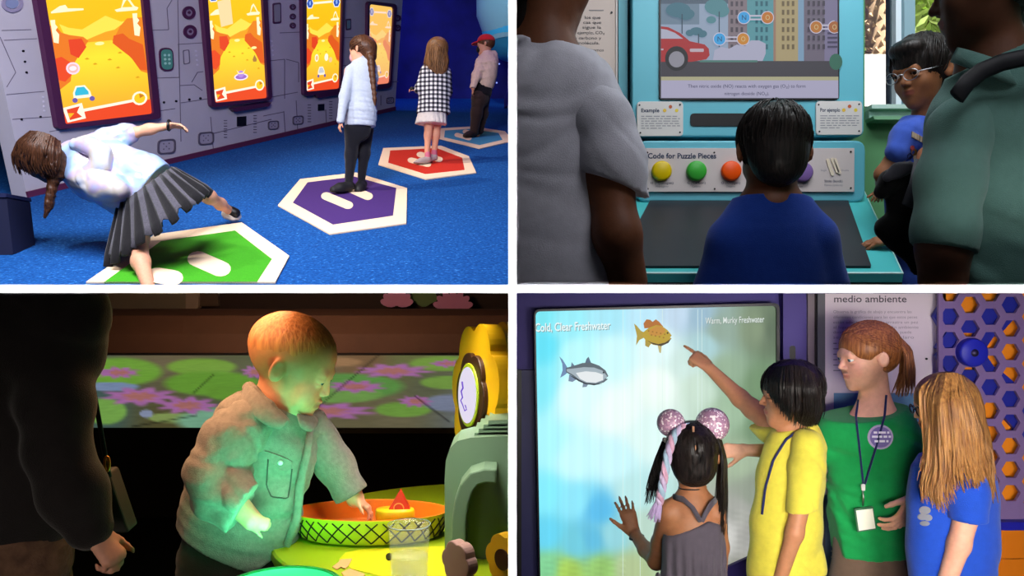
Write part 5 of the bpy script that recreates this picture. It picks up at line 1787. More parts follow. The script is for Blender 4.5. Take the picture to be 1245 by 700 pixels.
# toy table
TZ = -.5
tb = thing('toy_table', (-.10, 1.72, BLZ), 'round lime green toy table in front of the toddler', 'table')
LIME = mat('lime_top', '#98b418', .45, noise=.04, nscale=5)
b = MB(); b.lathe((-.10, 1.72, 0), [(.0001, TZ - .03), (.97, TZ - .03), (1.0, TZ - .02), (1.0, TZ - .004), (.99, TZ), (.0001, TZ)], LIME, 64, .39, .385, smooth=False)
b.build('tabletop', tb)
b = MB(); b.lathe((-.05, 1.72, 0), [(.16, BLZ), (.16, BLZ + .02), (.06, BLZ + .05), (.06, TZ - .03)], mat('table_stem', '#3c4410', .6), 24); b.build('pedestal', tb)
TT = Plane((0, 1.7, TZ), (0, 0, 1))
pap = slab('paper_scrap', TT, [(404, 690), (412, 684), (413, 681), (428, 680), (424, 688), (420, 692), (414, 690), (410, 693)], .0005, .002, mat('peach_paper', '#d8a878', .8), tb)
slab('puzzle_mark', TT, [(415, 697), (425, 692), (444, 699), (440, 703), (420, 703)], .0005, .002, mat('peach_paper', '#d8a878', .8), tb)
slab('lime_patch', TT, [(420, 672), (440, 668), (540, 664), (545, 702), (470, 702), (428, 692), (418, 684), (412, 680)], .0002, .0008, mat('lime_patch', '#c8c81c', .5), tb)
slab('black_tag', TT, disc(473, 678, 4, 4), .0005, .003, BLACKP, tb)

# basket
bc = np.array([P(450, 622, 1.655)[0], 1.655, TZ])
bk = thing('basket', bc, 'long oval basket, orange inside, with a black lattice on its yellow outside', 'basket')
hh_ = .052
b = MB(); b.lathe(bc, [(.0001, .003), (.84, .003), (.90, .008), (.96, .03), (1.0, hh_), (1.005, hh_ + .002)], mat('basket_yellow', '#c4bc20', .5), 48, .158, .082); b.build('shell', bk)
b = MB(); b.lathe(bc, [(1.005, hh_ + .002), (.985, hh_ + .003), (.965, hh_), (.91, .02), (.84, .012), (.0001, .010)], mat('basket_orange', '#e07414', .45), 48, .158, .082); b.build('lining', bk)
b = MB()
for k in range(30):
    for s_ in (-1, 1):
        pts = []
        for t in np.linspace(0, 1, 6):
            a = 2 * math.pi * (k / 30 + s_ * t * .045)
            r = 1.008 * (.90 + .10 * t ** .8)
            z = .008 + t * (hh_ - .012)
            pts.append(bc + np.array([.158 * r * math.cos(a), .082 * r * math.sin(a), z]))
        b.tube(pts, .0014, mat('lattice_black', '#15120a', .7), 4, False)
b.build('lattice', bk, kind='stuff')
# toy boat
bo = bc + np.array([P(482, 0, 1.655)[0] - P(450, 0, 1.655)[0], -.02, .030])
bt = thing('toy_boat', bo, 'toy boat with a red triangular sail and a yellow hull floating in the basket', 'toy')
b = MB(); b.lathe(bo, [(.0001, 0), (.8, 0), (1, .012), (1.0, .028), (.95, .032), (.0001, .032)], mat('toy_yellow', '#e6c21a', .4), 28, .039, .022); b.build('hull', bt)
SP = Plane(bo + np.array([0, -.004, 0]), (0.05, -1, 0))
x0, y0 = 471, 626
slab('sail', SP, rquad([(469, 625), (503, 627), (487.5, 595), (486.5, 595)], 2), -.008, .004, mat('sail_red', '#d8281a', .45), bt, .001)
b = MB(); b.ring(SP, disc(485, 617, 6.5), disc(485, 617, 5.3), .004, .0055, mat('sail_mark', '#e88a4a', .5)); b.build('emblem', bt)
# cup of water
cd = 1.40
cc_ = np.array([P(497.5, 0, cd)[0], cd, TZ])
zt_ = P(0, 637, cd)[2] - TZ
cup = thing('cup', cc_, 'clear plastic cup half full of water at the front of the toy table', 'cup')
PLA = mat('clear_plastic', '#f2fbf4', .05, alpha=.10, spec=.8)
b = MB(); b.lathe(cc_, [(.0001, .001), (.031, .001), (.0335, .05), (.0362, zt_), (.0350, zt_), (.0323, .05), (.030, .004), (.0001, .004)], PLA, 32); b.build('wall', cup)
b = MB(); b.lathe(cc_, [(.0001, .0045), (.0296, .0045), (.0318, .046), (.0001, .046)], mat('water', '#cfe4dc', .03, alpha=.20, spec=.8), 32); b.build('water', cup)
b = MB(); b.lathe(cc_ + np.array([0, 0, zt_]), [(.0362, -.001), (.0368, .0005), (.0356, .001)], mat('cup_rim', '#c8dcd0', .2, spec=.7), 32); b.build('rim', cup)
# glowing green drum at the front
gc = np.array([P(341, 0, 1.33)[0], 1.33, BLZ])
dr_ = thing('light_drum', gc, 'round green glowing drum at the bottom edge in front of the toddler', 'lamp')
gz = -.487 - BLZ
b = MB(); b.lathe(gc, [(.09, 0), (.09, gz - .02), (.096, gz - .01), (.097, gz + .006), (.090, gz + .006)], mat('drum_green', '#1f9a58', .4), 40); b.build('drum', dr_)
b = MB(); b.lathe(gc, [(.090, gz + .004), (.088, gz - .012), (.0001, gz - .014)], mat('green_glow', '#37f08c', emit=1.2), 40); b.build('glow_disc', dr_)
l = bpy.data.lights.new('green_lamp', 'AREA'); l.energy, l.color, l.shape, l.size = 1.9, (.10, 1.0, .42), 'DISK', .15; l.spread = math.radians(125)
lo_ = bpy.data.objects.new('green_lamp', l); COL.objects.link(lo_); aim(lo_, tuple(gc + np.array([0, 0, gz + .004])), (-.5, 1.62, -.3)); lo_.parent = None

# grey-green toy machine on the right
mc = thing('toy_machine', np.array([P(585, 0, 1.60)[0], 1.60, TZ]), 'grey-green rounded toy machine with a looped handle at the right edge of the table', 'toy')
MP = Plane((0, 1.52, 0), (0, -1, 0))
SAGE = mat('sage_plastic', '#6f8c74', .38)
prof2 = [(541, 690), (540.5, 585), (542, 560), (547, 545), (556, 536), (572, 532), (619.6, 530), (619.6, 690)]
slab('body', MP, prof2, -.12, 0, SAGE, mc, .012)
for x0, y0 in ((577, 526), (582, 521), (588, 516), (594, 511)):
    slab('step', Plane((0, 1.54, 0), (0, -1, 0)), [(x0, y0), (619.6, y0 - 1), (619.6, y0 + 7), (x0 - 1, y0 + 7)], -.12, 0, SAGE, mc, .002)
b = MB()
hp = [(604, 574), (590, 573), (577, 577), (568, 588), (562, 606), (559, 630), (558.5, 660), (559, 684)]
pts = [P(x, y, 1.49) for x, y in hp]
rows = []
for i, p in enumerate(pts):
    t = pts[min(i + 1, len(pts) - 1)] - pts[max(i - 1, 0)]; t /= np.linalg.norm(t)
    nrm = np.array([t[2], 0, -t[0]])
    a = (1 - i / 12)
    hw = .0125
    rows.append([p + nrm * hw + YAX * -.035, p - nrm * hw + YAX * -.035, p - nrm * hw + YAX * .05, p + nrm * hw + YAX * .05])
V = [q for r_ in rows for q in r_]
fs = [[4 * i + k, 4 * i + (k + 1) % 4, 4 * i + 4 + (k + 1) % 4, 4 * i + 4 + k] for i in range(len(rows) - 1) for k in range(4)] + [[3, 2, 1, 0], [4 * len(rows) - 4 + k for k in range(4)]]
b.add(V, fs, SAGE); b.build('handle', mc, bevel=.003)['label'] = 'looped sage green handle'


def flower_disc(o_, nrm, R, n, th, m, parent, name, lob=.16, off=0.0, ph=0.0, seg=84):
    pl = Plane(o_, nrm, np.cross((0, 0, 1.0), nrm) * -1)
    up = np.cross(pl.n, pl.u)
    A, B = [], []
    for i in range(seg):
        t = 2 * math.pi * i / seg
        r = R * (1 - lob + lob * abs(math.cos(n * t / 2 + ph)) ** .6)
        q = pl.o + pl.u * r * math.cos(t) + up * r * math.sin(t)
        A.append(q + pl.n * (off + th)); B.append(q + pl.n * off)
    b = MB(); b.loops(A, B, m)
    return b.build(name, parent, bevel=.002)


YEL = mat('toy_flower_yellow', '#e8b414', .38)
BRN = mat('toy_brown', '#3a2014', .4)
fn_ = np.array([-.93, -.36, 0.04])
fo = P(577, 480, 1.74)
fl_ = thing('toy_flower', (fo[0], fo[1] + .02, TZ), 'big yellow toy flower with a round bright mirror in its brown middle', 'toy')
flower_disc(fo, fn_, .157, 7, .036, YEL, fl_, 'petals', .20, -.034, .4)
flower_disc(fo - np.array([-.045, -.06, .0]), fn_, .157, 7, .03, YEL, fl_, 'back_petals', .22, -.05, 1.2)
flower_disc(fo, fn_, .092, 6, .012, BRN, fl_, 'brown_ring', .14, 0, .2)
flower_disc(fo, fn_, .067, 1, .004, mat('lime_ring', '#a8c020', .4), fl_, 'green_ring', 0, .012, 0, 40)
mr = flower_disc(fo, fn_, .059, 1, .002, mat('mirror_reflection', '#e6def4', emit=.95), fl_, 'mirror', 0, .016, 0, 40)  # bright reflection in the mirror painted as emission
mpl = Plane(fo + fn_ / np.linalg.norm(fn_) * .0185, fn_)
b = MB(); mu = np.cross((0, 0, 1.0), mpl.n); mu /= np.linalg.norm(mu)
b.tube([mpl.o - mu * x + np.array([0, 0, 1.0]) * z for x, z in ((.028, .025), (.022, .012), (.034, .004), (.024, -.008), (.036, -.016), (.022, -.024), (.008, -.034), (-.006, -.030), (.004, -.022))], .0022, E('#6a3ad0', .9), 5); b.build('squiggle', fl_)
b = MB(); b.tube([fo + np.array([.02, .02, -.12]), np.array([fo[0] + .02, fo[1] + .02, TZ])], .012, mat('flower_stalk', '#b8602a', .5), 10); b.build('stalk', fl_)
# two flower shaped knobs at the front
for (x, y, d_, R, c, nm, lab) in ((553, 684, 1.30, .034, '#c09a94', 'pink', 'dusty pink flower-shaped knob standing in front of the toy machine'), (611, 680, 1.30, .040, '#dcae1c', 'yellow', 'small yellow flower-shaped knob with a brown spot at the right edge')):
    o_ = P(x, y, d_)
    k_ = thing('toy_rosette', (o_[0], o_[1], TZ), lab, 'toy', 'flower-shaped knobs')
    flower_disc(o_, (-.72, -.69, 0), R, 6, .02, mat('knob_' + nm, c, .45), k_, 'knob_head', .16, -.02, .3, 48)
    if nm == 'yellow': flower_disc(o_, (-.72, -.69, 0), R * .42, 1, .002, BRN, k_, 'brown_spot', 0, 0, 0, 24)
    b = MB(); b.tube([o_ + np.array([.008, .008, -.015]), np.array([o_[0] + .008, o_[1] + .008, TZ])], .009, mat('knob_' + nm, c, .45), 8); b.build('knob_stem', k_)

# the partition cuts off what reaches past it
bpy.context.view_layer.update()
for root in (tb, fl_, mc, bpy.data.objects['toy_rosette.001']):
    for o in root.children:
        if max((o.matrix_world @ v.co).x for v in o.data.vertices) > PX0 - .001:
            for md in list(o.modifiers): o.modifiers.remove(md)
            cut_x(o, PX0 - .0015)

# ------------------------------------------------------------------ adult in a dark coat, toddler
BLC = [half((0, 0, 1), (0, 0, SZ0 - .001)), half((1, 0, 0), (PX0 - .001, 0, 0))]
F = Figure(1.25)
g = thing('person', (F.p(30, 700)[0], 1.3, BLZ), 'adult in a dark coat and knitted skirt standing at the left edge', 'person')
COAT = cloth('dark_coat', '#1d1a1b', noise=.1, bump=.3)
arm = [(56, 430, -.02, 30), (72, 540, -.05, 26), (112, 640, -.06, 15)]
field_obj('body', F.limb([(40, 340, 0, 56), (22, 520, 0, 46), (12, 760, 0, 44)], 20, (YAX, .6)) + F.limb(arm, 12) +
          hand(F.p(113, 648, -.06), (.62, -.1, -.62), (-.5, .3, -.6), F.r(76), (55, 60, 62, 66), 5, 1, 30), .005, SKIN, g, BLC, base='#d09a84')
field_obj('coat', F.limb([(44, 330, 0, 83), (46, 400, 0, 80), (48, 424, 0, 72), (20, 470, 0, 66), (12, 560, 0, 74), (10, 612, 0, 82)], 12, (YAX, .65)) +
          F.limb([(56, 440, -.02, 40), (70, 492, -.04, 41), (70, 545, -.05, 36), (90, 600, -.06, 38), (108, 640, -.06, 28)], 14), .006, COAT, g,
          BLC + [half((.25, 0, -1), F.p(110, 668))], folds(.014, (3, 3, 3), 71))
field_obj('skirt', F.limb([(14, 600, 0, 66), (6, 690, 0, 72), (0, 900, 0, 80)], 20, (YAX, .65)), .007, cloth('brown_knit', '#5c4436', noise=.35, nscale=45, bump=.6, bscale=160), g, BLC, folds(.012, (4, 4, 12), 72))
b = MB()
for x in (-25, 30):
    b2 = MB(); b2.tube([F.p(x, 880), (F.p(x, 880)[0], 1.25, BLZ + .02)], [.06, .045], mat('dark_tights', '#141214', .8), 10); b2.build('leg', g)
bagL = thing('handbag', F.p(135, 655, .08), 'dark brown handbag with a gold clasp hanging beside the adult', 'bag')
BAGM = mat('bag_leather', '#241a14', .45, noise=.08)
PBg = Plane(F.p(130, 600, .06), (.15, -1, 0))
slab('bag_body', PBg, rquad([(88, 580), (132, 574), (157, 648), (100, 652)], 5), -.05, 0, BAGM, bagL, .006)
b = MB(); b.tube([F.p(108, 440, .03), F.p(113, 470, .03), F.p(122, 520, .05), F.p(129, 560, .055), F.p(133, 580, .055)], .0042, BLACKP, 8, True, .5); b.build('strap', bagL)
b = MB(); b.tube([F.p(130 + 3 * math.cos(t), 564 + 9 * math.sin(t), .05) for t in np.linspace(0, 6.2832, 17)], .0022, mat('gold', '#c08a30', .3, metal=1.0), 6, False); b.build('clasp', bagL)

F = Figure(1.62)
g = thing('person', (F.p(285, 700)[0], 1.62, BLZ), 'toddler with short reddish hair in a grey denim shirt reaching into the basket', 'person')
h = F.head(357, 446, 122, 88, 22)
wr = F.p(432, 606, .045)
w2 = F.p(306, 632, -.15)
body = h.prims(ears=True, nose=-.3, lid=.018) + [h.e((0, -.08, .17), (.36, .44, .35), .05), h.e((.17, .24, -.20), (.11, .09, .12), .08)] + F.limb([(340, 475, .01, 27), (330, 510, .01, 32)], 12) + F.limb([(322, 530, 0, 40), (296, 600, 0, 48), (285, 660, 0, 48)], 16, (YAX, .68)) + \
    F.limb([(378, 522, .05, 15), (408, 562, .05, 14), (432, 606, .045, 11)], 6) + F.limb([(290, 525, -.06, 20), (266, 588, -.11, 17), (306, 632, -.15, 12)], 8) + \
    hand(wr, (.72, -.05, -.50), (-.4, -.1, -.8), F.r(38), (28, 24, 22, 30), 8, -1, 20, k=.005) + hand(w2, (.85, .1, -.30), (.1, .9, -.3), F.r(32), (55, 60, 60, 65), 5, -1, 25, k=.005)
field_obj('body', body, .003, SKIN, g, BLC, base='#dba184', paint=[(h.pt(0, -.16, .22), (h.H * .47, h.H * .47, h.H * .40), '#8a5636', .9)] + h.paint('#b06a5a', '#c09070', '#d88f7c'))
h.eyes(g, '#4a5a70', (0, -.5))
DEN = cloth('grey_denim', '#7d7674', noise=.14, nscale=120, bump=.35, bscale=420)
SHIRT = field_obj('shirt', F.limb([(336, 500, .01, 34), (322, 522, 0, 54), (304, 575, 0, 60), (292, 630, 0, 66), (288, 690, 0, 70)], 22, (YAX, .66)) +
          F.limb([(366, 510, .04, 24), (384, 528, .05, 23)], 12), .0038, DEN, g,
          BLC + [half((-.42, 0, -.91), F.p(270, 663)), half((.55, 0, -.84), F.p(338, 672)), half((.30, 0, 1), F.p(338, 490))], folds(.016, (3.5, 3.5, 5), 81, .0005))
field_obj('sleeve', F.limb([(366, 512, .04, 22), (386, 534, .05, 23), (408, 566, .05, 22), (426, 598, .045, 18.5), (440, 622, .045, 17)], 12), .0038, DEN, g, BLC + [half((.50, 0, -.86), F.p(430, 604))], folds(.013, (6, 6, 9), 83, .0005))
field_obj('sleeve', F.limb([(302, 512, -.045, 30), (280, 534, -.07, 34), (262, 575, -.10, 34), (266, 600, -.12, 32), (292, 622, -.145, 25), (318, 640, -.15, 22)], 14), .0038, DEN, g, BLC + [half((.86, 0, -.5), F.p(303, 630))], folds(.018, (5, 5, 7), 82, .0005))

def sheet(name, inner, outer, m, parent, th=.006):
    """a thin curved leaf of cloth between two edges"""
    n = len(inner); V = []
    for k in range(4):
        t = k / 3
        for a, c in zip(inner, outer):
            q = np.array(a, float) * (1 - t) + np.array(c, float) * t
            V.append(F.p(q[0], q[1], q[2] - .006 * math.sin(t * 3.14)))
    b = MB(); b.add(V, [[k * n + i, k * n + i + 1, (k + 1) * n + i + 1, (k + 1) * n + i] for k in range(3) for i in range(n - 1)], m, True)
    o = b.build(name, parent)
    md = o.modifiers.new('t', 'SOLIDIFY'); md.thickness = th; md.offset = 0
    sd = o.modifiers.new('s', 'SUBSURF'); sd.levels = sd.render_levels = 2
    return o


field_obj('collar_band', F.limb([(308, 474, .03, 7), (303, 472, 0, 7), (308, 476, -.035, 7), (326, 494, -.055, 7), (346, 512, -.062, 6)], 6), .0035, DEN, g)
sheet('collar', [(304, 465, .03), (300, 464, 0), (305, 467, -.04), (320, 482, -.066), (338, 499, -.074), (352, 511, -.074)], [(296, 482, .035), (288, 486, -.01), (294, 494, -.066), (310, 508, -.090), (326, 520, -.094), (342, 523, -.088)], DEN, g)
sheet('collar', [(360, 500, -.045), (368, 505, -.035), (372, 502, -.01), (374, 498, .02)], [(364, 520, -.055), (378, 528, -.040), (388, 518, -.01), (386, 508, .03)], DEN, g)
b = MB(); b.tube([F.p(378, 520, -.03), F.p(374, 550, -.045), F.p(365, 590, -.05), F.p(361, 630, -.05), F.p(348, 664, -.05)], [.006, .008, .009, .009, .007], DEN, 7, True, .5); b.build('button_placket', g)
DS = Drape([SHIRT], 1.55)
pkt = slab('pocket_flap', DS, [(322, 548), (327, 549), (333, 551), (339, 553), (345, 555.5), (351, 558), (356, 561), (356, 569), (350, 571), (344, 572), (338, 568), (332, 563), (326, 557)], -.002, .0035, DEN, g)
b = MB()
for q in ([(326, 558), (324, 590), (330, 604), (350, 606), (353, 590), (355, 570)],):
    b.tube(DS.line(q, .0005, 22), .0014, mat('denim_seam', '#4c4648', .9), 5)
b.build('pocket_seam', g)
b = MB(); b.lathe(DS.hit(341.5, 562, .0035), [(.0001, .003), (.004, .0028), (.005, .001), (.005, 0)], mat('pearl_button', '#e8f4ee', .25, spec=.7), 16, up=(.3, -1, .1)); b.build('button', pkt)
field_obj('trousers', F.limb([(284, 655, 0, 58), (280, 690, 0, 58), (278, 730, 0, 52)], 16, (YAX, .68)) + F.limb([(262, 730, 0, 34), (262, 880, 0, 26), (262, 950, 0, 24)], 8) + F.limb([(306, 730, .04, 32), (306, 880, .04, 26), (306, 950, .04, 24)], 8), .007,
          cloth('dark_trousers', '#231d18'), g, noise=folds(.006, seed=9))
for x, dd in ((266, 0), (310, .04)):
    c = F.p(x, 950, dd)
    field_obj('shoe', [cap((c[0] - .02, c[1], BLZ + .03), (c[0] + .06, c[1], BLZ + .028), .034, .03, .01)], .007, SHOE_D, g, [half((0, 0, -1), (0, 0, BLZ))])
RHM = hair_mat('reddish_hair', '#855030', '#a86e42', .5)
ho = field_obj('hair', [h.e((0, -.08, .172), (.366, .446, .357), .05)] + [h.e((0, .62, -.20), (.50, .50, .52), .02, -1), h.e((.42, -.02, -.12), (.22, .36, .26), .02, -1), h.e((-.42, -.02, -.12), (.22, .36, .26), .02, -1), h.e((0, -.42, -.36), (.5, .42, .36), .02, -1)], .0035, RHM, g, noise=folds(.001, (50, 50, 20), 6))
b = MB(); h.strands(b, RHM, 900, (.1, -.5, .85), .30, .0032, (1.045, 1.062), -.05, .6, 18, .05, keep=lambda u: u[2] > .42 - .35 * (u[1] < -.4)); b.build('hair_strands', ho, kind='stuff')

# ------------------------------------------------------------------ LOWER RIGHT: fish screen, poster, honeycomb board
BRZ = -1.45
boxo('floor', (PX1, 0.95, BRZ - .05), (2.6, 2.7, BRZ), mat('dark_floor', '#120b08', .7), **st)
YW = 2.52
boxo('wall_back', (PX1, YW, BRZ), (2.6, YW + .06, SZ0 - .0005), mat('indigo_wall', '#3a2f78', .6, noise=.05, nscale=3), **st)
WR = Plane((0, YW, 0), (0, -1, 0))
WS = Plane((0, 2.47, 0), (0, -1, 0))
scr = thing('touch_screen', WR.hit(797, 700), 'large bright touch screen showing an underwater view with two fish', 'screen')
BEZ = mat('bezel_black', '#100c18', .35)
OB = rquad([(649, 376), (946.5, 368), (946.5, 712), (655, 712)], 8)
IB = rquad([(651, 378.5), (943, 371.5), (943, 708), (657, 708)], 6)
b = MB(); b.ring(WS, OB, IB, -.04, .012, BEZ); b.build('bezel', scr)
slab('backing', WS, IB, -.04, -.002, BEZ, scr)
slab('side_frame', WR, [(628.6, 449), (634, 449), (634, 702), (628.6, 702)], 0, .03, BLACKP, scr)
slab('side_frame', WR, [(634, 449), (651, 449), (656, 702), (634, 702)], 0, .022, mat('frame_navy', '#1c1c4c', .5), scr)
SCR = mat('screen_water', '#ffffff', emit=1.0, attr=True)
wf = blend([(655, 385, (120, 232, 244)), (660, 420, (96, 226, 248)), (655, 470, (130, 236, 250)), (660, 540, (170, 248, 255)), (662, 600, (130, 238, 255)), (664, 650, (100, 215, 245)), (665, 690, (130, 210, 150)),
            (690, 395, (150, 238, 250)), (700, 430, (185, 250, 252)), (700, 480, (222, 255, 255)), (700, 560, (200, 252, 255)), (700, 610, (140, 232, 252)), (700, 660, (110, 205, 225)), (690, 694, (165, 205, 90)),
            (740, 385, (165, 232, 248)), (745, 430, (205, 250, 252)), (750, 500, (240, 255, 252)), (745, 560, (205, 250, 255)), (727, 620, (90, 190, 236)), (720, 655, (95, 190, 225)), (745, 650, (150, 215, 225)), (730, 692, (150, 200, 110)), (765, 692, (180, 200, 150)),
            (780, 385, (185, 232, 250)), (800, 420, (225, 250, 250)), (800, 470, (240, 255, 248)), (790, 530, (225, 252, 248)), (780, 640, (190, 220, 205)), (770, 600, (190, 235, 235)), (825, 382, (190, 215, 235)), (835, 440, (205, 232, 225)),
            (850, 385, (150, 185, 205)), (856, 420, (165, 205, 210)), (850, 470, (200, 225, 208)), (875, 400, (140, 165, 150)), (880, 450, (150, 178, 150)), (890, 500, (160, 190, 160)), (900, 560, (168, 188, 160)), (920, 400, (125, 145, 115)), (925, 470, (120, 150, 115)),
            (925, 520, (120, 150, 118)), (900, 620, (170, 172, 165)), (885, 650, (205, 205, 200)), (905, 650, (170, 170, 165)), (915, 600, (150, 160, 145)), (940, 400, (85, 105, 82)), (940, 500, (70, 92, 68)), (940, 600, (80, 90, 75)), (900, 700, (150, 150, 140)), (850, 700, (180, 195, 185))], 5.0)


def shimmer(x, y):
    c = wf(x, y)
    k = 1 + .012 * math.sin(x * .35) + .01 * math.sin(x * .83 + 1) + (.05 * math.sin(y * 1.3 + x * .7) * math.sin(x * .9 - y * .4) if (x > 870 and y > 620) or (y > 678 and x < 760) else 0)
    return np.clip(c * k, 0, 255)


def clampscr(x, y):
    return (max(x, 651 + (y - 378) * .0185), max(y, 378.5 - (x - 651) * .024))


grid_picture('water_picture', WS, 650.5, 371, 943, 708, 84, 96, shimmer, SCR, scr, .001, clampscr)
b = MB(); WH = E('#e4f6f8', .95)
for x in (757, 778, 805, 848, 853):
    b.prism(WS, rect(x, 376, x + .45, 706), .0012, .0014, E('#e6fbf6', .9))
b.build('light_shafts', scr, kind='stuff')
lettering('lettering', 'Cold, Clear Freshwater', WS, 651.5, 404, 743, 10, E('#8fb8c0', .8), scr, .0016, .01, skew=-.035)
lettering('lettering', 'Cold, Clear Freshwater', WS, 650.5, 403, 742, 10, E('#eefafa', 1.0), scr, .0020, .01, skew=-.035)
lettering('lettering', 'Warm, Murky Freshwater', WS, 858, 394.3, 929.5, 7.6, E('#7f938a', .8), scr, .0016, .005, skew=-.03)
lettering('lettering', 'Warm, Murky Freshwater', WS, 857.5, 393.6, 929, 7.6, E('#e6eeea', .9), scr, .0020, .005, skew=-.03)
slab('lower_frame', WS, [(877, 690), (890, 684), (912, 674), (947, 668), (947, 712), (877, 712)], .001, .015, mat('frame_purple', '#2c1f66', .5), scr)
# fish pictures
fsh = MB()
hf = [.0024]


def FL(pts, c, s_=.9):
    fsh.prism(WS, pts, hf[0] - .0003, hf[0], E(c, s_)); hf[0] += .0004


FL([(680, 433), (684, 437), (689.5, 446), (691, 452), (686, 456), (681, 459), (684, 450), (683.5, 442)], '#6f8fb8')
FL([(711, 442), (713, 436), (715.5, 433.5), (719, 442)], '#5a6f86'); FL([(694, 446), (695, 440), (699, 445)], '#66809a')
FL([(692, 455), (691, 463), (696, 464), (702, 460)], '#7a90ac'); FL([(709, 464), (708, 470.5), (713, 470), (716, 465)], '#8093a8')
FL([(688, 447), (697, 444.5), (708, 441), (718, 440.5), (728, 444), (736, 450), (739.5, 457), (736, 459.5), (739, 460.5), (734, 464.5), (724, 467.5), (712, 467), (703, 463), (696, 457), (688, 452)], '#5d6a74')
FL([(689, 448.5), (698, 447.5), (710, 446), (722, 446.5), (732, 450), (738, 457), (733, 462.5), (724, 465.5), (713, 465), (704, 461), (697, 455.5), (689, 451)], '#a8b8c2')
FL([(700, 453), (712, 451), (724, 452), (733, 455), (733, 461.5), (724, 464.8), (713, 464), (705, 460)], '#eef4f6')
FL([(691, 455), (700, 461), (710, 466), (722, 468), (732, 466), (722, 466.3), (711, 464.8), (702, 460)], '#2f3a44'); FL(disc(733.5, 452.5, 1.1, n=10), '#20282c')
FL([(770.5, 393), (774, 396), (779, 402), (783, 404), (783, 410), (777, 413), (773, 419.5), (774, 408)], '#b8a040')
FL([(783, 399), (782, 393), (785.5, 388), (790, 388.5), (793, 391), (797, 388), (801, 391), (806, 397)], '#b8702c')
FL([(784, 413), (784, 420), (788, 422), (792, 416)], '#b09a3c'); FL([(799, 419), (801, 428), (803, 429), (804, 419)], '#c8b878')
FL([(781, 404), (788, 398.5), (797, 395), (804, 396), (811, 401), (816, 407.5), (814, 410), (816, 411), (811, 416.5), (803, 420), (794, 419), (786, 415), (781, 409)], '#c0a22c')
FL([(790, 400), (798, 396), (805, 397.5), (809, 402), (804, 407), (795, 408), (788, 406)], '#cc9038')
FL([(785, 413), (793, 418), (803, 420.5), (812, 416.5), (815.5, 411), (808, 416), (800, 418), (792, 416)], '#4a3c24'); FL(disc(811, 404.5, 1.1, n=10), '#201c10')
for i in range(9): FL(disc(788 + i * 2.4 + (i % 2), 402 + (i * 5) % 9, 1.1, n=8), '#a5741f')
fsh.build('fish_picture', scr, kind='stuff')

# purple column and trims
col_ = thing('column', WR.hit(961, 700), 'purple column with a dark slot between the fish screen and the poster', 'column')
slab('column_face', WR, rect(947, 356.8, 975, 705), .0, .04, mat('column_purple', '#41347c', .55), col_)
slab('slot', WR, rquad([(954.5, 419), (961.5, 419), (961.5, 435), (954.5, 435)], 3), .04, .042, BLACKP, col_)
slab('grey_trim', WR, rect(975, 356.8, 983, 705), 0, .05, mat('warm_grey_trim', '#6b5f66', .5), col_)
slab('dark_joint', WR, rect(983, 356.8, 987.5, 705), 0, .03, mat('joint_brown', '#1f1416', .7), col_)
slab('grey_trim', WR, rect(987.5, 356.8, 996.5, 705), 0, .045, mat('cool_grey_trim', '#55555c', .5), col_)

# poster
pst = thing('poster', WR.hit(1064, 700), 'pale text poster headed medio ambiente behind the children', 'poster')
PAP = mat('poster_paper', '#d0c2cc', .7)
slab('sheet', WR, rect(996.5, 356.8, 1132, 598), 0, .030, PAP, pst)
slab('blue_panel', WR, rect(992, 598, 1132, 705), 0, .034, mat('poster_blue', '#5f7592', .7), pst)
slab('picture_panel', WR, rect(1009, 476, 1124, 548), .030, .031, mat('poster_chart', '#5a82a4', .7), pst)
WPp = Plane((0, YW - .030, 0), (0, -1, 0))
INKP = mat('poster_ink', '#4c4650', .7); INKL = mat('poster_ink_soft', '#8d828e', .7)
lettering('lettering', 'medio ambiente', WPp, 1014, 367.3, 1102, 8.4, INKP, pst, .001, .008)
for s_, x1, y in (('Observa la gráfica de abajo y encuentra las', 1108, 380.5), ('diferentes condiciones para las que estos peces', 1115, 387), ('están adaptados. Toca y arrastra un pez', 1116, 393.2),
                  ('al lugar donde vive. El medio ambiente', 1116.5, 399.3), ('donde vive un pez, dulce y salada, puede', 1108, 405.3), ('ser cálido o frío, fría y claro', 1111, 411.5)):
    lettering('lettering', s_, WPp, 1013, y, x1, 3.5, INKL, pst, .001)
textlines('small_print', WPp, [(1013, 1060, 418 + i * 6.6) for i in range(6)], INKL, pst, .001, 1.4, 4)
for x, y in ((1001.5, 438.5), (1126, 436)): slab('bolt', WPp, disc(x, y, 1.3, n=10), 0, .004, BLACKP, pst)
WPb = Plane((0, YW - .034, 0), (0, -1, 0))
INKW = mat('poster_white', '#c9cfd8', .7)
lettering('lettering', 'Primer', WPb, 1010, 605.5, 1031, 6, INKW, pst, .001)
textlines('small_print', WPb, [(1010, 1018, 613 + i * 7.2) for i in range(12)], INKW, pst, .001, 2.2, 5)
slab('grey_trim', WR, rect(1132, 356.8, 1141.5, 705), 0, .04, mat('steel_trim', '#77747c', .45), pst)

# honeycomb board
YH = 2.44
WH_ = Plane((0, YH, 0), (0, -1, 0))
hb = thing('honeycomb_board', WH_.hit(1215, 632), 'purple honeycomb board with orange and blue hexagons behind its holes', 'board')
HPUR = mat('honeycomb_purple', '#7c6494', .55)
slab('orange_backing', WH_, rect(1152, 356.8, 1300, 632), -.05, -.04, mat('backing_orange', '#e8860c', .55), hb)
b = MB()
R1, R0 = 16.6, 11.5


def hexpts(x, y, r): return [(x + r * math.cos(k * math.pi / 3), y + r * math.sin(k * math.pi / 3)) for k in range(6)]


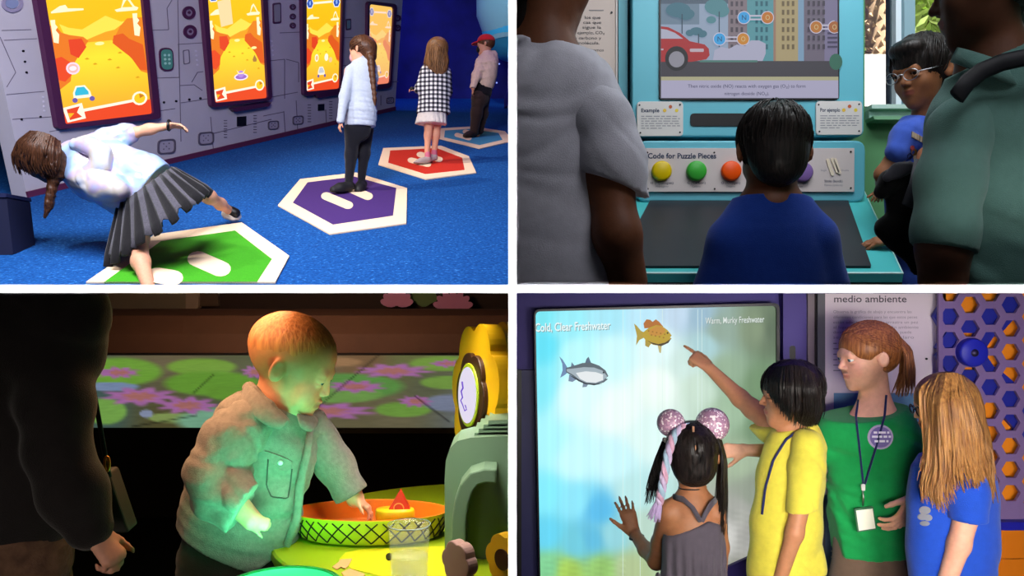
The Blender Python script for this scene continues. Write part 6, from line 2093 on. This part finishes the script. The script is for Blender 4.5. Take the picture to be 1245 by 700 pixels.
cells = [(1155 + 24.75 * i, 356.3 + 28.6 * j + (14.3 if i % 2 else 0), i, j) for i in range(-1, 7) for j in range(0, 10)]
for x, y, i, j in cells:
    if y > 621 and i % 2 == 0: continue
    if y > 615 and i % 2: continue
    f = lambda L: [(max(1141.5, min(px_, 1300)), max(356.8, min(py_, 631))) for px_, py_ in L]
    if i < 0: continue
    b.ring(WH_, f(hexpts(x, y, R1)), f(hexpts(x, y, R0)), -.012, 0, HPUR)
b.build('honeycomb_plate', hb)
slab('plate_edge', WH_, rect(1141.5, 356.8, 1146.5, 631), -.012, -.0005, HPUR, hb)
slab('plate_edge', WH_, rect(1141.5, 612, 1300, 631), -.012, -.0006, HPUR, hb)
BLU = mat('tile_blue', '#1a2290', .5)
full = {(0, 1), (2, 1), (3, 0), (2, 4), (3, 4), (0, 3), (4, 5), (0, 4), (0, 6)}
part = {(0, 2): 35, (0, 3): -35, (1, 1): -90, (1, 3): 90, (2, 2): 215, (2, 3): 145, (3, 1): 225, (3, 3): 135, (3, 5): -40, (4, 6): 180}
for x, y, i, j in cells:
    hp_ = hexpts(x, y, 15.5)
    if (i, j) in part:
        a = math.radians(part[(i, j)])
        off = -2 if i in (3,) else 7
        # keep the blue side away from direction a
        out = []
        n_ = (math.cos(a), math.sin(a))
        big = [(x + 15.5 * math.cos(t), y + 15.5 * math.sin(t)) for t in np.linspace(0, 6.2832, 48, endpoint=False)]
        if i == 3 or i == 4: out = [p for p in big if (p[0] - x) * n_[0] + (p[1] - y) * n_[1] > 0]
        else: out = [p for p in big if (p[0] - x) * n_[0] + (p[1] - y) * n_[1] > -6.0]
        # order the kept points round their middle
        mx_, my_ = np.mean(out, 0)
        out.sort(key=lambda p: math.atan2(p[1] - my_, p[0] - mx_))
        if i == 0 or i == 1 or i == 2: pass
        slab('hexagon_tile', WH_, out, -.038, -.020, BLU, hb)
    elif (i, j) in full:
        slab('hexagon_tile', WH_, hp_, -.038, -.020, BLU, hb)
b = MB(); b.lathe(WH_.hit(1178.5, 428), [(.0001, .030), (.036, .030), (.041, .027), (.042, .022), (.042, 0)], mat('knob_blue', '#2228a8', .4), 36, up=(0, -1, 0)); kn = b.build('knob', hb)
b = MB(); b.lathe(WH_.hit(1178.5, 428), [(.0001, .036), (.006, .036), (.010, .031), (.0115, .030)], mat('knob_bolt', '#3a3450', .3, metal=.6), 20, up=(0, -1, 0)); b.build('knob_bolt', kn)
slab('blue_ledge', WH_, rect(1141.5, 631, 1300, 641), -.05, .03, mat('ledge_blue', '#1c1c98', .45), hb)
oc = thing('cabinet', WH_.hit(1220, 705), 'orange cabinet below the blue ledge of the honeycomb board', 'cabinet')
ORG = mat('cabinet_orange', '#d8760c', .5)
slab('cabinet_front', WH_, rect(1141.5, 641.5, 1300, 678.5), -.05, 0, ORG, oc)
slab('cabinet_drawer', WH_, rect(1141.5, 680, 1300, 760), -.05, -.004, ORG, oc)

# ------------------------------------------------------------------ four children at the screen
BRC = [half((0, 0, 1), (0, 0, SZ0 - .001))]


def legs(F, g, xs, y0, r0, m, shoe, dd=0.0, skin=None):
    for x in xs:
        a = F.p(x, y0, dd)
        b = MB(); b.tube([a, a * np.array([1, 1, .5]) + np.array([0, 0, BRZ * .5]), (a[0], a[1], BRZ + .05)], [F.r(r0), F.r(r0 * .75), F.r(r0 * .6)], m, 10); b.build('leg', g)
        field_obj('shoe', [cap((a[0], a[1] - .03, BRZ + .035), (a[0], a[1] + .10, BRZ + .03), .040, .035, .01)], .009, shoe, g, [half((0, 0, -1), (0, 0, BRZ))])


WSH = mat('pale_shoe', '#b8b4b4', .7)

# --- little girl with pigtails, her hand on the glass
F = Figure(2.05)
g = thing('person', (F.p(842, 700)[0], 2.05, BRZ), 'small girl with black pigtails in a grey strappy dress touching the screen with one hand', 'person')
h = F.head(841, 554, 82, 176, 2, -3)
w_ = F.p(771, 648, .27)
body = h.prims() + F.limb([(842, 585, .01, 15), (842, 605, .01, 17)], 8) + F.limb([(842, 628, 0, 26), (842, 660, 0, 29), (843, 720, 0, 31)], 14, (YAX, .66)) + F.limb([(815, 617, 0, 11), (842, 612, 0, 14), (869, 617, 0, 11)], 10, (YAX, .8)) + \
    F.limb([(813, 624, 0, 13), (803, 660, .08, 11), (798, 682, .12, 10), (785, 668, .20, 9), (771, 648, .27, 7)], 6) + F.limb([(871, 625, 0, 12), (876, 665, .03, 10), (874, 715, .05, 8.5)], 6) + \
    hand(w_, (-.30, .12, .95), (.05, 1, -.1), F.r(46, .27), (9, 6, 7, 10), 13, 1, 8, k=.005)
SKIN2 = SKIN
field_obj('body', body, .0045, SKIN2, g, BRC, base='#a8704c')
DRS = cloth('grey_dress', '#57505a', noise=.06)


def dress_noise(X, Y, Z):
    return .004 * np.sin((X - F.p(842, 0)[0]) * 300) * np.clip((F.p(0, 642)[2] - Z) * 12, 0, 1)


field_obj('dress', F.limb([(846, 640, 0, 31), (843, 665, 0, 35), (842, 720, 0, 42), (842, 860, 0, 56)], 10, (YAX, .7)), .005, DRS, g,
          [half((-.42, .0, 1), F.p(855, 630)), half((.36, 0, 1), F.p(855, 628)), half((0, 0, -1), F.p(0, 870))], dress_noise)
b = MB()
for pts in ([(819, 604, -.010), (831, 607, -.045), (842, 617, -.050), (852, 634, -.052)], [(870, 607, -.015), (864, 614, -.043), (858, 624, -.050), (853, 634, -.052)]):
    b2 = MB(); b2.tube([F.p(*p_) for p_ in pts], .0085, DRS, 8, True, .4); b2.build('shoulder_strap', g)
b = MB(); b.tube([F.p(842 + 17 * math.cos(t), 594 + 3.4 * math.sin(t) - 2, .01 - .036 * math.sin(t)) for t in np.linspace(0, 6.2832, 21)], .0016, BLACKP, 5, False); b.build('necklace', g)
wb = F.p(774, 653, .255); b = MB(); b.tube([wb + np.array([.019 * math.cos(t), .019 * math.sin(t), .004 * math.cos(t)]) for t in np.linspace(0, 6.2832, 19)], .003, BLACKP, 6, False); b.build('wristband', g)
ho = field_obj('hair', [h.e((0, -.06, .14), (.385, .46, .39), .05), h.e((0, -.20, -.10), (.33, .27, .32), .08)] + h.cut_face(.14, .12) +
               [h.e((0, -.58, .15), (.012, .14, .45), .02, -1)], .0042, BLK, g, noise=folds(.002, (50, 50, 10), 6))
slab('hair_parting', Plane(F.p(842, 545, -.073), (0, -1, .15)), [(842.5, 518), (845, 518), (844.5, 575), (842.8, 575)], -.012, -.004, mat('scalp', '#a87a5c', .7), ho)
b = MB(); h.strands(b, BLK, 260, (0, -.3, .95), .5, .008, (1.10, 1.13), -.5, .4, 25, keep=lambda u: abs(u[0]) > .12); b.build('hair_strands', ho, kind='stuff')
for gd, sd, nm in (([[(806, 536, 0), (798, 556, 0), (790, 580, 0), (783, 612, 0)], [(809, 540, -.02), (804, 560, -.03), (800, 585, -.03), (796, 610, -.02)], [(812, 544, 0), (809, 562, .01), (806, 582, 0), (803, 600, 0)]], 31, 'left'),
                   ([[(868, 534, 0), (874, 560, 0), (872, 595, 0), (868, 640, 0)], [(873, 533, -.03), (879, 556, -.03), (879, 600, -.03), (876, 655, -.02)], [(877, 535, 0), (884, 560, 0), (885, 600, 0), (884, 648, 0)]], 32, 'right')):
    b = MB(); F.locks(b, BLK, gd, 170, .9, 1.0, sd, 12); b.build('pigtail', g)
field_obj('hair_tie', [F.blob((808, 540, 0), (4, 4, 6), 1), F.blob((808, 534, 0), (3, 4, 3), 1)], .004, mat('pearl_tie', '#d8d4cc', .4), g)
field_obj('hair_tie', [F.blob((869, 541, -.01), (3.5, 5, 7), 1)], .004, mat('pearl_tie', '#d8d4cc', .4), g)


def glitter_mat():
    m = mat('pink_glitter', '#b98aa6', .35, spec=.6)
    nt = m.node_tree; bs = nt.nodes['Principled BSDF']
    tc = nt.nodes.new('ShaderNodeTexCoord'); v = nt.nodes.new('ShaderNodeTexVoronoi'); v.inputs['Scale'].default_value = 230
    r = nt.nodes.new('ShaderNodeValToRGB'); r.color_ramp.interpolation = 'CONSTANT'
    e = r.color_ramp.elements; e[0].color = lin('#a97f9c'); e[1].position, e[1].color = .55, lin('#c79ab2')
    k = e.new(.80); k.color = lin('#fff4f6')
    sp = nt.nodes.new('ShaderNodeSeparateColor')
    nt.links.new(tc.outputs['Object'], v.inputs['Vector']); nt.links.new(v.outputs['Color'], sp.inputs[0]); nt.links.new(sp.outputs[0], r.inputs[0])
    nt.links.new(r.outputs[0], bs.inputs['Base Color'])
    return m


hd = thing('headband', F.p(842, 520), 'pastel headband with two glittery pink balls on the small girl', 'headband')
GLT = glitter_mat()
for x, y, r_, nm in ((815.5, 514, 17, 'smaller ball'), (866, 516, 20.5, 'larger ball')):
    field_obj('glitter_ball', [F.blob((x, y, 0), (r_, r_, r_), 1)], .0045, GLT, hd)
b = MB()
for k, c in enumerate(('#d8a8c0', '#a8c4d8', '#c8b4d4')):
    pts = []
    for t in np.linspace(0, 1, 60):
        q = [(846, 516, -.01), (832, 517, -.03), (820, 527, -.05), (813, 548, -.07), (808, 575, -.07), (804, 598, -.06), (801, 612, -.05)]
        u = t * (len(q) - 1); i = min(int(u), len(q) - 2); a = np.array(q[i]) * (1 - (u - i)) + np.array(q[i + 1]) * (u - i)
        ph = t * 26 + k * 2.094
        pts.append(F.p(a[0] + 2.6 * math.cos(ph), a[1], a[2] + .005 * math.sin(ph)))
    b2 = MB(); b2.tube(pts, .0068, cloth('band_' + c, c, rough=.9), 7); b2.build('twisted_cord', hd)
b = MB(); F.locks(b, cloth('tassel_lilac', '#c4acd8'), [[(799, 608, -.05), (793, 618, -.05), (788, 630, -.04)], [(801, 610, -.05), (799, 622, -.06), (796, 634, -.05)], [(803, 610, -.05), (804, 620, -.05), (802, 632, -.04)]], 60, 1.2, 1.0, 44, 6); b.build('tassel', hd, kind='stuff')
legs(F, g, (830, 856), 860, 14, mat('skin_leg', '#a8704c', .6), WSH)

# --- child in the yellow T-shirt, pointing at the fish
F = Figure(2.16)
g = thing('person', (F.p(955, 700)[0], 2.12, BRZ), 'dark-haired child in a yellow T-shirt pointing up at the yellow fish', 'person')
h = F.head(960, 480, 79, -98, 2)
w_ = F.p(863, 448, .225)
fd = F.p(826, 420.5, .255) - w_
body = h.prims() + F.limb([(968, 505, .01, 15), (970, 528, .01, 18)], 8) + F.limb([(968, 545, 0, 28), (960, 600, 0, 30), (956, 720, 0, 33)], 14, (YAX, .75)) + \
    F.limb([(946, 522, .08, 14), (915, 497, .16, 11.5), (900, 484, .19, 10.5), (863, 448, .225, 7)], 6) + F.limb([(984, 545, -.06, 14), (976, 600, -.08, 12), (966, 648, -.09, 10.5), (948, 705, -.07, 8)], 6) + \
    hand(w_, fd, (.35, .3, -.9), F.r(45, .27), 70, 4, -1, 40, True, k=.005)
field_obj('body', body, .0034, SKIN, g, BRC, base='#c08560', paint=h.paint())
YST = cloth('yellow_t_shirt', '#ddd04a')
YTS = field_obj('t_shirt', F.limb([(969, 524, .01, 20), (968, 540, .01, 32), (961, 580, 0, 37), (957, 640, 0, 41), (955, 690, 0, 43), (954, 740, 0, 44)], 14, (YAX, .78)) +
          F.limb([(952, 532, .06, 18), (938, 520, .09, 17.5), (926, 512, .12, 17)], 10), .0045, YST, g, BRC + [half((-.86, .0, .4), F.p(920, 505, .1)), half((-.25, 0, 1), F.p(962, 520)), half((.12, 0, -1), F.p(960, 697))], folds(.012, (4, 4, 4), 91))
field_obj('sleeve', F.limb([(982, 540, -.05, 20), (980, 570, -.07, 19), (975, 620, -.085, 18)], 10), .0045, YST, g, BRC + [half((.15, 0, -1), F.p(975, 607))], folds(.010, (5, 5, 4), 92))
field_obj('shorts', F.limb([(958, 690, 0, 38), (958, 760, 0, 40), (958, 830, 0, 40)], 10, (YAX, .75)), .008, cloth('brown_shorts', '#6b5648'), g)
legs(F, g, (942, 972), 820, 16, mat('skin_leg2', '#c08560', .6), WSH)
ho = field_obj('hair', [h.e((0, -.06, .15), (.40, .47, .40), .05), h.e((0, -.22, -.14), (.33, .27, .36), .08)] + [h.e((0, .74, -.40), (.50, .56, .62), .04, -1)], .0045, BLK, g, noise=folds(.004, (40, 40, 10), 6))
b = MB(); h.strands(b, BLK, 480, (0, -.2, .98), .95, .012, (1.12, 1.18), -.75, .7, 26, .4, keep=lambda u: not (u[1] > .25 and u[2] < .35))
F.locks(b, BLK, [[(942, 446, -.03), (931, 458, -.03), (929, 468, -.02), (932, 478, 0)], [(950, 446, -.08), (947, 466, -.1), (948, 484, -.1), (950, 500, -.08)], [(962, 444, -.1), (962, 470, -.13), (962, 498, -.12), (960, 515, -.08)],
                [(978, 446, -.09), (984, 472, -.12), (984, 500, -.1), (978, 522, -.06)], [(990, 456, -.05), (1000, 476, -.05), (1000, 500, -.04), (992, 520, -.02)]], 220, 1.2, 1.2, 27)
b.build('hair_strands', ho, kind='stuff')
NVY = cloth('lanyard_navy', '#1c2458', rough=.7)
b = MB(); b.tube(Drape([YTS], 2.1).line([(976, 524), (966, 526), (955, 534), (940, 558), (930, 592), (926, 625)], .003, 24), .0032, NVY, 6); ln_ = b.build('lanyard', g)

# --- girl in the green T-shirt with a pony tail and a badge
F = Figure(2.24)
g = thing('person', (F.p(1056, 700)[0], 2.24, BRZ), 'girl with a reddish ponytail in a green T-shirt with a badge round her neck', 'person')
h = F.head(1054, 433, 82, -84, 6)
wl, wr_ = F.p(905, 547, .08), F.p(1110, 606, -.11)
body = h.prims() + F.limb([(1062, 455, .01, 16), (1064, 500, .01, 19)], 8) + F.limb([(1062, 525, 0, 36), (1057, 590, 0, 40), (1058, 720, 0, 44)], 14, (YAX, .62)) + \
    F.limb([(1014, 530, .02, 15), (975, 546, .05, 11), (940, 548, .06, 9), (905, 547, .08, 7)], 6) + F.limb([(1100, 528, .0, 14), (1122, 580, -.03, 11), (1124, 590, -.05, 10.5), (1110, 606, -.11, 8)], 6) + \
    hand(wl, (-1, .1, -.05), (0, .9, -.3), F.r(42), 18, 6, 1) + hand(wr_, (-.55, -.25, -.75), (-.35, .7, .2), F.r(56), (30, 28, 26, 30), 10, -1, 12, k=.005)
field_obj('body', body, .003, SKIN, g, BRC, base='#e0a88c', paint=h.paint('#c07868', '#b08858', '#dc9a88'))
h.eyes(g, '#4a6070', (0, -.2))
GST = cloth('green_t_shirt', '#149048')
GTS = field_obj('t_shirt', F.limb([(1064, 502, .01, 26), (1062, 516, 0, 42), (1059, 545, 0, 48), (1057, 590, 0, 45), (1058, 640, 0, 47), (1060, 690, 0, 50)], 16, (YAX, .64)) +
          F.limb([(1034, 514, .01, 22), (1014, 528, .02, 22), (1004, 540, .03, 21), (990, 548, .04, 17)], 12) + F.limb([(1092, 516, .0, 20), (1108, 545, -.01, 18), (1116, 562, -.02, 17)], 12), .0048, GST, g,
          BRC + [half((0, 0, -1), F.p(0, 673)), half((-.15, -.2, 1), F.p(1060, 505, -.03)), half((-1, 0, -.2), F.p(994, 548))], folds(.013, (4, 4, 3), 95))
field_obj('shorts', F.limb([(1060, 660, 0, 46), (1060, 720, 0, 50), (1060, 840, 0, 50)], 10, (YAX, .66)), .007, cloth('brown_shorts', '#6b5648'), g, BRC)
legs(F, g, (1040, 1082), 830, 18, mat('skin_leg3', '#d8a088', .6), WSH)
RED_H = hair_mat('auburn_hair', '#6a3a1c', '#a86a38')
ho = field_obj('hair', [h.e((0, -.06, .14), (.372, .45, .385), .05), h.e((0, -.2, -.02), (.30, .26, .26), .08)] + h.cut_face(.02, .13) + [h.e((.38, -.02, -.16), (.16, .17, .22), .03, -1), h.e((-.38, -.02, -.16), (.16, .17, .22), .03, -1)], .0042, RED_H, g, noise=folds(.002, (50, 50, 20), 6))
b = MB(); h.strands(b, RED_H, 420, (0, .80, .55), 1.3, 0.011, (1.085, 1.10), -.2, .75, 28, -.1, keep=lambda u: not (u[1] > .2 and u[2] < .35)); b.build('hair_strands', ho, kind='stuff')
b = MB(); F.locks(b, RED_H, [[(1088, 416, .01), (1096, 430, .01), (1095, 455, 0), (1086, 478, 0)], [(1092, 413, -.03), (1102, 430, -.04), (1103, 455, -.04), (1098, 482, -.03)], [(1094, 410, 0), (1108, 424, .01), (1112, 450, .01), (1110, 478, .0)]], 230, .9, 1.2, 29, 12, .3); b.build('ponytail', g)
field_obj('hair_tie', [F.blob((1090, 416, -.01), (4.5, 5, 6), 1)], .004, mat('dark_tie', '#2a1c30', .7), g)
DG = Drape([GTS, bpy.data.objects['body.%03d' % (len([o for o in bpy.data.objects if o.name.split('.')[0] == 'body']) - 1)]], 2.15)
b = MB(); b.tube(DG.line([(1043, 486), (1040, 505), (1044, 540), (1049, 588)], .003, 24), .0030, NVY, 6); ln2 = b.build('lanyard', g)
b = MB(); b.tube(DG.line([(1077, 480), (1075, 505), (1064, 545), (1051, 588)], .003, 24), .0030, NVY, 6); b.build('lanyard_cord', ln2)
PVb = Plane(F.p(1052, 620, -.082), (0, -1, .04))
slab('clip', PVb, rquad([(1046.5, 588), (1051, 588), (1051, 596), (1047, 596)], 1), 0, .005, mat('clip_white', '#d8d8d8', .4), ln2)
b = MB(); b.tube([PVb.hit(1049, 596), PVb.hit(1050, 604), PVb.hit(1049, 615)], .0022, mat('clip_metal', '#a8a8b0', .3, metal=1.0), 6); b.build('hook', ln2)
bd = slab('badge', PVb, rquad([(1038, 618), (1061, 615), (1065, 643), (1042, 646.5)], 1.5), .001, .004, mat('badge_frame', '#3a6a4c', .4), ln2)
slab('badge_card', PVb, [(1040, 620), (1060, 617.5), (1063.5, 641.5), (1043.5, 644.5)], .004, .005, mat('badge_card', '#e4e4d2', .6), bd)
PVc = Drape([GTS], 2.15)
em = slab('shirt_emblem', PVc, disc(1070, 531, 15.5, 15), -.002, .003, mat('emblem_rim', '#b4a8c8', .8), g)
slab('emblem_disc', PVc, disc(1070, 531, 13, 12.6), .003, .0045, mat('emblem_purple', '#7a6aa8', .8), em)
textlines('emblem_marks', PVc, [(1061, 1080, 526.5), (1059, 1082, 531.5), (1062, 1079, 537)], mat('emblem_white', '#ece8f2', .8), em, .0062, 2.6, 8)

# --- girl with long light brown hair in a blue T-shirt
F = Figure(1.95)
g = thing('person', (F.p(1157, 700)[0], 1.95, BRZ), 'girl with long wavy light brown hair and glasses in a cobalt blue T-shirt', 'person')
h = F.head(1146, 493, 77, -98, 8)
body = h.prims() + F.limb([(1156, 535, .01, 17), (1158, 560, .01, 19)], 8) + F.limb([(1158, 580, 0, 36), (1158, 640, 0, 42), (1160, 740, 0, 42)], 14, (YAX, .7)) + F.limb([(1176, 580, -.06, 15), (1176, 622, -.08, 14.5), (1166, 662, -.08, 13), (1148, 715, -.07, 10)], 6)
field_obj('body', body, .0042, SKIN, g, BRC, base='#dca288', paint=h.paint())
h.eyes(g, '#4a3a28', (0, -.2))
BST = cloth('cobalt_t_shirt', '#1c48b4')
BTS = field_obj('t_shirt', F.limb([(1158, 556, .01, 26), (1158, 572, 0, 44), (1158, 610, 0, 49), (1158, 660, 0, 50), (1160, 750, 0, 53)], 14, (YAX, .72)), .0048, BST, g, BRC + [half((-.1, 0, 1), F.p(1158, 550))], folds(.012, (4, 4, 3), 97))
field_obj('sleeve', F.limb([(1172, 570, -.05, 22), (1176, 600, -.07, 23), (1177, 650, -.08, 22)], 10), .0048, BST, g, BRC + [half((-.05, 0, -1), F.p(1176, 622))], folds(.010, (5, 5, 4), 98))
PVd = Drape([BTS], 1.9)
for x_, y_, a_, b2_ in ((1124, 620, 7, 5), (1121, 628, 6, 4), (1128, 629, 5, 4), (1124, 636, 6, 3)):
    slab('shirt_print', PVd, disc(x_, y_, a_, b2_, 14), -.001, .0025, mat('print_grey', '#6f84b4', .8), g)
LBH = hair_mat('honey_hair', '#74492a', '#b8854c')
ho = field_obj('hair', [h.e((0, -.06, .14), (.39, .46, .39), .05), h.e((0, -.22, -.16), (.34, .28, .40), .08)] + h.cut_face(.13, .10) + F.limb([(1160, 500, -.02, 32), (1166, 540, -.01, 32), (1172, 575, .0, 26)], 14, (YAX, .8)), .0046, LBH, g, noise=folds(.005, (30, 30, 6), 6))
b = MB()
F.locks(b, LBH, [[(1136, 457, -.06), (1120, 472, -.08), (1122, 500, -.08), (1126, 540, -.08), (1124, 575, -.09), (1118, 606, -.09)], [(1142, 455, -.08), (1132, 480, -.1), (1132, 520, -.1), (1130, 560, -.1), (1122, 590, -.1), (1128, 612, -.1)],
                [(1150, 454, -.09), (1142, 490, -.13), (1144, 530, -.13), (1148, 570, -.13), (1142, 600, -.13), (1148, 622, -.13)], [(1158, 454, -.09), (1160, 490, -.14), (1166, 530, -.14), (1170, 560, -.14), (1178, 590, -.13)],
                [(1166, 456, -.07), (1178, 490, -.1), (1188, 530, -.11), (1194, 565, -.1), (1200, 600, -.09)], [(1170, 458, -.03), (1188, 490, -.03), (1198, 530, -.04), (1206, 570, -.05), (1210, 612, -.05)], [(1170, 460, .02), (1190, 495, .04), (1200, 540, .05), (1206, 590, .05)]], 620, 1.8, 1.5, 30, 14, .2, 1.8)
b.build('hair_strands', ho, kind='stuff')
DFR = mat('dark_glasses', '#1a1420', .4)
b = MB()
for q in (-1, 1):
    b.tube([h.pt(q * .15 + .09 * math.cos(t), .42, -.02 + .07 * math.sin(t)) for t in np.linspace(0, 6.2832, 17)], .0016, DFR, 5, False)
    b.tube([h.pt(q * .24, .41, 0), h.pt(q * .34, .15, .01)], .0016, DFR, 5)
b.tube([h.pt(-.06, .43, 0), h.pt(.06, .43, 0)], .0016, DFR, 5)
b.build('glasses', g)
field_obj('shorts', F.limb([(1160, 735, 0, 48), (1160, 840, 0, 48)], 10, (YAX, .7)), .008, cloth('navy_shorts', '#20243c'), g)
legs(F, g, (1142, 1182), 830, 18, mat('skin_leg3', '#d8a088', .6), WSH)
bpy.context.view_layer.update()
